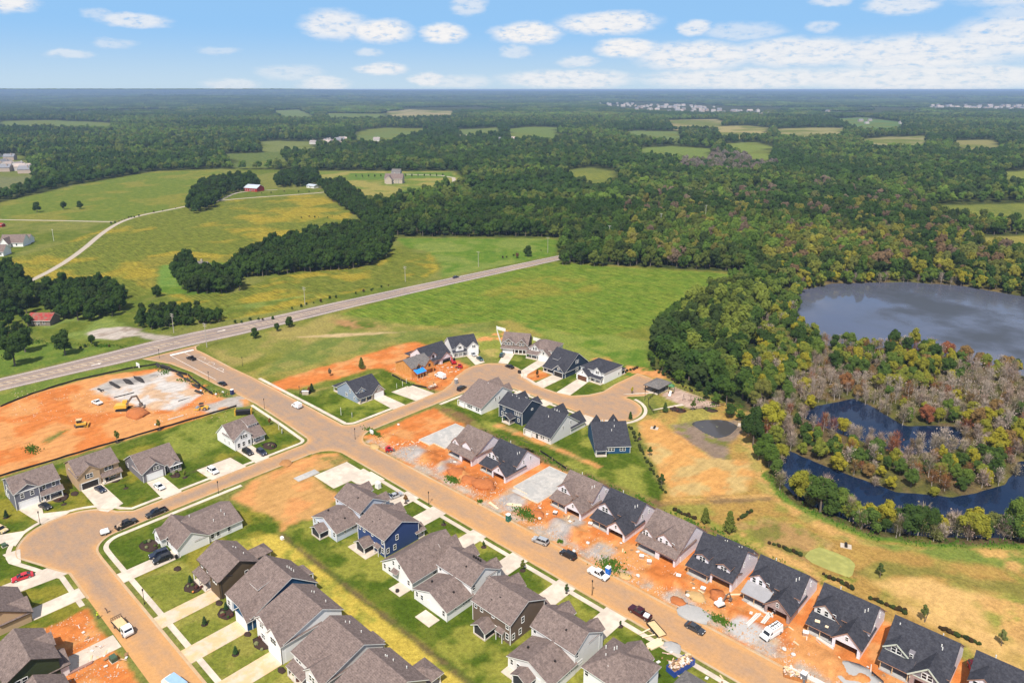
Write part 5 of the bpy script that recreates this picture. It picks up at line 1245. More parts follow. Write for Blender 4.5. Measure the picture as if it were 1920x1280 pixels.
def two_storey_back(uR, label, wall, patio=False, roof='brown', u1=None, depth=11.7):
    h = rowL(uR, 113.0-.6, label, wall, roof)
    h.gable(0,12.2,0,depth,'x',5.5,5.5,8.35,og=.35); h.corners([(0,0),(12.2,0),(0,depth),(12.2,depth)],5.45)
    h.gable(7.2,11.6,-1.0,4,'y',5.2,5.2,7.2); h.gable(-.2,3.6,-2.0,1,'y',2.5,2.5,3.6,walls=False); h.porch(-.2,5,-2.0,0,2.5,[0,3.4])
    D_ = depth
    h.gable(4.9,8.9,D_-.3,D_+3.3,'y',2.5,2.5,3.7,walls=False,og=.3); h.porch(5,8.8,D_,D_+3.2,2.45,[5.15,8.65],[D_+3.05],size=.26)
    for a in ((5.1,5.16,D_+.1,D_+3),(8.66,8.72,D_+.1,D_+3),(5.1,8.7,D_+2.98,D_+3.03)): MB().box(*a,.35,2.4).build('screen', screen_m, h.root)
    h.shed(1.6,4.0,D_+1.15,D_-.02,2.45,2.95) if False else h.slabroof([(1.5,D_,3.1),(3.9,D_,3.1),(3.9,D_+1.1,2.5),(1.5,D_+1.1,2.5)],.14)
    h.door('B',2.7,D_,1.1,2.1,m=WALL[wall]); MB().box(1.7,1.82,D_+.85,D_+1.0,0,2.45).box(3.6,3.72,D_+.85,D_+1.0,0,2.45).build('post', trim_w, h.root)
    for x in (.9,9.2,11.2): h.win('B',x,D_,4.5,.8,1.3)
    h.win('B',5.4,D_,4.7,.7,.8); h.win('B',.95,D_,1.8,.85,1.45); h.win('B',4.55,D_,1.8,.8,1.4)
    h.win('L',0,D_-4.2,4.3,.8,1.35); h.win('L',0,D_-3.3,1.7,.8,1.35); h.win('L',0,D_-1.0,1.7,.8,1.35)
    h.vents([(7.2,7.2,7.5),(6.4,8.2,7.1)],True); h.vents([(9,7.8,7.2),(7.9,9.6,6.4),(4.4,9.4,6.4)],True)
    return h
two_storey_back(-141.4,'navy blue two storey house with brown roof and back porch on a white patio','navy').done()
h = rowL(-125.6,113.6,'white house with one long brown gable roof and small hood over its back door','white')
h.gable(0,12.2,0,16.4,'y',2.75,2.75,6.8,og=.4,ov=.45); h.gable(1.0,6.4,-1.6,4,'y',2.6,2.6,5.6); h.corners([(0,16.4),(12.2,16.4)],2.7)
h.win('B',1.4,16.4,2.9 if False else 1.7,.8,1.35); h.win('B',9.2,16.4,1.7,.8,1.35); h.win('B',11.2,16.4,1.7,.8,1.35); h.win('B',7.4,16.4,4.5,.7,1.2); h.win('B',5.0,16.4,4.5,.7,1.2); h.door('B',6.2,16.4,1.0,m=trim_w); h.slabroof([(5.0,16.4,3.2),(7.4,16.4,3.2),(7.4,17.6,2.6),(5.0,17.6,2.6)],.12); h.win('L',0,9,1.6,.9,1.3)
h.vents([(3.6,12,4.9),(3.2,11.2,4.7)],True); MB().tube((0,0,0),(0,0,.55),.5,.46,10).build('fire_pit', metal_d, None) if False else None; h.done()
h = back_wing(-111.2,'white two storey house with low back wing and plain square patio','white',False); h.vents([(3.6,2.4,7.2),(4.4,2.4,7.2),(5.2,2.4,7.2),(6,2.4,7.2)],True); h.done()
two_storey_back(-95.1,'umber brown two storey house with brown roof, white trim and corner back porch','brown').done()
back_wing(-79.2,'white two storey house with back wing and screened porch, nearest white one of its row','offwhite',True).done()
h = rowL(-64.1,113,'pale house with hipped brown roof and white roof vents at the bottom edge','white'); h.hip(0,11.4,0,10.7,5.4,8.6,.45); h.gable(2.4,8.6,-1.4,5,'y',5.3,5.3,7.6); h.win('B',10.6,10.7,4.4,.8,1.3); h.win('B',5.6,10.7,4.4,.8,1.3); h.win('L',0,4,4.2,.8,1.3); h.vents([(7.6,4.4,8.4),(7.9,4.9,8.3),(10.2,4.6,7.1),(8.8,6.6,7.2),(6.9,8.4,6.6)]); h.done()
h = rowL(-48.5,118.2,'low brown hipped roof peeking in beside the blue skip at the bottom edge','offwhite','grey'); h.hip(0,12,0,12,2.8,5.6); h.done()

# ================================================================ row facing the lower left street (fronts face -w)
GM = 'houses along the lower left street'
def rowM(u0, label, wall, roof='brown', trim=trim_w, wf=63.2, **kw): return House(label, 'house', (u0, wf), 0, wall, roof, trim, GM, **kw)
h = rowM(-194.6,'long low white house with brown roof and two dark cars at its garage','white',wf=61.6)
h.gable(0,12.4,1.2,9.6,'x',2.7,2.7,5.7,r=5.0); h.gable(-1.4,12.1,6,19.4,'y',2.7,2.7,5.4,r=4.8); h.gable(.1,4.6,-.2,5,'y',2.7,2.7,4.9,r=2.3); h.corners([(12.4,1.2),(12.4,9.6),(12.1,19.4)],2.6)
h.gdoor('F',9.4,1.2,5.2); h.win('F',2.2,-.2,1.6,1.5,1.3,'twin'); h.door('F',5.4,1.2); h.gable(6.2,9.4,.9,5,'y',2.9,2.9,4.4,walls=False)
for y in (10.8,12.4,15.6): h.win('R',12.1,y,1.6,.8,1.3)
h.vents([(7,16,4.9),(8.6,16.2,4.4),(9,12.8,4.2),(3.6,8.4,5.2)]); h.done()
h = rowM(-169.7,'dark brown two storey house with brown roof, front porch and orange pumpkins by the door','coffee',trim=trim_d)
h.gable(0,12.2,0,9.9,'x',5.5,5.5,8.3,ov=.5,og=.4); h.corners([(12.2,0),(12.2,9.9)],5.4,trim_d); h.shed(-.3,7.0,-2.0,.05,2.5,3.3); h.porch(0,6.8,-1.9,0,2.5,[.2,3.2,6.4]); h.gdoor('F',9.4,0,4.8,2.2,door_d); h.gable(7,12.0,-.5,2.5,'x',5.2,5.4,6.1,walls=True)
for x in (1.6,4.8): h.win('F',x,0,4.5,.9,1.4)
h.win('F',9.2,-.5,4.3,.8,1.2); h.win('F',10.3,-.5,4.3,.8,1.2); h.win('F',2.2,0,1.7,1.5,1.4,'twin'); h.door('F',5.2,0,m=trim_w); h.win('R',12.2,6.6,3.9,.8,1.4)
h.hip(2.2,6.6,9.9,16.3,2.5,4.0,walls=False); h.porch(2.2,6.6,9.9,16.2,2.45,[2.4,6.4],[16.0]); h.gable(2.2,6.6,9.7,12,'y',2.5,2.5,3.9,walls=True); h.vents([(4,7.4,6.9),(4.4,7.9,6.6),(8,8.2,6.6)])
MB().blob((7.3,-2.3,.35),(.35,.35,.3),8,5,1,.05).blob((7.9,-2.2,.3),(.3,.3,.26),8,5,2,.05) if False else None; h.done()
def half_storey(u0, label, wall, dorm=False, porch=True, gx=6.2, apex=None, rear='hip', front=0.0):
    h = rowM(u0, label, wall)
    h.gable(0,12.2,0,17.0 if rear == 'long' else 14.6,'x',3.3 if dorm else 5.2,3.4 if rear == 'long' else 5.2,8.2,r=10.6 if dorm else 9.6,ov=.45,og=.4)
    return h
h = half_storey(-154.6,'deep blue house with long sloping brown roof and small white dormer','blue',True,rear='long')
h.gable(6.3,12.15,-1.2,6,'y',2.9,2.9,5.2,wm_='blue'); h.w('white').box(6.4,12.1,-1.24,-1.22,-.2,2.8); h.gdoor('F',9.3,-1.24,4.9); h.w('white').box(4.4,7.6,4.4,7.5,4.2,6.0); h.win('F',5.4,4.4,5.3,.7,.8); h.win('F',6.6,4.4,5.3,.7,.8); h.slabroof([(4.1,4.0,6.0),(7.9,4.0,6.0),(7.9,8.4,7.1),(4.1,8.4,7.1)],.15)
h.w('white').box(.1,3.0,-.4,1.5,-.2,2.9); h.win('F',1.5,-.4,1.7,1.2,1.3); h.win('R',12.2,7.4,4.0,.9,1.5); h.win('R',12.2,8.7,4.0,.9,1.5); h.shed(3.0,8.0,19.0,16.8,2.7,3.2); h.porch(3,8,17,19,2.6,[3.2,7.8],[18.8]); h.corners([(12.2,0),(12.2,17)],[3,3.2]); h.vents([(6,13,6.6),(6.5,13.3,6.4),(7.4,13.3,6.4),(8.2,13.5,6.3)]); h.done()
h = half_storey(-139.7,'white house with big brown roof and three shuttered windows over its garage','white')
h.gable(6.2,12.15,-.9,9,'y',5.0,5.0,7.4,r=8.6); h.gable(.1,6,-.3,4,'y',5.0,5.0,6.9,r=2.6); h.gdoor('F',9.2,-.9,4.9)
for x in (8.1,8.9,9.7): h.win('F',x,-.9,4.2,.7,1.4,shut=(x == 8.9))
h.win('F',2.6,-.3,4.3,1.4,1.4,'twin'); h.win('F',3,-.3,1.6,1.4,1.3,'twin'); h.corners([(12.15,-.9)],4.9,trim_d,.09); h.vents([(4,12,6.8),(4.4,12.4,6.7),(9,12.6,6.6)]); h.done()
h = half_storey(-123.9,'cream house with brown roof and low front porch beside a mulched bed','offwhite')
h.gable(6.2,12.15,-.9,9,'y',5.0,5.0,6.9,r=8.6); h.shed(-.3,6.2,-1.9,.05,2.5,3.3); h.porch(0,6,-1.8,0,2.5,[.2,3,5.8]); h.gdoor('F',9.2,-.9,4.9); h.win('F',8.2,-.9,4.2,.8,1.4); h.win('F',9.3,-.9,4.2,.8,1.4); h.win('F',1.5,0,4.2,.8,1.4); h.win('F',2.6,0,4.2,.8,1.4)
h.win('R',12.2,5.6,4.4,.9,.9); h.shed(5.0,9.6,17.1,14.5,2.7,3.3); h.porch(5,9.6,14.6,17,2.6,[5.2,9.4],[16.8]); h.vents([(3,11.4,7.2),(3.4,12.2,6.9),(7.5,12.4,6.7)]); h.done()
h = half_storey(-109.4,'brown roofed house with back porch at the bottom centre, walls hidden','taupe')
h.gable(6.2,12.15,-.9,9,'y',5.0,5.0,6.9); h.hip(5.6,11.2,14.4,19.6,2.6,4.1,walls=False); h.porch(5.6,11.2,14.6,19.5,2.5,[5.8,11],[19.3]); h.gdoor('F',9.2,-.9,4.9); h.win('F',2.6,0,4.3,.8,1.4); h.vents([(3,11.4,7.2),(3.3,11.6,7.1),(5,11.9,7),(8,13,6.4)]); h.done()

# ================================================================ houses at the lower left corner (fronts face +w)
GN = 'houses at the lower left corner'
h = House('low tan house with brown roof at the left edge beside the red car','house',(-183,28.6),180,'tan','brown',trim_d,GN); h.gable(0,12.5,0,14,'x',2.7,2.7,6.2,r=5.6,ov=.5); h.gable(.1,6.4,-.2,6,'y',2.7,2.7,5.0); h.gdoor('F',3.2,-.2,4.9); h.win('F',8.6,0,1.6,1.4,1.3,'twin'); h.done()
h = House('dark green two storey house with brown roof and white garage at the lower left corner','house',(-158.4,28),180,'green','brown',trim_d,GN); h.gable(0,12,0,9.5,'x',5.5,5.5,8.3,ov=.5,og=.5); h.gable(5.2,9.6,-.6,3,'y',5.4,5.4,7.0); h.gable(.2,6,-1.6,3,'y',2.8,2.8,4.6,wm_='white'); h.gdoor('F',3.1,-1.6,4.6); h.win('L',0,6.3,3.9,.9,1.3); h.win('L',0,7.5,3.9,.9,1.3); h.win('F',7.4,-.6,4.4,.9,1.3); h.win('F',10.4,0,4.4,.9,1.3); h.door('F',8,0); h.done()
h = House('brown roofed house cut by the bottom edge below the dark green house','house',(-143.5,27.5),180,'taupe','brown',trim_d,GN); h.gable(0,12,0,9.5,'x',3.2,3.2,6.2,ov=.5); h.gable(.2,6,-2,3,'y',2.8,2.8,4.6); h.gdoor('F',3.1,-2,4.6); h.win('F',9,0,1.7,.9,1.3); h.done()

# ================================================================ row along the red lot (fronts face +u)
GP = 'houses between the red lot and the street'
def rowP(w0, uf, label, wall, roof='brown', trim=trim_w, rz=90): return House(label, 'house', (uf, w0), rz, wall, roof, trim, GP)
h = rowP(39.1,-240.6,'slate grey two storey house with white garage door and small front porch','slate')
h.gable(0,12.1,0,11.9,'x',5.5,5.5,8.1,r=6.3,ov=.45); h.gable(.1,6.4,-.5,6,'y',5.45,5.45,7.4,r=3.6); MB().box(-.1,6.6,-.62,-.5,5.2,5.5).build('band_board', trim_w, h.root); h.corners([(0,-.5),(6.4,-.5),(12.1,0),(0,11.9)],5.3); h.gdoor('F',3.3,-.5,4.9)
for x in (1.9,4.5): h.win('F',x,-.5,4.1,.8,1.4)
for x in (7.8,10.4): h.win('F',x,0,4.4,.8,1.4)
h.shed(6.3,12.6,-2.1,.05,2.55,3.4); h.porch(6.5,12.2,-2.0,0,2.55,[6.9,8.6,11.9]); h.door('F',7.4,0); h.win('F',9.6,0,1.7,.8,1.3); h.win('F',10.6,0,1.7,.8,1.3); h.win('L',0,8.4,4.2,.8,1.3); h.win('L',0,7.4,1.6,.8,1.3); h.door('L',0,9.8,m=trim_w); h.done()
h = rowP(55.5,-238.7,'tan two storey house with dark garage door and front porch','tan',trim=trim_d)
h.em = WALL['tan']
h.gable(0,12.1,0,11.5,'x',5.4,5.4,8.0,r=6.6,ov=.45); h.gable(.1,6.4,-.4,8,'y',4.6,5.4,7.4,r=3.7); h.w('stone').box(.1,.75,-.46,-.42,-.2,2.4).box(5.7,6.35,-.46,-.42,-.2,2.4); h.gdoor('F',3.2,-.42,4.7,2.15,metal_d); h.win('F',3.0,-.4,4.1,.8,1.3,shut=True); h.win('F',3.9,-.4,4.1,.8,1.3)
for x in (8.4,9.6): h.win('F',x,0,4.4,.9,1.4,shut=(x == 9.6))
h.shed(6.3,12.6,-2.0,.05,2.55,3.3); h.porch(6.5,12.2,-1.9,0,2.55,[6.8,11.9]); h.door('F',8.2,0); h.win('F',10.2,0,1.7,1.6,1.5,'twin'); h.win('L',0,7.6,4.3,.4,.9); h.done()
h = rowP(71.2,-228.8,'single storey grey house with white garage door and white car outside','greysid')
h.gable(0,12,1.4,15.2,'x',3.0,2.7,6.6,r=8.6,ov=.45); h.gable(.1,6.9,0,8,'y',3.2,3.4,5.7,r=4.3); h.gdoor('F',3.7,0,4.8); h.win('F',3.9,0,3.7,.8,1.1,'std',True); h.win('F',4.8,0,3.7,.8,1.1); h.corners([(.1,0),(6.9,0)],[3.0,3.3]); h.door('F',7.6,1.4)
h.gable(8.6,11.9,-.6,4,'y',2.7,2.7,4.0); h.w('stone').box(8.6,11.9,-.64,-.62,-.2,1.0); h.win('F',10.2,-.6,1.7,1.5,1.3,'twin'); h.win('L',0,12.6,1.6,.8,1.2); MB().box(8.3,12.2,-1.1,-.58,2.6,2.72).build('band_board', trim_w, h.root); h.done()
h = rowP(101.5,-227.6,'white house with brown roof, dormer and two black cars on the corner lot','white',rz=92)
h.gable(0,11.2,.8,12.6,'x',3.2,3.0,7.6,r=7.4,ov=.45); h.gable(.05,6.2,0,8,'y',4.3,4.4,6.9,r=3.6); h.corners([(0,0)],4.2)
for x in (2.6,3.5,4.4): h.win('F',x,0,4.3,.7,1.2,shut=(x == 3.5))
h.win('F',1.4,0,1.6,.9,1.5); h.win('F',3.2,0,1.6,.9,1.5); h.win('F',5.3,0,1.6,.8,1.5); h.w().box(7.0,10.6,3.4,6,4.6,6.1); h.slabroof([(6.7,3.0,6.1),(10.9,3.0,6.1),(10.9,7.6,7.7),(6.7,7.6,7.7)],.16)
for x in (7.6,8.4,9.2,10.0): h.win('F',x,3.4,5.6,.5,.5)
h.porch(6.6,11,-.6,.8,2.7,[6.8,10.8]); h.slabroof([(6.4,-1.0,2.6),(11.5,-1.0,2.6),(11.5,1.2,3.6),(6.4,1.2,3.6)],.16); h.door('F',7.4,.8); h.win('F',9.2,.8,1.8,1.6,1.7,'twin'); h.win('L',0,5,4.6,.5,1.2); h.win('L',0,7,1.8,.4,1.2); h.win('L',0,4,1.8,.5,1.3); h.done()

# ================================================================ houses round the upper cul-de-sac
GQ = 'houses round the upper cul-de-sac'
def Q(loc, rz, label, wall, roof='dark', trim=trim_w): return House(label, 'house', loc, rz, wall, roof, trim, GQ)
h = Q((-228.2,154),90,'blue grey house with charcoal roof and brick garage on the striped corner lawn','greyblue')
h.gable(0,12.2,1.6,15.6,'x',3.0,3.0,7.2,r=8.6,ov=.4); h.gable(6.6,12.15,0,8,'y',2.9,2.9,5.6,wm_='brick'); h.gdoor('F',9.4,0,4.4); h.win('F',9.4,0,3.7,1.2,1.1,'twin'); h.gable(.8,4.4,2.4,8,'y',4.4,4.4,5.9); h.win('F',2.6,2.4,4.0,1.3,1.2,'twin'); h.shed(-.3,6.4,-.4,2.8,2.5,3.3); h.porch(0,6.4,-.2,1.6,2.5,[.3,3.2,6.0],pm=WALL['stone'],size=.4); h.door('F',4.8,1.6); h.win('F',2.4,1.6,1.6,1.5,1.3)
h.win('L',0,9,1.7,1.3,1.3,'twin'); h.win('L',0,6.4,3.9,.8,1.2); h.win('L',0,3.6,1.6,.8,1); h.hip(.3,7,15.4,19,2.5,3.3,walls=False); h.porch(.3,7,15.6,19,2.5,[.5,6.8],[18.8]); h.done()
h = Q((-233.4,185.4),90,'orange board house frame with grey roof and blue porch sheeting','osb','grey',trim_c)
h.gable(0,11.6,.6,11.8,'x',4.6,4.6,7.2,ov=.3); h.gable(6.6,11.5,-.6,8,'y',4.5,4.5,6.8,op=(7.3,10.9,2.2)); h.gable(2.2,5.0,.3,6,'y',4.6,4.6,6.1); h.win('F',9.1,-.6,4.1,1.0,1.0,'dark'); h.win('F',3.6,.3,4.2,1.3,1.3,'dark')
blue_m = mat('blue_sheeting', (.03,.26,.80), .5, .25, .9, 4); h.shed(.8,6.2,-2.2,.6,2.6,3.7,blue_m); brace(h,[1,2.6,4.2,6],-2.0); h.w().box(1,6.2,.5,.53,-.3,2.8); h.done()
h = Q((-238.6,198.4),88,'unfinished white house with charcoal roof and open garage behind the orange board frame','wrap','dark',trim_c)
h.gable(0,14.5,1.6,13.5,'x',3.2,3.2,7.4,ov=.35); h.gable(6.8,13.4,-1.0,8,'y',2.6,2.6,5.2,op=(7.8,12.4,2.2)); h.gable(2.6,6.0,1.3,7,'y',4.4,4.4,6.0); h.win('F',4.3,1.3,4.0,1.1,1.2,'dark'); h.win('L',0,5.5,4.4,.6,1.1,'raw'); h.shed(.2,6.8,-.6,2,2.5,3.3); brace(h,[.5,3.4],-.4); h.hip(-.4,5,13.2,16.4,2.6,3.6,walls=False); h.done()
h = Q((-239.4,214.6),68,'white house with charcoal roof and two gabled dormers beside the mown lawn','white','dark')
h.gable(0,13,1.2,11.6,'x',4.2,4.4,8.0,r=7.0,ov=.35); h.gable(7.2,12.9,0,5,'y',4.2,4.2,6.6); h.gable(1.6,5.4,.4,5,'y',5.0,5.0,6.8); h.gdoor('F',10.2,0,4.6); h.win('F',10,0,4.3,.7,1.2); h.win('F',10.9,0,4.3,.7,1.2); h.win('F',3.2,.4,4.6,.7,1.2); h.win('F',4.0,.4,4.6,.7,1.2); h.shed(-.2,7,-.8,1.4,2.6,3.3); h.porch(0,7,-.7,1.2,2.6,[.2,2.4,4.6,6.8]); h.win('F',3,1.2,1.7,1.6,1.4,'twin'); h.door('F',5.6,1.2); h.done()
h = Q((-227.8,235),30,'brown shingled house with two white edged gables and white front porch','brown','brown')
h.gable(0,12.6,1.8,11.5,'x',4.4,4.4,8.2,r=7.4,ov=.4); h.shed(-.3,12.9,-.6,2.0,2.6,3.5)
for (a, b_, n) in ((.6,6.2,3),(7.6,11.8,2)):
    h.gable(a,b_,1.4,7,'y',4.9,4.9,6.9,og=.3)
    for k in range(n): h.win('F',(a+b_)/2+(k-(n-1)/2)*1.35,1.4,4.5,.8,1.3)
h.gdoor('F',3.2,.4,4.8); h.w().box(.1,6.4,.42,1.8,-.3,2.7); h.porch(6.4,12.4,-.4,1.8,2.6,[6.7,8.6,10.5,12.2],size=.34); h.door('F',7.4,1.8); h.win('F',9.8,1.8,1.7,1.6,1.4,'twin'); h.done()
h = Q((-214.6,238.3),15,'cream house with hipped brown roof and two white front gables','offwhite','brown')
h.hip(0,12,2.6,15,4.4,7.4,.35); h.gable(6.4,11.9,-.4,8,'y',2.9,2.9,5.4); h.gdoor('F',9.2,-.4,4.6); h.win('F',9.1,-.4,3.9,.8,1.2); h.gable(1.4,5.4,2.2,7,'y',4.6,4.6,6.4); h.win('F',2.8,2.2,4.4,.8,1.3); h.win('F',4.0,2.2,4.4,.8,1.3); h.shed(-.2,6.4,-.8,2.8,2.5,3.5); h.porch(0,6.2,-.6,2.6,2.5,[.3,3,5.8]); h.door('F',4.4,2.6); h.done()
h = Q((-197.7,231.2),0,'black sided house with long charcoal roof and white edged garage gable','ink','dark')
h.gable(0,12.1,.4,17,'x',2.8,3.0,9.0,r=9.4,ov=.35); h.gable(5.9,12,-.6,7,'y',2.8,2.8,5.4); h.gdoor('F',9,-.6,4.7,2.2,metal_d); h.win('F',9,-.6,3.7,.9,.9); h.porch(0,5.9,-.6,.4,2.6,[.3,2.4]); h.shed(-.3,5.9,-1.0,1.2,2.5,3.4); h.w('white').box(2.4,5.0,4.0,7,4.4,5.7); h.win('F',3.2,4,5.2,.6,.6); h.win('F',4.2,4,5.2,.6,.6); h.slabroof([(2.1,3.6,5.75),(5.3,3.6,5.75),(5.3,8.6,7.9),(2.1,8.6,7.9)],.14); h.win('R',12.1,8,5.4,.8,1.3); h.win('R',12.1,9.2,5.4,.8,1.3); h.win('R',12.1,8,2,.8,1.3); h.win('R',12.1,9.2,2,.8,1.3); h.corners([(12.1,.4)],2.7); h.done()
h = Q((-181.9,234.6),0,'white house with charcoal roof beside the parking spur','white','dark')
h.hip(0,12.6,3.2,16.4,4.8,7.6,.35); h.gable(.1,6.4,0,9,'y',2.7,2.7,5.3); h.gdoor('F',3.3,0,4.9,2.2,door_d); h.win('F',3.3,0,3.7,.5,.8); h.gable(7.2,11.2,2.8,9,'y',4.9,4.9,6.7); h.win('F',8.8,2.8,4.5,.7,1.2); h.win('F',9.7,2.8,4.5,.7,1.2); h.shed(6.4,12.4,.8,3.4,2.5,3.3); h.porch(6.6,12.4,1,3.2,2.5,[6.8,9.4,12.2]); h.door('F',8,3.2); h.win('F',10.4,3.2,1.7,1.3,1.3,'twin'); h.hip(7.6,12.6,16.2,19,2.5,3.4,walls=False); h.porch(7.6,12.6,16.4,19,2.5,[7.8,12.4],[18.8]); h.win('R',12.6,14,1.7,.8,1.2); h.done()
# lower side of that street, backs to the camera
def T(loc, rz, label, wall, roof='dark', trim=trim_w): return House(label, 'house', loc, rz, wall, roof, trim, GQ)
h = T((-186,198.5),180,'white house with wide brown roof and striped back porch','white','brown'); h.gable(0,12.6,.6,17.8,'x',4.6,2.7,8.0,r=6.2,ov=.4); h.gable(6.2,12.4,-1,6,'y',4.6,4.6,7.4); h.gable(1,4.6,-.6,6,'y',4.6,4.6,6.8)
for y in (7.8,10): h.win('L',0,y,4.0,.5,1.2)
for x in (1.6,2.6,5.6,6.5,7.4): h.win('B',x,17.8,1.6,.8,1.4)
h.porch(9,12.9,15.8,18.4,2.5,[9.1,12.8],[18.3]); h.door('B',10.4,17.8,m=trim_w); h.vents([(7,7,7.6)]); h.done()
h = T((-168,195),180,'near black two storey house with charcoal roof and small gabled back porch','ink'); h.gable(0,12,0,10.6,'x',5.5,5.5,8.6,ov=.35); h.gable(.6,5.0,-1.2,5,'y',5.2,5.2,7.3); h.gable(7.4,11.4,-1.2,5,'y',5.3,5.3,7.6); h.corners([(0,0),(0,10.6),(12,10.6)],5.4)
h.gable(3.6,7.6,10.3,13.6,'y',2.6,2.6,3.7,walls=False); h.porch(3.7,7.7,10.6,13.6,2.5,[3.9,7.5],[13.4]); h.win('B',9.3,10.6,4.3,.9,1.4); h.win('B',8.3,10.6,2.0,.9,1.2); h.win('B',10.2,10.6,2.0,.9,1.2)
for x in (1.4,2.4,3.4): h.win('B',x,10.6,4.1,.8,1.3)
h.win('B',1.8,10.6,1.7,.8,1.3); h.win('L',0,5.0,4.9,.9,.6); h.vents([(7,6,8.2),(4.2,4,7.8),(3,4.6,8.2),(5.4,6.4,8.0),(9,6.2,8.1)]); h.done()
h = T((-150.5,196.5),180,'white house with charcoal roof and triple back windows beside the open lawn','offwhite'); h.gable(0,12.2,.4,16.2,'x',3.6,2.7,8.4,r=7.4,ov=.4); h.gable(-.1,5.6,-3.6,5,'y',2.6,2.6,5.6); h.gable(6.6,11.8,-1.6,6,'y',4.2,4.2,7.2); h.gdoor('F',2.8,-3.6,4.7)
for x in (.9,3.4,4.4): h.win('B',x,16.2,1.6,.7,1.3)
h.porch(8.4,12.2,14.6,17.2,2.5,[8.5,12.1],[17.0]); h.door('B',6.4,16.2); h.win('L',0,9.4,4.2,.6,1.2); h.win('L',0,5.0,4.8,.6,1.2); h.vents([(5,7,8.3),(6.4,6.4,8.2),(5.6,6,8.0),(4,6.8,8.2),(6,10.4,6.9)]); h.done()
h = T((-137.6,204.6),227.7,'blue house with charcoal roof turned to the end of the cul-de-sac','blue'); h.gable(0,12.2,1,14.9,'x',3.4,2.8,8.0,r=6.4,ov=.4); h.gable(.2,5.2,-.6,6,'y',3.6,3.6,7.4); h.gable(6.4,11.4,-.6,6,'y',3.6,3.6,7.4)
for x in (2.1,3.1,6.0,7.0,8.0): h.win('B',x,14.9,1.7,.85,1.4)
h.corners([(0,14.9),(12.2,14.9)],2.7); h.gdoor('F',8.6,-.6,4.4); h.porch(8.6,12.4,14.9,17.0,2.4,[8.8,12.2],[16.8]); h.slabroof([(8.3,14.7,2.82),(12.6,14.7,2.82),(12.6,17.2,2.3),(8.3,17.2,2.3)],.14); h.vents([(8.6,5.6,7.9),(7.9,5.2,7.8),(3.6,4.8,7.5),(4.4,8.6,7.2),(5.6,10,6.4)]); h.done()
# ---------------------------------------------------------------- vehicles
def paint(name, c, rough=.28, metal=.0):
    m = bpy.data.materials.new(name); m.use_nodes = True; b = m.node_tree.nodes['Principled BSDF']
    t = NT(m.node_tree); co = t.new('ShaderNodeTexCoord').outputs['Object']; n = t.noise(co, 1.3, 3, .6)
    t.link(t.vmath('SCALE', c4(c), scale=t.math('MULTIPLY_ADD', t.math('SUBTRACT', n, .5), .16, 1)), b.inputs['Base Color'])
    b.inputs['Roughness'].default_value = rough; b.inputs['Metallic'].default_value = metal; b.inputs['Coat Weight'].default_value = .3; return m
PAINT = {'white': paint('white_paint', (.80,.80,.80)), 'black': paint('black_paint', (.012,.012,.014)), 'silver': paint('silver_paint', (.50,.51,.52), .3, .4), 'grey': paint('dark_grey_paint', (.06,.065,.075), .3, .3), 'red': paint('red_paint', (.50,.015,.03)), 'maroon': paint('maroon_paint', (.05,.006,.012)), 'navy': paint('navy_paint', (.015,.022,.05)), 'teal': paint('teal_paint', (.02,.07,.08)), 'yellow': paint('machine_yellow', (.68,.38,.04), .5), 'blue': paint('skip_blue', (.02,.06,.30), .5), 'tan': paint('machine_tan', (.55,.42,.22), .5)}
tyre_m = mat('tyre_rubber', (.02,.02,.02), .85, .1, 2); rim_m = mat('wheel_rim', (.45,.45,.46), .35, .05, 2, metal=.6); lamp_m = mat('headlight_lens', (.80,.80,.78), .2, .02, 2); tail_m = mat('tail_light_lens', (.35,.01,.01), .25, .02, 2)
MECH = {}
def wheel(parent, x, y, r=.36, w=.24):
    k = ('wheel', r, w)
    if k not in MECH:
        MECH[k] = (MB().tube((0,-w/2,0),(0,w/2,0),r,r,14).mesh('tyre', tyre_m), MB().tube((0,-w/2-.012,0),(0,w/2+.012,0),r*.62,r*.62,10).mesh('rim', rim_m))
    o = obj('wheel', MECH[k][0], parent); o.location = (x,y,r); obj('rim', MECH[k][1], o)
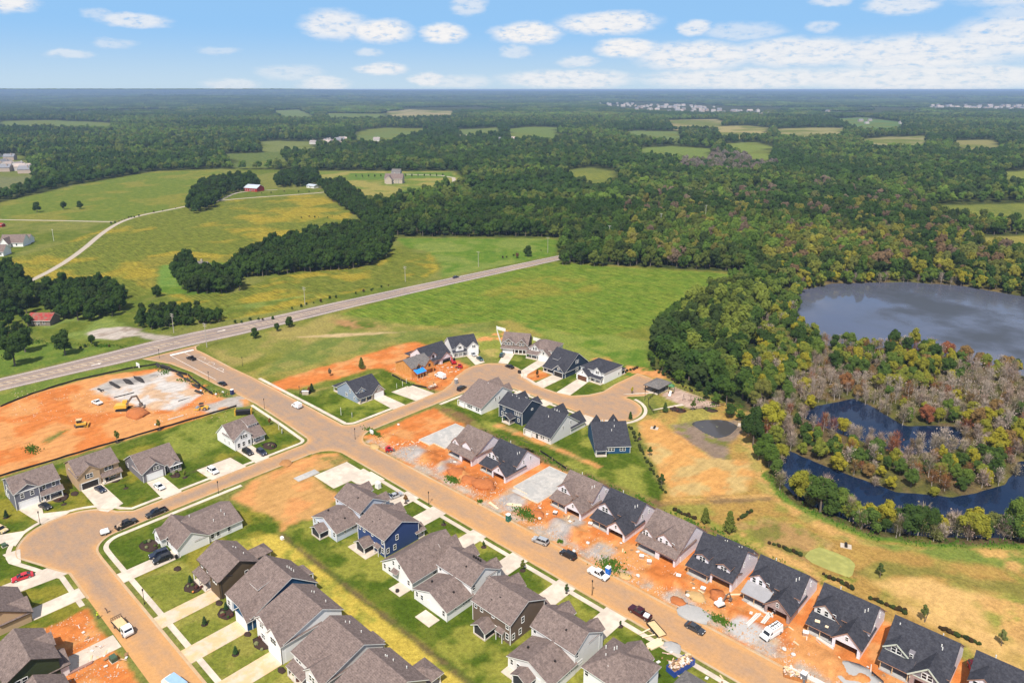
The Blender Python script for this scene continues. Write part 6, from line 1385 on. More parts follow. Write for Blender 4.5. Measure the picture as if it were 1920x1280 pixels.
def car(kind, col, rear, front, label, cat='car', L=None, name=None, group=None):
    a, f = A(*rear), A(*front); c = ((a[0]+f[0])/2, (a[1]+f[1])/2); ang = math.atan2(f[1]-a[1], f[0]-a[0])
    z = .03 if kind != 'x' else 0
    t = thing(name or {'pickup':'pickup_truck','van':'van','suv':'suv','sedan':'car'}[kind], label, cat, (c[0],c[1],.05), ang, group)
    pm = PAINT[col]
    L = L or {'sedan':4.7,'suv':4.8,'pickup':5.8,'van':5.9}[kind]; W_ = {'sedan':1.82,'suv':1.92,'pickup':2.0,'van':2.05}[kind]; h0, h1, hr = {'sedan':(.28,.88,1.42),'suv':(.32,1.02,1.72),'pickup':(.38,1.08,1.86),'van':(.34,1.15,2.25)}[kind]
    x0, x1 = -L/2, L/2; w = W_/2
    if kind == 'pickup':
        bx = x0+L*.36; 
        MB().side([(bx,h0),(x1-.05,h0),(x1,h0+.25),(x1-.04,h1-.12),(x1-1.35,h1),(bx,h1)], -w, w, 0, .06).build('body', pm, t)
        bed = MB().box(x0,bx,-w,w,h0,h0+.32).box(x0,bx,-w,-w+.09,h0+.32,h1).box(x0,bx,w-.09,w,h0+.32,h1).box(bx-.08,bx,-w+.09,w-.09,h0+.32,h1).build('cargo_bed', pm, t)
        MB().box(x0-.05,x0+.03,-w+.09,w-.09,h0+.3,h1-.02).build('tailgate', pm, bed)
        c0, c1, r0, r1 = bx, x1-1.35, bx+.15, x1-2.25
    elif kind == 'van':
        MB().side([(x0,h0),(x1-.05,h0),(x1,h0+.3),(x1-.1,h1-.2),(x1-.95,h1),(x0,h1)], -w, w, 0, .04).build('body', pm, t); c0, c1, r0, r1 = x0, x1-.95, x0+.06, x1-1.75
    else:
        tr = .62 if kind == 'sedan' else .06
        MB().side([(x0+.04,h0),(x1-.06,h0),(x1,h0+.2),(x1-.05,h1-.18),(x1-1.2,h1),(x0+tr,h1),(x0,h1-.08),(x0-.02,h0+.3)], -w, w, 0, .08).build('body', pm, t)
        c0, c1, r0, r1 = x0+(.55 if kind == 'sedan' else .08), x1-1.15, x0+(1.35 if kind == 'sedan' else .42), x1-(2.15 if kind == 'sedan' else 1.95)
    w1 = w-.1; w2 = w-.26 if kind != 'van' else w-.14
    vs = [(c0,-w1,h1),(c1,-w1,h1),(c1,w1,h1),(c0,w1,h1),(r0,-w2,hr-.05),(r1,-w2,hr-.05),(r1,w2,hr-.05),(r0,w2,hr-.05)]
    cabin = MB().add(vs, [(0,1,5,4),(1,2,6,5),(2,3,7,6),(3,0,4,7),(4,5,6,7)])
    if kind == 'van':
        cabin.build('upper_body', pm, t)
        MB().add([(c1+.012,-w1+.12,h1+.02),(c1+.012,w1-.12,h1+.02),(r1+.1,w2-.12,hr-.2),(r1+.1,-w2+.12,hr-.2)],[(0,1,2,3)]).build('windscreen', glass, t)
        for s in (-1,1): MB().add([(c1-.25,s*(w1+.005),h1+.05),(c1-1.25,s*(w1+.005),h1+.05),(c1-1.25,s*(w2+.035),hr-.45),(r1-.05,s*(w2+.035),hr-.45)],[(0,1,2,3)]).build('side_window', glass, t)
    else:
        cabin.build('windows', glass, t)
        pil = MB()
        for s in (-1,1):
            for (xa, xb) in ((c0,r0),(c1,r1),((c0+c1)/2+.1,(r0+r1)/2)): pil.cbox(((xa+xb)/2,s*(w1+w2)/2*1.0,(h1+hr)/2-.02),(.11,.09,(hr-h1)*1.02),0,0,math.atan2(xb-xa,hr-h1))
        pil.build('pillars', pm, t)
    MB().side([(r0-.06,hr-.07),(r1+.06,hr-.07),(r1-.12,hr),(r0+.12,hr)], -w2-.03, w2+.03, 0, .12).build('roof', pm, t)
    for s in (-1,1):
        wheel(t, x0+.85, s*(w-.11)); wheel(t, x1-.9, s*(w-.11))
        MB().box(x1-.10,x1+.012,s*(w-.42)-.16,s*(w-.42)+.16,h1-.34,h1-.16).build('headlight', lamp_m, t); MB().box(x0-.035,x0+.06,s*(w-.2)-.11,s*(w-.2)+.11,h1-.36,h1-.12).build('tail_light', tail_m, t)
        MB().box(c1-.35,c1-.15,s*(w+.1)-.09,s*(w+.1)+.09,h1+.02,h1+.18).build('mirror', pm, t)
    MB().box(x1-.08,x1+.06,-w+.12,w-.12,h0,h0+.18).build('front_bumper', metal_d, t); MB().box(x0-.08,x0+.06,-w+.12,w-.12,h0,h0+.2).build('rear_bumper', metal_d, t)
    return t
car('pickup','white',(1104,1070),(1140,1089),'white crew cab pickup parked in front of the blue portable toilet','pickup')
car('suv','black',(1079,1050),(1052,1036),'shiny black SUV parked at the kerb between silver SUV and white pickup','SUV')
car('suv','silver',(1027,1022),(1000,1012),'silver estate SUV parked at the kerb of the dusty street','SUV')
pk = car('pickup','maroon',(1219,1164),(1181,1141),'dark maroon pickup with white load hitched to a wooden flat trailer','pickup')
MB().cbox((-1.9,0,1.0),(1.3,1.3,.35),.2).build('load', trim_w, pk)
car('sedan','grey',(1286,1171),(1320,1190),'dark grey sedan driving down the dusty street near the bottom','car')
vn = car('van','white',(1465,1179),(1426,1203),'white work van with roof rack parked in the muddy yard','van')
rk = MB()
for s in (-.75,.75): rk.box(-2.6,.6,s-.03,s+.03,2.32,2.38)
for x in (-2.4,-1.4,-.4,.5): rk.box(x-.03,x+.03,-.78,.78,2.36,2.41)
rk.box(-2.4,.3,-.2,.0,2.41,2.48).build('roof_rack', metal_d, vn)
car('suv','red',(1822,1248),(1834,1274),'red SUV with dark roof parked between the last two charcoal roofs','SUV')
car('sedan','silver',(730,936),(753,927),'grey sedan on the driveway beside the brown sapling','car')
car('sedan','black',(716,938),(724,931),'black car half hidden behind the pale blue house','car')
car('sedan','navy',(180,914),(197,925),'dark car on the wide driveway of the tan house','car')
car('sedan','white',(288,907),(310,922),'white sedan on the driveway of the single storey grey house','car')
car('sedan','black',(74,946),(97,957),'dark car on the driveway of the slate grey house','car')
car('suv','white',(390,879),(409,891),'white car parked alone on the empty concrete pad','car')
car('suv','black',(455,844),(475,856),'black SUV on the left of the pair outside the white corner house','SUV')
car('suv','navy',(482,844),(500,857),'dark blue SUV on the right of the pair outside the white corner house','SUV')
car('pickup','black',(311,957),(276,971),'black pickup parked at the kerb above the long white house','pickup')
pk = car('pickup','black',(216,995),(258,976),'black pickup loaded with tools towing a small white tank trailer','pickup')
mb = MB()
for i in range(9): mb.cbox((-2.0+rnd.uniform(-.8,.8),rnd.uniform(-.7,.7),1.05+rnd.uniform(0,.3)),(rnd.uniform(.3,.9),rnd.uniform(.2,.5),.3),rnd.uniform(0,3))
mb.build('load', mat('tool_load', (.45,.32,.22), .8, .5, 3), pk)
car('suv','navy',(317,1035),(279,1048),'dark SUV on the farther side of the pair outside the long white house','SUV')
car('suv','black',(324,1044),(287,1058),'dark SUV on the nearer side of the pair outside the long white house','SUV')
car('sedan','red',(62,1078),(23,1091),'bright red car on the driveway at the left edge','car')
car('suv','tan',(-14,990),(16,1001),'silver tan minivan entering at the left edge','minivan')
car('van','white',(567,768),(547,759),'small white van driving down the middle of the wide street','van',4.6)
car('pickup','black',(368,677),(350,671),'black pickup waiting at the stop bar of the highway junction','pickup',5.2)
car('sedan','black',(424,724),(410,718),'black car driving up to the highway beside the red lot','car')
car('pickup','white',(192,761),(173,753),'white pickup parked on the red earth lot beside the excavator','pickup',5.2)
car('suv','black',(857,735),(874,725),'black car driving in the upper street beside the building site','car')
car('sedan','silver',(882,662),(892,670),'silver car on the driveway of the white two dormer house','car')
car('sedan','teal',(895,671),(905,678),'dark teal car at the foot of the two dormer house driveway','car')
car('suv','teal',(937,674),(946,661),'dark SUV on the driveway of the brown shingled house','SUV')
car('sedan','black',(963,692),(948,686),'black car parked at the kerb of the upper cul-de-sac','car')
car('van','white',(838,713),(814,702),'white van parked in front of the orange board house','van')
car('sedan','navy',(848,522.5),(861,519),'small dark car driving alone along the highway','car')

def flat_trailer():
    a, f = A(1243,1197), A(1216,1166); c = ((a[0]+f[0])/2,(a[1]+f[1])/2)
    t = thing('trailer','flat wooden utility trailer with ramps behind the maroon pickup','trailer',(c[0],c[1],0),math.atan2(f[1]-a[1],f[0]-a[0]))
    MB().box(-2.6,2.2,-1.05,1.05,.55,.68).build('deck', wood_m, t); MB().box(-2.65,2.2,-1.12,-1.05,.5,.95).box(-2.65,2.2,1.05,1.12,.5,.95).box(2.2,2.27,-1.12,1.12,.5,1.0).box(2.2,3.6,-.05,.05,.45,.55).build('rail', metal_d, t)
    for s in (-1,1):
        wheel(t,-.6,s*1.15,.34,.2); wheel(t,.2,s*1.15,.34,.2)
        MB().cbox((-.3+s*.8,1.6+1.1,.32),(.35,3.2,.07),.12*s).build('ramp', wood_p, t)
flat_trailer()
def tank_trailer():
    a, f = A(187,1004), A(207,998); c = ((a[0]+f[0])/2,(a[1]+f[1])/2); t = thing('trailer','small white tank trailer behind the loaded black pickup','trailer',(c[0],c[1],.05),math.atan2(f[1]-a[1],f[0]-a[0]))
    MB().box(-1.2,1.2,-.75,.75,.45,.6).box(1.2,2.1,-.05,.05,.45,.55).build('frame', metal_d, t); MB().side([(-1.1,.6),(1.1,.6),(1.15,1.0),(.9,1.5),(-.9,1.5),(-1.15,1.0)],-.7,.7,0,.25).build('tank', PAINT['white'], t)
    for s in (-1,1): wheel(t,0,s*.85,.33,.2)
tank_trailer()
def flatbed():
    a, f = A(214,1162), A(249,1201); c = ((a[0]+f[0])/2,(a[1]+f[1])/2); t = thing('flatbed_truck','white cab flatbed truck with stake rails on the dusty street','truck',(c[0],c[1],.05),math.atan2(f[1]-a[1],f[0]-a[0]))
    L = 7.2; x0, x1 = -L/2, L/2
    MB().box(x0,x1-2.2,-1.2,1.2,.85,1.0).build('flatbed', wood_m, t); st = MB()
    for k in range(6): st.box(x0,x0+.07,-1.2+k*.46,-1.13+k*.46,1.0,2.0)
    st.box(x0-.03,x0+.0,-1.2,1.2,1.85,1.98).box(x0-.03,x0,-1.2,1.2,1.4,1.5)
    for s in (-1,1): st.box(x0,x1-2.2,s*1.2-.04,s*1.2+.04,1.0,1.35)
    st.build('stake_rail', metal_d, t)
    MB().box(x1-2.9,x1-2.25,-1.05,1.05,1.0,1.7).build('tool_box', mat('tarp_green', (.14,.17,.06), .8, .2, 2), t)
    MB().side([(x1-2.1,.5),(x1-.05,.5),(x1,.9),(x1-.1,1.45),(x1-.25,1.5),(x1-.6,2.3),(x1-2.1,2.3)],-1.05,1.05,0,.08).build('cab', PAINT['white'], t)
    MB().add([(x1-.235,-.85,1.56),(x1-.235,.85,1.56),(x1-.575,.8,2.2),(x1-.575,-.8,2.2)],[(0,1,2,3)]).build('windscreen', glass, t)
    for s in (-1,1):
        MB().add([(x1-.5,s*1.06,1.5),(x1-1.6,s*1.06,1.5),(x1-1.6,s*1.0,2.15),(x1-.8,s*1.0,2.15)],[(0,1,2,3)]).build('side_window', glass, t)
        wheel(t,x1-1.2,s*.95,.45,.3); wheel(t,x0+1.3,s*.95,.45,.4); MB().box(x1-.06,x1+.03,s*.75-.15,s*.75+.15,.85,1.05).build('headlight', lamp_m, t)
flatbed()
def box_truck():
    a, f = A(352,1310), A(305,1275); c = ((a[0]+f[0])/2,(a[1]+f[1])/2); t = thing('box_truck','box truck with pale blue roof cut by the bottom edge of the lower left street','truck',(c[0],c[1],.05),math.atan2(f[1]-a[1],f[0]-a[0]))
    MB().box(-3.2,1.6,-1.15,1.15,.8,2.7).build('cargo_box', PAINT['white'], t); MB().box(-3.2,1.6,-1.1,1.1,2.7,2.78).build('box_roof', mat('pale_blue_roof', (.28,.42,.62), .6, .2, .8), t)
    MB().side([(1.7,.5),(3.3,.5),(3.35,1.2),(2.7,1.9),(1.7,1.9)],-1.0,1.0,0,.1).build('cab', PAINT['white'], t)
    for s in (-1,1): wheel(t,2.5,s*.95,.42,.3); wheel(t,-2.0,s*.95,.42,.3)
box_truck()

# ---------------------------------------------------------------- construction machines
steel = mat('worn_steel', (.20,.16,.13), .6, .25, 2, metal=.4)
def track(t, y, L, w=.5, h=.75, name='track'):
    MB().side([(-L/2+.2,0),(L/2-.2,0),(L/2,h*.45),(L/2-.25,h),(-L/2+.25,h),(-L/2,h*.45)], y-w/2, y+w/2).build(name, tyre_m, t)
def excavator(px_, ang, s, body, label, cabm=None):
    c = A(*px_); t = thing('excavator', label, 'excavator', (c[0],c[1],0), ang); t.scale = (s,s,s)
    for y in (-1.2,1.2): track(t, y, 4.2)
    MB().box(-.8,.8,-.8,.8,.6,1.0).build('undercarriage', metal_d, t)
    MB().side([(-2.4,1.0),(1.5,1.0),(1.5,1.9),(-.2,2.1),(-2.2,2.1),(-2.5,1.6)],-1.35,1.35,0,.06).build('engine_housing', PAINT[body], t)
    cb = MB().box(-.1,1.45,.35,1.35,1.9,3.1).build('cab', PAINT[cabm or body], t); MB().box(1.4,1.47,.45,1.27,2.1,3.0).box(.1,1.25,1.33,1.37,2.2,3.0).build('cab_glass', glass, cb)
    def arm(p, q, w, name, m=PAINT[body]):
        d = math.dist(p,q); MB().cbox(((p[0]+q[0])/2,-.2,(p[1]+q[1])/2),(d+.3,.4,w),0,0,-math.atan2(q[1]-p[1],q[0]-p[0])).build(name, m, t)
    arm((1.3,1.9),(3.4,4.6),.62,'boom', steel); arm((3.4,4.6),(5.0,4.9),.55,'boom', steel); arm((4.9,4.9),(5.9,2.2),.42,'stick', steel)
    MB().side([(5.4,2.1),(6.3,2.3),(6.5,1.3),(5.9,.7),(5.2,1.0),(5.7,1.5)],-.8,.4).build('bucket', steel, t); return t
excavator((231,768),R(52),1.15,'yellow','yellow excavator with raised boom digging on the red earth lot')
excavator((1350,1135),R(70),.55,'white','white mini excavator beside the trench at the brick garage house')
def dozer():
    c = A(153,800); t = thing('bulldozer','yellow bulldozer standing alone on the red earth lot','bulldozer',(c[0],c[1],0),R(62))
    for y in (-1.0,1.0): track(t,y,3.6,.55,.95)
    MB().side([(-1.6,.9),(1.7,.9),(1.7,1.7),(.2,1.9),(-1.6,1.9)],-.75,.75).build('hood', PAINT['yellow'], t); cb = MB().box(-1.3,.2,-.75,.75,1.9,3.0).build('cab', glass, t); MB().box(-1.5,.4,-.95,.95,3.0,3.15).build('cab_roof', PAINT['tan'], cb)
    MB().side([(2.3,.05),(2.5,.05),(2.35,.6),(2.55,1.2),(2.3,1.2),(2.15,.6)],-1.7,1.7).build('blade', PAINT['yellow'], t)
    MB().box(1.0,2.3,-1.35,-1.25,.4,.6).box(1.0,2.3,1.25,1.35,.4,.6).build('push_arm', PAINT['yellow'], t); MB().box(-2.4,-1.6,-.2,.2,.3,1.2).build('ripper', steel, t)
dozer()
def loader():
    c = A(379,768); t = thing('roller','yellow road roller with white drum on the gravel entrance of the red lot','roller',(c[0],c[1],0),R(48))
    MB().tube((-1.9,-1.0,.7),(-1.9,1.0,.7),.7,.7,16).build('drum', rim_m, t); MB().box(-2.7,-1.0,-1.15,-1.02,.4,.9).box(-2.7,-1.0,1.02,1.15,.4,.9).box(-1.1,-.8,-1.15,1.15,.5,1.0).build('drum_frame', PAINT['yellow'], t)
    MB().side([(-.2,.6),(2.4,.6),(2.5,1.2),(1.8,1.6),(-.2,1.5)],-.85,.85).build('hood', PAINT['yellow'], t); MB().box(-.7,.5,-.7,.7,1.5,1.6).box(-.7,-.6,-.7,-.6,1.6,2.6).box(-.7,-.6,.6,.7,1.6,2.6).box(.4,.5,-.7,-.6,1.6,2.6).box(.4,.5,.6,.7,1.6,2.6).box(-.9,.7,-.9,.9,2.6,2.72).build('canopy', metal_d, t)
    for s in (-1,1): wheel(t,1.3,s*.85,.7,.45)
loader()
def skid(px_, ang, label, col='red'):
    c = A(*px_); t = thing('skid_steer', label, 'skid steer', (c[0],c[1],0), ang)
    MB().side([(-1.2,.3),(1.0,.3),(1.1,.9),(.3,1.2),(-1.2,1.4)],-.65,.65).build('body', PAINT[col], t); cb = MB().box(-.5,.5,-.5,.5,1.1,2.0).build('cab', metal_d, t); MB().box(-.6,.6,-.55,.55,2.0,2.08).build('cab_roof', PAINT[col], cb)
    for s in (-1,1):
        MB().cbox((.2,s*.75,1.2),(2.6,.14,.2),0,0,.35).build('lift_arm', PAINT[col], t)
        for x in (-.6,.55): wheel(t,x,s*.75,.38,.28)
    MB().side([(1.4,.05),(2.2,.05),(2.1,.5),(1.4,.6)],-.85,.85).build('bucket', steel, t)
skid((729,846),R(60),'red skid steer on the pale gravel beside the big empty slab')
skid((862,690),R(200),'red loader in front of the unfinished white house by the cul-de-sac')
def telehandler():
    c = A(850,681); t = thing('telehandler','red and black machine with a long boom behind the white van at the cul-de-sac','telehandler',(c[0],c[1],0),R(150))
    MB().side([(-2,.6),(2,.6),(2,1.2),(-2,1.4)],-.9,.9).build('body', PAINT['red'], t); MB().box(-.5,.8,-.9,0,1.3,2.4).build('cab', glass, t); MB().cbox((.3,.5,1.9),(5.2,.35,.35),0,0,-.12).build('boom', PAINT['red'], t)
    for x in (-1.3,1.3):
        for s in (-1,1): wheel(t,x,s*.95,.55,.4)
telehandler()

# ---------------------------------------------------------------- site things
def toilet(px_, col, label):
    c = A(*px_); t = thing('portable_toilet', label, 'portable toilet', (c[0],c[1],0), R(rnd.uniform(-8,8))); m = mat('toilet_'+label.split()[0], col, .5, .08, 1)
    MB().box(-.56,.56,-.56,.56,.05,2.05).box(-.6,.6,-.6,.6,0,.12).build('cabin', m, t); MB().prism([(-.6,-.6),(.6,-.6),(.6,.6),(-.6,.6)],2.05,2.2).prism([(-.35,-.35),(.35,-.35),(.35,.35),(-.35,.35)],2.2,2.35).build('roof', trim_w, t)
    d = MB().box(-.4,.4,-.585,-.56,.2,1.95).build('door', m, t); MB().box(.28,.34,-.62,-.585,.95,1.1).build('handle', trim_w, d); MB().tube((.4,.4,2.0),(.4,.4,2.6),.06,.06,6).build('vent_pipe', trim_w, t)
toilet((1140,1076),(.02,.16,.62),'blue portable toilet in green weeds behind the white pickup')
toilet((953,976),(.015,.13,.10),'dark green portable toilet with white roof at the kerb of the dusty street')
toilet((435.5,739),(.02,.03,.12),'dark blue portable toilet at the entrance of the red lot')
toilet((855.5,719),(.26,.26,.27),'grey portable toilet on the building site at the cul-de-sac')
toilet((1506,1276),(.14,.15,.17),'dark grey portable toilet beside the rubbish pit at the bottom edge')
def scraps(mb, n, rx, ry, z0, z1, q, size=(.5,1.6)):
    for i in range(n): mb.cbox((q.uniform(-rx,rx),q.uniform(-ry,ry),q.uniform(z0,z1)),(q.uniform(*size),q.uniform(.15,.6),q.uniform(.03,.2)),q.uniform(0,3.14),0,q.uniform(-.4,.4))
SCM = [mat('scrap_white', (.62,.585,.54), .7, .1, 2), mat('scrap_wood', (.66,.47,.28), .8, .2, 2), mat('scrap_brown', (.28,.16,.08), .8, .2, 2), mat('scrap_pink', (.72,.50,.40), .8, .1, 2)]
def skip(px_, ang, label, m, L=6.5, w=2.4, h=1.5):
    c = A(*px_); t = thing('skip', label, 'skip', (c[0],c[1],0), ang); mb = MB()
    mb.box(-L/2,L/2,-w/2,w/2,.1,.25).box(-L/2,L/2,-w/2,-w/2+.08,.25,h).box(-L/2,L/2,w/2-.08,w/2,.25,h).box(-L/2,-L/2+.08,-w/2+.08,w/2-.08,.25,h).box(L/2-.08,L/2,-w/2+.08,w/2-.08,.25,h)
    for k in range(8): mb.box(-L/2+.4+k*.8,-L/2+.52+k*.8,-w/2-.07,-w/2,.2,h).box(-L/2+.4+k*.8,-L/2+.52+k*.8,w/2,w/2+.07,.2,h)
    mb.build('container', m, t); q = random.Random(len(label))
    MB().box(-L/2+.1,L/2-.1,-w/2+.1,w/2-.1,.25,h-.35).build('fill', SCM[2], t)
    for i, mm in enumerate(SCM):
        g = MB(); scraps(g, 26, L/2-.5, w/2-.4, h-.35, h+.5, q); o = g.build('rubbish', mm, t); o['kind'] = 'stuff'
skip((1276,1252),R(78),'blue roll-off skip heaped with rubbish on the orange lot', PAINT['blue'])
skip((811,728),R(85),'rusty brown skip filled with timber beside the street lamp', mat('rust_brown', (.34,.12,.05), .8, .3, 2), 4.2, 1.9, 1.0)
skip((1490,1268),R(20),'brown box pit heaped with white wrapping at the bottom edge', mat('rust_brown_b', (.42,.17,.05), .8, .3, 2), 4.4, 2.2, .9)
def pile(px_, r_, label, m, cat='dirt pile', name='dirt_pile', seed=1, h=None):
    c = A(*px_); mb = MB(); mb.blob((0,0,0),(r_,r_*.75,h or r_*.42),12,6,seed,.22); o = mb.build(name, m, None, True); o.location = (c[0],c[1],0); tag(o, label, cat)
red_soil = mat('red_soil', (.40,.13,.04), .95, .35, 1.2, 5, .4); tan_soil = mat('tan_soil', (.46,.30,.13), .95, .25, 1.2, 5, .4); grey_gravel = mat('grey_gravel', (.40,.385,.37), .95, .3, 2.5, 5, .4); white_gravel = mat('white_sand', (.36,.345,.33), .95, .15, 2.5, 5, .3)
pile((258,776),5.2,'mound of dark red earth beside the excavator',red_soil,seed=3,h=1.7); pile((1348,1118),2.6,'red earth heap behind the white mini excavator',red_soil,seed=4); pile((1306,1118),2.6,'flat tan sand heap beside the pale gravel disc',tan_soil,'sand heap','sand_heap',5,.6)
pile((1160,1075) if False else (1172,1080),1.9,'small tan sand heap right of the blue toilet',tan_soil,'sand heap','sand_heap',6,.5); pile((1272,1128),2.2,'red earth ring round white scraps beside the street',red_soil,seed=7,h=.5)
pile((1303,1150),4.4,'pale grey gravel disc poured beside the street','x' and white_gravel,'gravel heap','gravel_heap',8,.35); pile((1260,1212),2.4,'white gravel patch beside the wooden trailer',white_gravel,'gravel heap','gravel_heap',9,.3); pile((1600,1262),5.2,'broad pale gravel heap in front of the last grey clad house',white_gravel,'gravel heap','gravel_heap',10,.4)
pile((703,838),2.2,'small tan earth heap beside the red skid steer',tan_soil,seed=11,h=.8); pile((856,886),4.0,'rough red earth heap left of the charcoal roofed house',red_soil,seed=12,h=1.2); pile((905,908),4.4,'rough red earth heap in front of the narrow garage',red_soil,seed=13,h=1.3); pile((880,900),3.2,'low red earth heap beside the green weeds',red_soil,seed=14,h=.9)
pile((537,868),2.6,'round dark earth mound on the bare corner lot',mat('brown_soil',(.36,.17,.06),.95,.3,1.5),seed=15,h=.4); pile((1008,965),2.4,'rubble heap beside the green portable toilet',red_soil,seed=16,h=.7); pile((810,668),1.6,'brown rubble heap on the dirt track',tan_soil,seed=17)
def stack(px_, ang, label, kind, name='lumber_stack', cat='lumber stack', L=4, n=5, m=None):
    m = m if m is not trim_w else SCM[0]
    c = A(*px_); t = thing(name, label, cat, (c[0],c[1],0), ang)
    for i in range(n):
        MB().cbox((rnd.uniform(-.2,.2),(i-(n-1)/2)*.34,.18+.02*(i%3)),(L*rnd.uniform(.85,1.05),.28,.3),rnd.uniform(-.05,.05)).build('board', m or wood_p, t)
stack((1412,1162),R(86),'white wrapped boards lying in rows in front of the brick garage',0,'board_bundle','board bundle',6,3,trim_w); stack((1437,1160),R(92),'second bundle of white boards nearer the brick garage',0,'board_bundle','board bundle',5.5,3,trim_w); stack((1425,1143),R(-4),'long white beams laid across the mud by the porch',0,'board_bundle','board bundle',7,2,trim_w)
stack((1546,1205),R(-10),'white wrapped panel bundle below the boarded porch',0,'board_bundle','board bundle',4.5,2,trim_w); stack((1530,1277),R(0),'white boards stacked at the bottom edge beside the grey toilet',0,'board_bundle','board bundle',4.5,4,trim_w); stack((965,947),R(30),'loose pale lumber on the orange heap by the slab',0,'lumber_stack','lumber stack',4.5,3); stack((925,948),R(-10),'thin pale boards beside the kerb opposite the blue house',0,'lumber_stack','lumber stack',4.5,2)
stack((1228,1208),R(75),'splintered pale lumber pile beside the wooden trailer',0,'lumber_stack','lumber stack',4.2,6); stack((1340,1172) if False else (1380,1115),R(46),'long timber lying in the trench beside the brick garage house',0,'lumber_stack','lumber stack',6,1); stack((152,1252),R(88),'brown lumber stack on the lower left concrete drive',0,'lumber_stack','lumber stack',5,2,mat('reddish_lumber',(.35,.20,.16),.8,.2,2)); stack((330,783),R(90),'white pipe and plank lying along the red lot edge',0,'lumber_stack','lumber stack',6,1,trim_w)
stack((395,733) if False else (233,741),R(88),'dark steel beam beside the gravel pad of the red lot',0,'steel_beam','steel beam',8,1,metal_d); stack((350,748),R(86),'dark steel beam at the lower edge of the gravel pad',0,'steel_beam','steel beam',7,1,metal_d)
def pallet(px_, label, m, h=.9):
    c = A(*px_); t = thing('pallet', label, 'pallet', (c[0],c[1],0), R(rnd.uniform(0,40))); 
    p = MB()
    for y in (-.5,0,.5): p.box(-.6,.6,y-.08,y+.08,0,.14)
    p.build('base', wood_m, t); MB().box(-.58,.58,-.55,.55,.14,h).build('load', m, t); MB().box(-.6,.6,-.57,.57,h,h+.05).build('cover', trim_w, t)
shing = mat('bundle_brown', (.38,.24,.17), .8, .3, 2)
for p, lb in (((1203,1046),'brick pallet left of the pair before the long lower roof'),((1217,1056),'brick pallet right of the pair before the long lower roof'),((1272,1083),'tall brick pallet beside the copper dormer porch'),((1107,985),'grey brick pallet left of the white front gable'),((1041,964),'stone pallet in front of the black garage mouth'),((1318,1107),'low pallet in front of the copper dormer garage'),((1510,1190),'small brick pallet beside the white van')): pallet(p, lb, shing if 'stone' not in lb else steel)
def bag(px_, label):
    c = A(*px_); o = MB().blob((0,0,.3),(.6,.5,.4),8,5,int(px_[0]),.15).build('white_sack', SCM[0], None, True); o.location = (c[0],c[1],0); tag(o, label, 'sack')
for p, lb in (((1102,1019),'white sack on the orange yard before the tall gable'),((1076,1034),'white sack beside the black SUV'),((1196,1080),'white sack right of the small sand heap'),((1289,1117),'white rounded sack left of the mini excavator'),((1012,973),'white sack beside the rubble near the green toilet'),((1487,1228),'white sack in front of the white van'),((1452,1212) if False else (1470,1218),'white plastic heap below the van'),((1279,1238),'white sack beside the blue skip'),((747,797),'white rubble pile beside the empty slab'),((345,808) if False else (292,797),'white covered pallet on the red lot edge'),((405,740),'large white sack heap at the red lot entrance'),((418,736),'second white sack heap at the red lot entrance'),((377,733),'white sack on the earth bank of the red lot')): bag(p, lb)
# loose scraps and rubble all over the building yards
q = random.Random(11); SCME = [MB().cbox((0,0,.05),(1.3,.35,.08)).mesh('scrap', SCM[1]), MB().cbox((0,0,.06),(.8,.6,.1)).mesh('scrap', SCM[0]), MB().cbox((0,0,.05),(2.0,.18,.08)).mesh('scrap', SCM[3]), MB().cbox((0,0,.05),(.9,.5,.08)).mesh('scrap', SCM[2])]
cl = [(-170,146),(-150,146),(-163,148),(-126,146),(-118,147),(-92,148),(-75,148),(-58,147),(-52,148),(-38,147),(-30,147),(-25,143),(-64,120),(-66,123),(-56,122),(-186,146),(-160,36),(-156,38),(-168,36),(-240,188),(-228,196),(-230,204)]
for i in range(170):
    c = q.choice(cl); o = obj('scrap', SCME[i % 4], None); o.location = (c[0]+q.gauss(0,3.4), min(c[1]+q.gauss(0,2.2),149.4) if c[1] > 137 and c[1] < 170 else c[1]+q.gauss(0,1.4), .06+q.uniform(0,.12)); o.rotation_euler = (q.uniform(-.12,.12),q.uniform(-.12,.12),q.uniform(0,6.28)); k = q.uniform(.5,1.3); o.scale = (k,k,k)
    if 137 < c[1] < 170 and o.location.y < 138: o.location.y = 138+q.uniform(0,3)
    tag(o, ('brown board scrap','white sheet scrap','thin pinkish lath scrap','dark board scrap')[i % 4] + ' lying loose on the orange building yard', 'scrap', ('brown','white','pinkish','dark')[i % 4] + ' scraps in the building yards')
rb = MB(); q = random.Random(12)
def rub(n, fn, lo=.08, hi=.3):
    for i in range(n):
        x, y = fn(); s = q.uniform(lo,hi); rb.add([(x-s,y,0.02),(x+s*.4,y-s,.02),(x+s*.6,y+s,.02),(x+q.uniform(-.1,.1),y,s*1.1+.04)],[(0,1,3),(1,2,3),(2,0,3)])
rub(4200, lambda: (q.uniform(-200,-6), 137.6+abs(q.gauss(0,5))%11.6), .06, .26); rub(500, lambda: (q.uniform(-178,-150), q.uniform(27,38)), .06, .24); rub(500, lambda: (q.uniform(-250,-226), q.uniform(185,205)), .06, .28); rub(700, lambda: A(q.uniform(20,430), q.uniform(730,790)), .06, .28)
o = rb.build('rubble', mat('rubble_stone', (.52,.30,.17), .9, .45, .6, 3, col2=(.56,.46,.38), var2scale=.5)); o['kind'] = 'stuff'
wd = MB(); q = random.Random(13)
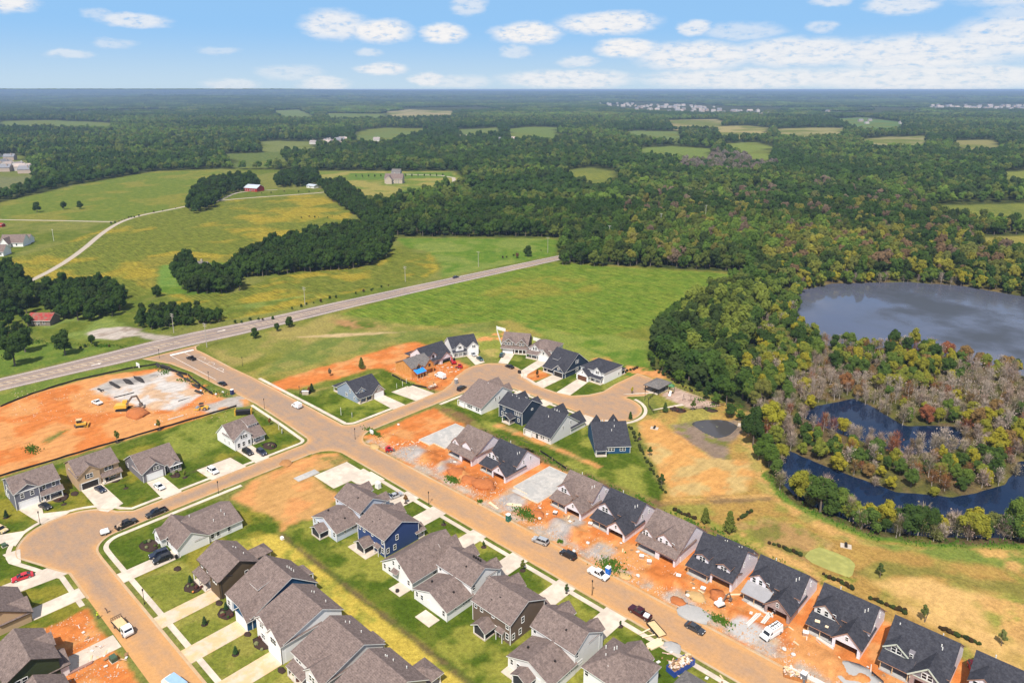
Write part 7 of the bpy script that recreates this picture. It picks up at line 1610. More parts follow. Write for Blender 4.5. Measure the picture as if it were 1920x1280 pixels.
def weeds(cx, cy, rx, ry, n):
    for i in range(n):
        x = cx+q.gauss(0,rx*.5); y = cy+q.gauss(0,ry*.5); h = q.uniform(.2,.75); a = q.uniform(0,6.28); s = q.uniform(.12,.3)
        wd.add([(x-s*math.cos(a),y-s*math.sin(a),.02),(x+s*math.cos(a),y+s*math.sin(a),.02),(x+s*.6*math.cos(a)+q.uniform(-.2,.2),y+s*.6*math.sin(a),h),(x-s*.6*math.cos(a),y-s*.6*math.sin(a)+q.uniform(-.2,.2),h*.9)],[(0,1,2,3)])
for p, rx, ry, n in (((986,964),4,2.4,420),((1145,1062),3.6,3.4,520),((848,900),2.8,1.6,260),((1349,1162),2.6,1.6,220),((700,811),5,1.4,260),((900,940),1,1,60),((1050,1015),.8,.8,50),((768,722),2,1.4,140),((60,843),4,2,200)): c = A(*p); weeds(c[0],c[1],rx,ry,n)
for k in range(70): c = (q.uniform(-178,-62), q.uniform(169.6,173)); weeds(c[0],c[1],2.2,1,14)
for k in range(150): c = A(q.uniform(1440,1920), 0) if False else None
for (pa, pb) in (((1440,890),(1475,934)),((1475,934),(1545,970)),((1545,970),(1630,1004)),((1630,1004),(1750,1020)),((1750,1020),(1930,1024)),((1380,760),(1436,800)),((1300,745),(1380,775)),((0,625),(90,645)),((90,645),(240,650)),((290,690),(430,745))):
    a, f = A(*pa), A(*pb)
    for k in range(int(math.dist(a,f)*.55)): u = q.random(); weeds(a[0]+(f[0]-a[0])*u, a[1]+(f[1]-a[1])*u+q.uniform(-1,1), 2.4, 2.0, 12)
o = wd.build('weeds', leaf_o); o['kind'] = 'stuff'; o.color = (.085,.17,.02,1)

# ---------------------------------------------------------------- street furniture
POLE = MB().tube((0,0,0),(0,0,.5),.13,.11,8).tube((0,0,.5),(0,0,3.75),.075,.06,8).mesh('pole', metal_d); LAN = MB().tube((0,0,3.75),(0,0,3.85),.12,.2,8).tube((0,0,3.85),(0,0,4.25),.17,.2,8).tube((0,0,4.25),(0,0,4.42),.22,.05,8).mesh('lantern', metal_d)
LAMPS = [((1110,1115),'in front of the umber brown house drive'),((804,945),'at the kerb beside the brown sapling lawn'),((75.5,983),'at the driveway of the slate grey house'),((410,925),'at the corner of the bare lot'),((271,1132),'on the pavement above the dark brown house'),((666,823),'at the corner of the slab lot by the big crossing'),((562,742),'beside the stone monument on the corner lawn'),((496,766),'behind the white corner house'),((299,671),'at the highway junction kerb'),((392,714),'beside the lot entrance road'),((814,735),'beside the rusty skip at the upper street'),((1209,750),'at the end of the upper cul-de-sac'),((455,686),'on the grass right of the highway mouth')]
for p, lb in LAMPS:
    c = A(*p); t = thing('street_lamp', 'black street lamp ' + lb, 'street lamp', (c[0],c[1],0), 0, 'black street lamps'); obj('pole', POLE, t); obj('lantern', LAN, t)
wood_pole = mat('grey_pole_wood', (.42,.37,.33), .9, .15, 1); ins_m = mat('insulator', (.6,.58,.55), .5, .1, 1)
def upole(px_, h, label, arms=2, m=wood_pole):
    c = A(*px_); t = thing('utility_pole', label, 'utility pole', (c[0],c[1],0), R(12)); MB().tube((0,0,-.3),(0,0,h),.17,.11,8).build('pole', m, t)
    for i in range(arms):
        a = MB().box(-1.3,1.3,-.07,.07,h-.5-i*1.1,h-.36-i*1.1).build('crossarm', m, t); g = MB()
        for x in (-1.2,-.5,.5,1.2): g.tube((x,0,h-.36-i*1.1),(x,0,h-.15-i*1.1),.06,.05,6)
        g.build('insulator', ins_m, a)['kind'] = 'stuff'
upole((326,624),10.5,'grey utility pole with crossarms above the roadside bushes'); upole((388,651),12.4,'grey utility pole with two crossarms at the highway junction'); upole((572,572),11,'utility pole across the highway left of the crop field'); upole((760,528),10.5,'utility pole across the highway beside red brown brush'); upole((897,500),11,'slim utility pole at the highway edge left of the wood',1); upole((1027,474),12,'tall slim utility pole where the highway meets the wood',1)
for p, lb in (((1142,462),'pale steel pole in the wood nearest the highway'),((1238,436),'pale steel pole rising from the middle of the wood'),((1322,418),'pale steel pole farthest right in the wood'),((101,452),'utility pole on the far meadow beside the lane')): upole(p, 17 if 'steel' in lb else 10, lb, 1, ins_m)
# power line strung between the highway poles
wl = MB(); pts = [A(326,624),A(388,651)]; hw = [A(572,572),A(760,528),A(897,500),A(1027,474)]
for line, h in ((hw,10.3),):
    for a, f in zip(line, line[1:]):
        for s in (-1.0,1.0):
            pr = None
            for k in range(9):
                u = k/8; p = (a[0]+(f[0]-a[0])*u+s*.9, a[1]+(f[1]-a[1])*u, h-2.2*4*u*(1-u))
                if pr: wl.tube(pr,p,.02,.02,3,0,False)
                pr = p
o = wl.build('power_line', metal_d); tag(o, 'thin dark power lines strung along the far side of the highway', 'power line'); o['kind'] = 'stuff'
box_g = mat('utility_green', (.06,.10,.06), .6, .1, 1)
def cab_box(px_, label, m, d=(1.0,.8,.8), name='utility_box', cat='utility box'):
    c = A(*px_); t = thing(name, label, cat, (c[0],c[1],0), R(4)); MB().box(-d[0]/2-.1,d[0]/2+.1,-d[1]/2-.1,d[1]/2+.1,-.05,.1).build('plinth', concrete, t); MB().side([(-d[0]/2,.1),(d[0]/2,.1),(d[0]/2,d[2]*.8),(d[0]/2-.1,d[2]),(-d[0]/2,d[2])],-d[1]/2,d[1]/2).build('cabinet', m, t)
cab_box((709,914),'white utility cabinet on the lawn in front of the pale blue house',trim_w,(1.6,1.2,2.0)); cab_box((213,1238),'green cabinet beside the lower left concrete drive',box_g,(1.6,1.2,1.2)); cab_box((8,1024),'green transformer box on the little lawn at the left edge',box_g,(1.3,1.0,.9)); cab_box((974,700),'dark cabinet at the kerb of the upper cul-de-sac',metal_d,(1.3,.9,1.5)); cab_box((1199,732) if False else (529,1010),'white drain box on the yellow strip behind the gardens',trim_w,(.9,.7,.7)); cab_box((318,1080) if False else (697,813),'white sign board on posts on the weedy slab lot',trim_w,(1.8,.3,1.5),'site_sign','sign'); cab_box((259,688),'white sign board beside the highway at the red lot',trim_w,(3.0,.25,1.9),'site_sign','sign')
def post_sign(px_, label, h=2.4, w=1.0):
    c = A(*px_); t = thing('yard_sign', label, 'sign', (c[0],c[1],0), R(-35)); MB().box(-w/2-.08,-w/2+.04,-.06,.06,0,h).build('post', trim_w, t); MB().box(-w/2,w/2,-.04,.04,h-1.5,h-.1).build('panel', trim_w, t)
post_sign((639.5,779),'tall white sign on the striped corner lawn',3.2,.9); post_sign((660,781),'low white sign beside the tall one on the corner lawn',1.4,1.5); post_sign((523,806),'white leaning feather sign on the white house corner lawn',3.4,.5); post_sign((529,812),'white sign board on the white house corner lawn',1.6,1.2)
for p in ((744,728),(755,724),(762,719)): post_sign(p,('first','second','third')[int((p[0]-744)/8)]+' thin white flag sign from the left behind the empty pad',2.2,.35)
def hydrant(px_):
    c = A(*px_); o = MB().tube((0,0,0),(0,0,.65),.13,.11,8).tube((0,0,.65),(0,0,.8),.14,.03,8).tube((-.2,0,.45),(.2,0,.45),.07,.07,6).build('fire_hydrant', PAINT['yellow']); o.location = (c[0],c[1],.05); return o
tag(hydrant((423,945)),'small hydrant on the grass at the bare lot corner','hydrant'); tag(hydrant((697,938) if False else (1180,1083)),'small hydrant at the kerb right of the white pickup','hydrant')
# silt fences
silt = mat('silt_fabric', (.018,.016,.016), .8, .2, 1)
def silt_fence(pts, label, h=.75):
    pts = [A(*p) for p in pts] if len(pts[0]) == 2 and pts[0][1] > 400 else pts
    c = pts[0]; t = thing('silt_fence', label, 'silt fence', (c[0],c[1],0)); fb = MB(); n = 0
    for a, f in zip(pts, pts[1:]):
        L = math.dist(a,f); k = max(1,int(L/3)); prev = None
        for i in range(k+1):
            u = i/k; p = (a[0]+(f[0]-a[0])*u-c[0]+rnd.uniform(-.15,.15), a[1]+(f[1]-a[1])*u-c[1]+rnd.uniform(-.15,.15)); hh = h*rnd.uniform(.8,1.1)
            if prev: fb.add([(prev[0],prev[1],-.1),(p[0],p[1],-.1),(p[0],p[1],hh),(prev[0],prev[1],prev[2]),(prev[0]+.06,prev[1]+.06,-.1),(p[0]+.06,p[1]+.06,-.1),(p[0]+.06,p[1]+.06,hh),(prev[0]+.06,prev[1]+.06,prev[2])],[(0,1,2,3),(7,6,5,4),(3,2,6,7)])
            if i % 2 == 0: o = obj('stake', WCACHE.setdefault('stake', MB().box(-.03,.03,-.03,.03,0,1.0).mesh('stake', wood_m)), t); o.location = (p[0]-.05,p[1]-.05,0)
            prev = (p[0],p[1],hh)
    fb.build('fabric', silt, t)
silt_fence([(-60,911),(0,893),(222,827),(443,762)],'long black silt fence between the red lot and the grey roofs'); silt_fence([(0,763),(62,738),(140,714),(250,690),(292,684)],'black silt fence along the highway side of the red lot'); silt_fence([(300,690),(352,704),(378,726),(398,740)],'sagging black silt fence round the gravel bank of the red lot',1.2); silt_fence([(1013,847),(1036,862),(1062,880)],'short black silt fence behind the empty slab'); silt_fence([(735,704),(770,722),(800,728)],'black silt fence beside the orange board house yard')
bank = mat('dark_bank', (.035,.03,.028), .95, .3, 1)
pb = MB()
for (p, rx) in (((190,733),3),((215,722),4),((240,716),4),((262,711),4),((300,686),4),((310,688),4),((320,692),3),((338,704),3),((352,712),3),((368,724),3),((372,735),3)):
    c = A(*p); pb.blob((c[0],c[1],-.1),(rx*1.25,rx*.32,.7),9,5,int(p[0]),.35)
o = pb.build('liner_bank', bank, None, True); tag(o,'dark plastic covered earth bank round the grey gravel pad','earth bank'); o['kind'] = 'stuff'
# trench box with yellow posts
c = A(457,777); t = thing('trench_frame','black frame on yellow posts behind the white corner house','frame',(c[0],c[1],0),R(52))
for x in (-3,3):
    for y in (-.8,.8): MB().tube((x,y,0),(x,y,2.6),.2,.2,8).build('post', PAINT['yellow'], t)
for k in range(4): MB().box(-2.8,2.8,-.9,.9,.5+k*.45,.62+k*.45).build('panel', metal_d, t)
# stone monument with trees on the corner, basin stones
def planting(px_, r_, label, n=3, col=(.10,.035,.03)):
    c = A(*px_); o = MB().blob((0,0,.02),(r_*1.5,r_,.12),12,4,int(px_[0]),.12).build('mulch_bed', mulch, None, True); o.location = (c[0],c[1],0); tag(o, label, 'mulch bed')
    return c
mulch = mat('dark_mulch', (.045,.025,.018), .95, .3, 3)
shrub_ms = [(MB().blob((0,0,.35),(.42,.42,.36),7,5,k,.18)) for k in range(3)]; SHR = []
for k, mb in enumerate(shrub_ms): leaves(mb, random.Random(k), [(0,0,.35,.4,.36)], 40, .13); SHR.append(mb.mesh('shrub', leaf_o))
def shrub(x, y, s, ti, label, group): o = obj('shrub', SHR[rnd.randint(0,2)], None); o.location = (x,y,.05); o.scale = (s,s,s); o.rotation_euler = (0,0,rnd.uniform(0,6)); o.color = c4(ti); tag(o, label, 'shrub', group)
BEDS = [((281,1022),2.4,'brown mulch bed at the front of the long white house'),((362,1100),2.0,'dark mulch bed dotted with pale tufts before the brown house porch'),((424,1150),1.7,'dark mulch bed before the deep blue house'),((492,1204),1.9,'dark mulch bed before the shuttered white house'),((560,1262),1.9,'dark mulch bed before the cream house porch'),((333,1066),.9,'small mulch patch at the corner of the long white house'),((411,1130),.8,'small mulch ring at the brown house garage'),((464,1188),.8,'small mulch ring at the deep blue garage'),((528,1256),.8,'small mulch ring at the shuttered garage'),((113,932),2.2,'mulch bed along the slate grey porch'),((213,898),1.8,'mulch bed along the tan porch'),((140,925),1.1,'mulch bed left of the tan garage'),((328,890),1.6,'mulch bed before the grey bay window'),((505,835),2.2,'curved mulch bed round the white corner house porch'),((585,738) if False else (573,735),2.0,'mulch bed with the stone monument'),((1243,745) if False else (1270,768),2.4,'dark mulch bed outside the playground fence'),((1365,772) if False else (1332,768),2.0,'mulch bed at the right end of the playground fence')]
for p, r_, lb in BEDS:
    c = planting(p, r_, lb); 
    if r_ > 1.2:
        for k in range(6): shrub(c[0]+rnd.uniform(-1,1)*r_*1.1, c[1]+rnd.uniform(-1,1)*r_*.7, rnd.uniform(.7,1.2), rnd.choice([(.06,.11,.025),(.10,.13,.03),(.24,.25,.12),(.12,.05,.04)]), 'small shrub in the '+lb.replace('dark ','').replace('brown mulch','mulch'), 'shrubs in the '+lb)
# saplings on the lawns
SAP = []
for k in range(4):
    a, b_ = broad_tree(500+k, 3.2, .75, .25, 7, 34, .17); SAP.append((a.mesh('trunk',bark), b_.mesh('crown',leaf_o)))
CON = []
for k in range(2): a, b_ = conifer(600+k, 3.6, 1.0); CON.append((a.mesh('trunk',bark), b_.mesh('crown',leaf_o)))
SAPS = [((761,943),1.0,'s',(.28,.15,.06),'orange brown sapling on the lawn beside the grey sedan'),((832,983),.5,'s',(.05,.09,.02),'tiny tree on the lawn opposite the green toilet'),((907,1025),.6,'s',(.05,.09,.02),'tiny tree in front of the long white gable house'),((980,1069),1.0,'s',(.13,.14,.03),'sapling with dark mulch ring in front of the low wing house'),((1062,1112),.85,'s',(.06,.09,.025),'slim sapling in front of the umber brown house'),((1163,1173),.5,'s',(.05,.08,.02),'tiny tree on the dark lawn by the maroon pickup'),
 ((384,1170),.62,'c',(.05,.085,.03),'little conifer on the lawn before the dark brown house'),((442,1226),.62,'c',(.05,.10,.03),'little conifer on the lawn before the deep blue house'),((383,1120) if False else (357,1092),.62,'c',(.04,.08,.03),'little conifer in the bed before the brown porch'),((424,1143),.62,'c',(.04,.08,.03),'little conifer in the bed before the blue house'),((554,1258),.62,'c',(.05,.09,.04),'little conifer in the bed before the cream house'),((217,841) if False else (221,829),1.5,'s',(.14,.15,.03),'thin sapling at the silt fence behind the tan house'),((299,806),1.4,'s',(.18,.17,.03),'thin yellow sapling at the silt fence of the red lot'),((505,803) if False else (506,796),.9,'s',(.26,.11,.03),'orange sapling on the white house corner lawn'),((12,970),.7,'c',(.04,.07,.03),'small conifer on the lawn at the left edge'),
 ((678,691),1.5,'c',(.12,.13,.03),'narrow upright tree standing on the dirt strip'),((619,705),1.2,'s',(.16,.12,.07),'thin bare sapling on the dirt strip'),((1007,708),1.2,'s',(.10,.06,.02),'sapling on the orange front yard of the black house'),((1182,786),.9,'c',(.05,.09,.02),'narrow tree at the cul-de-sac behind the blue house'),((1218,855),1.2,'s',(.06,.09,.02),'upper sapling on the bank right of the blue house lawn'),((1241,910),1.3,'s',(.05,.09,.02),'lower sapling on the bank right of the blue house lawn'),((1203,825) if False else (1199,823),.9,'s',(.06,.09,.02),'small sapling on the bank at the blue house corner'),
 ((1322,980),1.4,'c',(.13,.15,.03),'slim conifer behind the brown two gable house'),((1367,997),1.9,'c',(.13,.15,.03),'tall slim conifer behind the copper dormer house'),((1247,773),1.2,'c',(.07,.11,.03),'narrow tree left of the playground gate'),((1299,770),1.5,'s',(.10,.13,.03),'thin young tree at the playground front fence'),((1185,738),1.0,'s',(.42,.33,.03),'yellow little tree at the parking spur'),((1650,1082),1.3,'s',(.08,.11,.03),'small bushy tree at the right end of the algae pond'),((1733,1165),1.5,'s',(.12,.14,.04),'thin tree behind the last finished roof'),((1878,1210),1.3,'s',(.17,.19,.06),'pale bush on the dry ground at the right edge'),((585,735),1.1,'c',(.04,.06,.025),'dark pair of trees at the stone monument'),((579,738),1.0,'s',(.26,.09,.04),'rusty shrub tree at the stone monument'),((262,905) if False else (236,915),.45,'s',(.05,.08,.02),'tiny tree on the lawn right of the tan house drive'),((119,1010) if False else (120,945),.45,'s',(.05,.08,.02),'tiny tree on the lawn right of the slate house drive'),((347,895),.9,'s',(.20,.22,.04),'yellow green sapling right of the grey bungalow')]
for (p, s, k, ti, lb) in SAPS:
    c = A(*p); ms = (CON if k == 'c' else SAP)[rnd.randint(0,1)]; t = tree(ms,(c[0],c[1],0),s,rnd.uniform(0,6),ti,'sapling',lb,'sapling',None)
    if p[1] > 800 and p[0] < 1200: MB().blob((0,0,.03),(.8,.8,.1),10,4,3,.1).build('mulch_ring', mulch, t).scale = (1/s,1/s,1)
# row of young bushes on the bank and along the retention slope
for k in range(26):
    u = k/25; p = (1180+ (1246-1180)*u + rnd.uniform(-3,3), 800+(925-800)*u+rnd.uniform(-3,3)); c = A(*p); shrub(c[0],c[1],rnd.uniform(.9,1.7),(.05,.06,.02),'low dark shrub in the row on the bank beside the blue house lawn','shrubs on the bank beside the blue house lawn')
for (pa, pb, n) in (((1262,957),(1306,974),16),((1384,974),(1412,958),10),((1442,1018),(1500,1040),14),((1545,1078),(1600,1105),16),((1632,1122),(1700,1150),18),((1762,1178),(1840,1210),18),((1150,705),(1200,688),14),((1222,690),(1300,735),22)):
    for k in range(n):
        u = (k+rnd.uniform(0,.8))/n; c = A(pa[0]+(pb[0]-pa[0])*u+rnd.uniform(-2,2), pa[1]+(pb[1]-pa[1])*u+rnd.uniform(-1.5,1.5)); shrub(c[0],c[1],rnd.uniform(.8,1.5),rnd.choice([(.035,.045,.018),(.05,.07,.02),(.06,.04,.02)]),'low dark hedge shrub planted in line on the dry grass near pixel free bank' if False else 'low dark hedge shrub planted in a line on the grass bank','hedge shrubs planted in lines on the grass banks')

# ---------------------------------------------------------------- pavilion, playground, fences
t = thing('pavilion','open picnic pavilion with grey hipped roof beside the playground','pavilion',(-152.6,243.6,0),0)
hp = House.__new__(House); hp.root = t; hp.mb = {}; hp.roofk = 'grey'; hp.em = metal_d; hp.wall = 'wrap'; hp.hip(0,6.6,0,9.4,2.7,4.6,.5,walls=False,mroof='grey'); hp.mb['FASCIA'].build('fascia', metal_d, t)
for x in (.2,6.4):
    for y in (.2,4.7,9.2): MB().box(x-.13,x+.13,y-.13,y+.13,0,2.7).build('post', metal_d, t)
for y in (2.2,6.8): 
    k = thing('picnic_table','dark picnic table under the pavilion roof, %s one' % ('nearer' if y < 4 else 'farther'),'picnic table',(-149.3,243.6+y,.15),0); MB().box(-.9,.9,-.4,.4,.7,.76).build('table_top', wood_m, k)
    for s in (-1,1): MB().box(-.9,.9,s*.75-.14,s*.75+.14,.42,.47).build('bench', wood_m, k); MB().box(s*.7-.05,s*.7+.05,-.7,.7,0,.7).build('leg', metal_d, k)
green_p = mat('play_green', (.05,.16,.06), .5, .1, 1); tanp = mat('play_tan', (.5,.36,.2), .5, .1, 1)
t = thing('play_tower','green play tower with slide on the playground','play tower',(-143.2,249.0,.05),R(20))
for x in (-1,1):
    for y in (-1,1): MB().tube((x,y,0),(x,y,3.3),.08,.08,8).build('post', tanp, t)
MB().box(-1.1,1.1,-1.1,1.1,1.3,1.42).build('deck', tanp, t); MB().prism([(-1.2,-1.2),(1.2,-1.2),(1.2,1.2),(-1.2,1.2)],3.2,3.3).add([(-1.2,-1.2,3.3),(1.2,-1.2,3.3),(1.2,1.2,3.3),(-1.2,1.2,3.3),(0,0,4.3)],[(0,1,4),(1,2,4),(2,3,4),(3,0,4)]).build('roof', green_p, t)
MB().quad((-.4,-1.1,1.4),(.4,-1.1,1.4),(.4,-3.6,.2),(-.4,-3.6,.2)).box(-.5,-.4,-3.6,-1.1,.2,.4).box(.4,.5,-3.6,-1.1,.2,.4).build('slide', trim_w, t); MB().box(1.1,1.18,-1,1,1.4,2.2).box(-1.18,-1.1,-1,1,1.4,2.2).build('side_panel', green_p, t)
for i in range(5): MB().box(-.5,.5,1.1+.25*i,1.2+.25*i,1.25-.25*i,1.32-.25*i).build('step', tanp, t)
t = thing('swing_set','swing frame with dark seats on the tan playground surface','swing set',(-133,247,.05),R(10))
MB().tube((-3,0,2.6),(3,0,2.6),.06,.06,8).build('top_bar', metal_d, t)
for x in (-3,0,3):
    for s in (-1,1): MB().tube((x,s*1.0,0),(x,0,2.6),.05,.05,6).build('leg', metal_d, t)
for x in (-2.2,-.9,.9,2.2): k = MB().box(x-.25,x+.25,-.1,.1,.5,.55).build('seat', metal_d, t); MB().tube((x-.22,0,.55),(x-.22,0,2.6),.012,.012,4).tube((x+.22,0,.55),(x+.22,0,2.6),.012,.012,4).build('chain', metal_d, k)
def rail_fence(pts, label, h=1.2, m=metal_d, sp=2.4, name='fence', pick=.28):
    c = pts[0]; t = thing(name, label, 'fence', (c[0],c[1],0)); pk_ = MB()
    for a, f in zip(pts, pts[1:]):
        L = math.dist(a,f); k = max(1,round(L/sp)); an = math.atan2(f[1]-a[1],f[0]-a[0])
        for i in range(k):
            u = i/k; o = obj('post', WCACHE.setdefault(('post',h,m.name), MB().box(-.05,.05,-.05,.05,0,h+.1).mesh('post', m)), t); o.location = (a[0]+(f[0]-a[0])*u-c[0], a[1]+(f[1]-a[1])*u-c[1], 0)
        mx, my = (a[0]+f[0])/2-c[0], (a[1]+f[1])/2-c[1]
        for z in (.2,h-.08): o = MB().cbox((mx,my,z),(L,.04,.06),an).build('rail', m, t)
        for i in range(int(L/pick)):
            u = i*pick/L; pk_.cbox((a[0]+(f[0]-a[0])*u-c[0],a[1]+(f[1]-a[1])*u-c[1],h/2),(.03,.03,h-.1),an)
    pk_.build('pickets', m, t)['kind'] = 'stuff'
rail_fence([(-147.5,243),(-146.2,236.4),(-142.8,231.4),(-137.9,227.5),(-129.0,240.2),(-121.2,252.6),(-145.6,256.4)],'black metal fence round the playground')
def panel_fence(pts, label):
    c = pts[0]; t = thing('panel_fence', label, 'fence', (c[0],c[1],0))
    for a, f in zip(pts, pts[1:]):
        L = math.dist(a,f); k = max(1,round(L/2.4)); an = math.atan2(f[1]-a[1],f[0]-a[0])
        for i in range(k):
            u = (i+.5)/k; MB().cbox((a[0]+(f[0]-a[0])*u-c[0],a[1]+(f[1]-a[1])*u-c[1],.95),(L/k-.1,.05,1.75),an).build('panel', trim_w, t); u = i/k; o = MB().box(-.07,.07,-.07,.07,0,1.95).build('post', trim_w, t); o.location = (a[0]+(f[0]-a[0])*u-c[0],a[1]+(f[1]-a[1])*u-c[1],0)
panel_fence([A(941,652),A(933,627),A(931,618)],'white panel fence left of the brown shingled house'); panel_fence([A(931,617.5),A(948,622)],'short white panel fence behind the brown shingled house'); panel_fence([A(1000,638),A(1018,643)],'short white panel fence behind the cream hipped house')
o = MB().tube((0,0,0),(0,0,.5),.5,.45,12).build('fire_pit', metal_d); c = A(745,1109); o.location = (c[0],c[1],.16); tag(o,'round dark fire pit on the white back patio','fire pit')
for i, p in enumerate(((362,1107+4),(398,1104))):
    c = A(*p); o = MB().blob((0,0,.28),(.32,.32,.27),9,5,i,.06).build('pumpkin', mat('pumpkin_orange', (.60,.22,.05), .6, .1, 2), None, True); o.location = (c[0],c[1],.1); tag(o, ('orange pumpkin on the brown house drive near the mulch bed','orange pumpkin beside the brown house garage')[i],'pumpkin')
for p, lb in (((331,1047),'black wheeled bin at the long white house garage corner'),((49,1158) if False else (56,1163),'dark wheeled bin at the tan house garage')):
    c = A(*p); t = thing('wheeled_bin', lb, 'bin', (c[0],c[1],.1)); MB().side([(-.28,.08),(.28,.08),(.34,.95),(-.34,.95)],-.3,.3).build('bin_body', metal_d, t); MB().box(-.36,.36,-.33,.33,.95,1.03).build('lid', metal_d, t)
# storm outlets of the basins
for p, lb in (((1227,803),'concrete storm outlet beside the cul-de-sac'),((1391,797),'white concrete outlet at the right end of the dark basin'),((1586,1024),'concrete outlet above the algae pond')):
    c = A(*p); t = thing('storm_outlet', lb, 'storm outlet', (c[0],c[1],0), R(20)); MB().box(-1.4,1.4,-1,1,-.4,.25).build('apron', concrete, t); MB().tube((0,-.9,.5),(0,.9,.5),.4,.4,10).build('pipe', metal_d, t)
c = A(568,737); t = thing('stone_monument','pale stone entrance monument in the corner mulch bed','monument',(c[0]+2,c[1],0),R(45)); MB().box(-1.3,1.3,-.4,.4,0,1.5).build('base', WALL['stone'], t); MB().box(-1.45,1.45,-.5,.5,1.5,1.65).build('capstone', trim_w, t)

# ---------------------------------------------------------------- slabs of the houses to come
def foundation(poly, label, pipes):
    c = poly[0]; t = thing('foundation_slab', label, 'foundation', (c[0],c[1],0)); P = [(p[0]-c[0],p[1]-c[1]) for p in poly]
    MB().prism(P,-.3,.34).build('slab', concrete_g, t); n = len(P)
    for i in range(n):
        a, b_ = P[i], P[(i+1)%n]; L = math.dist(a,b_); an = math.atan2(b_[1]-a[1],b_[0]-a[0]); MB().cbox(((a[0]+b_[0])/2+.04*math.sin(an),(a[1]+b_[1])/2-.04*math.cos(an),.12),(L,.06,.5),an).build('form_board', wood_p, t)
    for k in range(pipes): x = rnd.uniform(2,9); y = rnd.uniform(3,14); MB().tube((x,y,.3),(x,y,.8),.07,.07,6).build('pipe_stub', trim_w, t)
foundation([(-187.2,150.4),(-181.2,150.4),(-181.2,152.4),(-175.4,152.4),(-175.4,168.2),(-187.2,168.2)],'pale empty foundation slab with form boards on the crossing corner lot',6)
foundation([(-140.6,150.3),(-134.5,150.3),(-134.5,148.6),(-128.8,148.6),(-128.8,168),(-140.6,168)],'pale empty foundation slab between the two unfinished houses',7)
# ---------------------------------------------------------------- people
skin = mat('skin', (.35,.20,.13), .6, .05, 2)
def person(px_, ang, label, shirt, trousers, hatm=None, bend=0.0):
    c = A(*px_); t = thing('person', label, 'person', (c[0],c[1],.08), ang)
    me = bpy.data.meshes.new('body'); s = math.sin(bend); k = math.cos(bend)
    def U(x, y, z): z0 = .95; return (x+(z-z0)*s, y, z0+(z-z0)*k) if z > z0 else (x,y,z)
    V = [U(0,0,.95),U(0,0,1.2),U(0,0,1.42),U(0,0,1.52),U(0,0,1.66),U(.02,0,1.76), (0,.1,.92),(.06,.12,.5),(0,.13,.06),(.14,.13,.03),(0,-.1,.92),(-.1,-.12,.5),(-.16,-.13,.06),(-.02,-.13,.03), U(0,.2,1.4),U(.04,.27,1.14),U(.2,.24,.98),U(0,-.2,1.4),U(.06,-.27,1.14),U(.22,-.22,1.02)]
    E = [(0,1),(1,2),(2,3),(3,4),(4,5),(0,6),(6,7),(7,8),(8,9),(0,10),(10,11),(11,12),(12,13),(2,14),(14,15),(15,16),(2,17),(17,18),(18,19)]
    rad = [.15,.14,.15,.06,.105,.08,.1,.075,.05,.05,.1,.075,.05,.05,.07,.05,.045,.07,.05,.045]
    me.from_pydata(V,E,[]); o = obj('body', me, t); me.materials.append(shirt); me.materials.append(trousers); me.materials.append(skin)
    sk = o.modifiers.new('skin','SKIN'); sd = o.modifiers.new('smooth','SUBSURF'); sd.levels = sd.render_levels = 1
    for v, r_ in zip(me.skin_vertices[0].data, rad): v.radius = (r_,r_)
    me.skin_vertices[0].data[0].use_root = True
    dg = bpy.context.evaluated_depsgraph_get(); ev = o.evaluated_get(dg); m2 = bpy.data.meshes.new_from_object(ev); o.modifiers.clear(); o.data = m2
    for p in m2.polygons:
        z = p.center.z; p.material_index = 1 if z < .98 and abs(p.center.y) < .2 else (2 if (p.center.z > 1.5*k or (abs(p.center.y) > .2 and z < 1.1)) else 0)
        p.use_smooth = True
    if not len(m2.materials):
        for mm in (shirt, trousers, skin): m2.materials.append(mm)
    if hatm: hd = U(.02,0,1.76); MB().blob((hd[0],hd[1],hd[2]),(.15,.14,.11),8,5,1,.02).build('hard_hat', hatm, t, True)
    else: hd = U(-.01,0,1.75); MB().blob((hd[0],hd[1],hd[2]),(.12,.12,.09),8,5,1,.04).build('hair', metal_d, t, True)
hiviz = mat('hi_vis_yellow', (.62,.75,.03), .6, .05, 2); dkcl = mat('dark_clothing', (.06,.06,.07), .8, .1, 2); jean = mat('denim', (.05,.06,.09), .8, .1, 2); grycl = mat('grey_clothing', (.20,.19,.18), .8, .1, 2)
person((184,1160),R(20),'worker in a yellow hi-vis shirt standing beside the flatbed truck',hiviz,jean,hiviz); person((201,1149),R(-60),'person in dark grey clothes bending down behind the flatbed truck',grycl,dkcl,None,.5); person((1452,1152),R(-90),'worker in white shirt and dark trousers at the brick garage opening',trim_w,dkcl,None,.25)
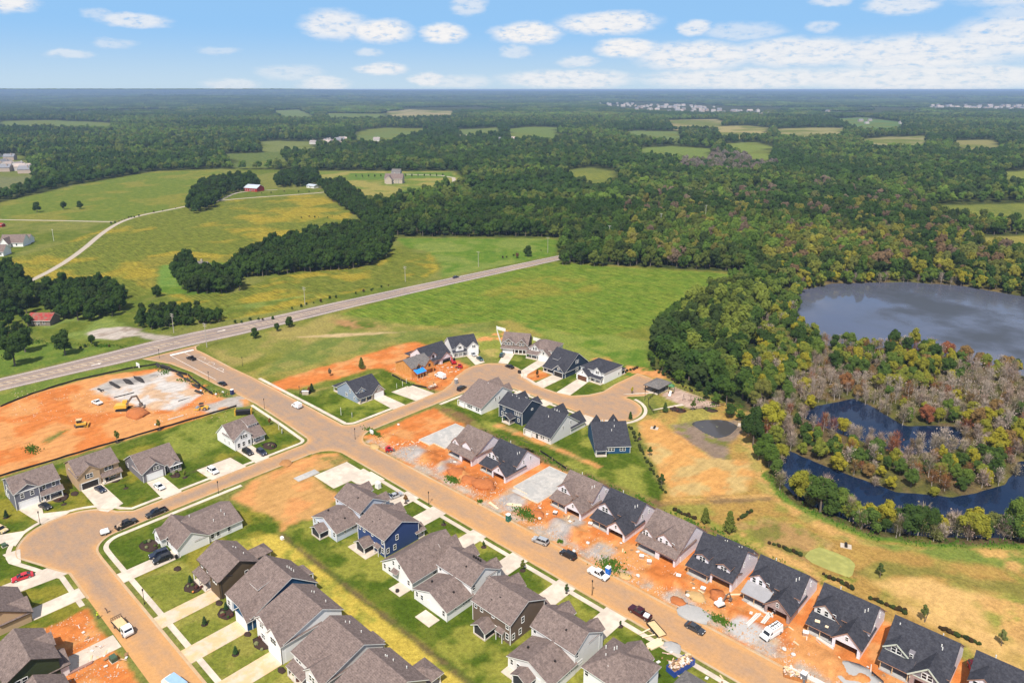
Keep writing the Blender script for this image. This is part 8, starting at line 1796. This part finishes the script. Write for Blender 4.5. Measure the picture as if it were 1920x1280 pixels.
# ---------------------------------------------------------------- farms and houses farther off
GF = 'houses beyond the fields'
def simple(px_, rz, label, L, D_, e, zr, wall, roofm, cat='house', name='house', chim=False, wing=None):
    c = A(*px_); h = House(label, cat, c, rz, wall, roofm, trim_w, None, name); h.gable(-L/2,L/2,-D_/2,D_/2,'x',e,e,zr,og=.5,ov=.5)
    if wing: h.gable(wing[0],wing[1],-D_/2-wing[2],0,'y',e*.95,e*.95,zr*.86)
    for k in range(int(L/3.5)): h.win('F',-L/2+2+k*3.4,-D_/2-.02,1.8,1.0,1.5)
    if e > 4.5:
        for k in range(int(L/3.5)): h.win('F',-L/2+2+k*3.4,-D_/2-.02,4.2,1.0,1.4)
    h.door('F',0,-D_/2-.02)
    if chim: MB().box(-.5,.5,.6,1.6,0,zr+1.3).build('chimney', WALL['stone'], h.root)
    h.done(); return h
ROOF['red'] = mat('rusty_red_roof', (.30,.035,.03), .8, .45, .8, 5, 0, col2=(.22,.10,.07), var2scale=.5); ROOF['tin'] = mat('pale_metal_roof', (.42,.46,.52), .5, .1, 1); WALL['redbarn'] = mat('barn_red', (.34,.025,.02), .8, .2, 1); WALL['oldwood'] = mat('weathered_boards', (.20,.16,.13), .9, .3, 1)
simple((83,606),44,'old barn with rusty red roof half hidden in trees beside the highway',12,9,3.2,6.0,'oldwood','red','barn','barn')
simple((378,507),30,'old grey roofed house hidden among trees in the crop field',11,8,3,6.5,'oldwood','grey',chim=True)
h = simple((740,343),40,'large stone farmhouse with grey roofs on the far lawn',24,15,6.5,12.5,'stone','brown',chim=True,wing=(-9,-1,6)); 
simple((744,334),40,'tall grey wing behind the large stone farmhouse',12,12,8,13,'greyblue','grey')
simple((477,358),20,'red barn with pale metal roof at the farmstead',20,13,4.5,8,'redbarn','tin','barn','barn'); simple((587,352),10,'small shed with blue grey metal roof in the farm trees',14,9,3,4.5,'white','tin','shed','shed')
h = simple((30,460),50,'white house with several brown roofs beside the far lane at the left edge',17,12,3.6,9,'white','brown',wing=(-6,0,5)); simple((49,455),50,'white garage wing right of the white house by the far lane',9,9,3.2,7,'white','brown')
simple((-4,478),50,'brown roofed house cut by the left edge near the far lane',14,11,3.6,8,'white','brown')
simple((2,425),30,'small red machine shed at the left edge of the far meadow',6,4,2.4,3.4,'redbarn','red','shed','shed')
# small far houses, one object each: walls and roof in one small mesh
def far_mesh(L, D_, e, zr, wm_, rm):
    mb = MB(); mb.box(-L/2,L/2,-D_/2,D_/2,-1,e,0); mb.add([(-L/2,-D_/2,e),(L/2,-D_/2,e),(L/2,D_/2,e),(-L/2,D_/2,e),(-L/2,0,zr),(L/2,0,zr)],[(0,4,3),(1,2,5)],0)
    mb.add([(-L/2-.4,-D_/2-.5,e-.2),(L/2+.4,-D_/2-.5,e-.2),(L/2+.4,0,zr+.15),(-L/2-.4,0,zr+.15),(L/2+.4,D_/2+.5,e-.2),(-L/2-.4,D_/2+.5,e-.2)],[(0,1,2,3),(3,2,4,5)],1); mb.box(L*.2,L*.2+1,-D_*.3,-D_*.3+1,e,zr+1.2,0)
    return mb.mesh('far_house', [wm_, rm])
FR = [mat('far_roof_a', (.30,.26,.25), .9, .15, .3), mat('far_roof_b', (.42,.34,.30), .9, .15, .3), mat('far_roof_c', (.20,.20,.22), .9, .15, .3)]; FW = [mat('far_wall_a', (.55,.51,.48), .8, .05, .3), mat('far_wall_b', (.42,.33,.28), .8, .1, .3), mat('far_wall_c', (.47,.43,.40), .8, .1, .3)]
FM = [far_mesh(*d, FW[i % 3], FR[(i*2) % 3]) for i, d in enumerate(((17,11,6,10),(15,12,5.5,9.5),(20,12,6,10),(14,10,3.4,7),(18,11,5.8,10.4)))]
q = random.Random(31)
def far_row(pa, pb, n, jx, jy, s, label, group, k0=0):
    for i in range(n):
        u = (i+q.uniform(0,.9))/n; p = (pa[0]+(pb[0]-pa[0])*u+q.uniform(-jx,jx), pa[1]+(pb[1]-pa[1])*u+q.uniform(-jy,jy)); c = A(*p); o = obj('house', FM[(i*3+k0) % 5], None); z = float(relief(np.array([c[0]]),np.array([c[1]]))[0]); o.location = (c[0],c[1],z); o.rotation_euler = (0,0,R(q.choice([40,50,130,140,44])+q.uniform(-12,12))); k = s*q.uniform(.85,1.2); o.scale = (k,k,k); tag(o, label, 'house', group)
far_row((590,271),(650,268),11,3,2.5,1.0,'pale house in the small clearing beyond the meadow wood','houses in the clearing beyond the wood'); far_row((-10,300),(50,325),12,18,9,1.0,'house among trees at the far left edge','houses among trees at the far left')
far_row((1130,197),(1330,203),52,12,3.2,1.35,'small pale house of the far suburb straight right of centre','houses of the far suburb right of centre'); far_row((1200,206),(1440,214),44,12,3.2,1.35,'small pale house of the far suburb straight right of centre','houses of the far suburb right of centre',1); far_row((1740,201),(1930,203),52,8,4,1.35,'small pale house of the far suburb at the right edge','houses of the far suburb at the right edge',2)
far_row((920,209),(1000,198),14,20,3,1.4,'pale shed like building in the far distance above the centre','pale buildings in the far distance'); far_row((200,236),(560,250),22,60,22,1.0,'lone house showing between the far left trees','houses showing between the far left trees',3); far_row((700,262),(960,268),12,60,6,1.1,'long pale farm building in the far fields','farm buildings in the far fields',2); far_row((1480,215),(1900,255),16,60,8,1.1,'lone house between the far right trees','houses between the far right trees',1)
# row of farm cattle like white posts along the farm drive, trees on the farm lawn
for k in range(15):
    c = A(668+11.6*k, 334-.15*k); tree(SAP[k % 2],(c[0],c[1],0),1.7,k,(.05,.085,.02),'sapling','small tree in the row along the white farm drive','sapling','young trees in the row along the farm drive')

# bushes along the farm lane and brush patches in the meadows
LB = [NEAR[5],NEAR[8]]
for k, (pa, pb, n) in enumerate((((205,420),(262,405),9),((262,402),(400,376),8),((30,540),(60,530),4),((470,365),(600,358),7),((565,408),(640,406),7),((430,606),(520,596),6),((540,582),(640,556),7),((655,552),(740,535),6),((930,488),(1015,470),6),((100,655),(210,650),6))):
    for i in range(n):
        u = (i+q.random())/n; c = A(pa[0]+(pb[0]-pa[0])*u, pa[1]+(pb[1]-pa[1])*u+q.uniform(-2,2)); s_ = q.uniform(.14,.30)
        tree(LB[i % 2],(c[0],c[1],-.1),s_,q.uniform(0,6),q.choice([(.05,.08,.02),(.06,.10,.025),(.10,.07,.03)]),'bush','small dark bush in the line along the farm lane and highway verge','bush','bushes along the farm lane and highway verge',.8)
# ---------------------------------------------------------------- the air between the camera and the far woods
hz = MB().box(-46000,46000,-46000,46000,-6,124.5)
hm = bpy.data.materials.new('summer_haze'); hm.use_nodes = True; t = NT(hm.node_tree); t.n.clear()
pv = t.new('ShaderNodeVolumePrincipled'); pv.inputs['Density'].default_value = 9.0e-5; pv.inputs['Color'].default_value = (.40,.56,.84,1); pv.inputs['Anisotropy'].default_value = 0.0
o = t.new('ShaderNodeOutputMaterial'); t.link(pv.outputs[0], o.inputs['Volume'])
haze = hz.build('haze', hm); haze['kind'] = 'stuff'
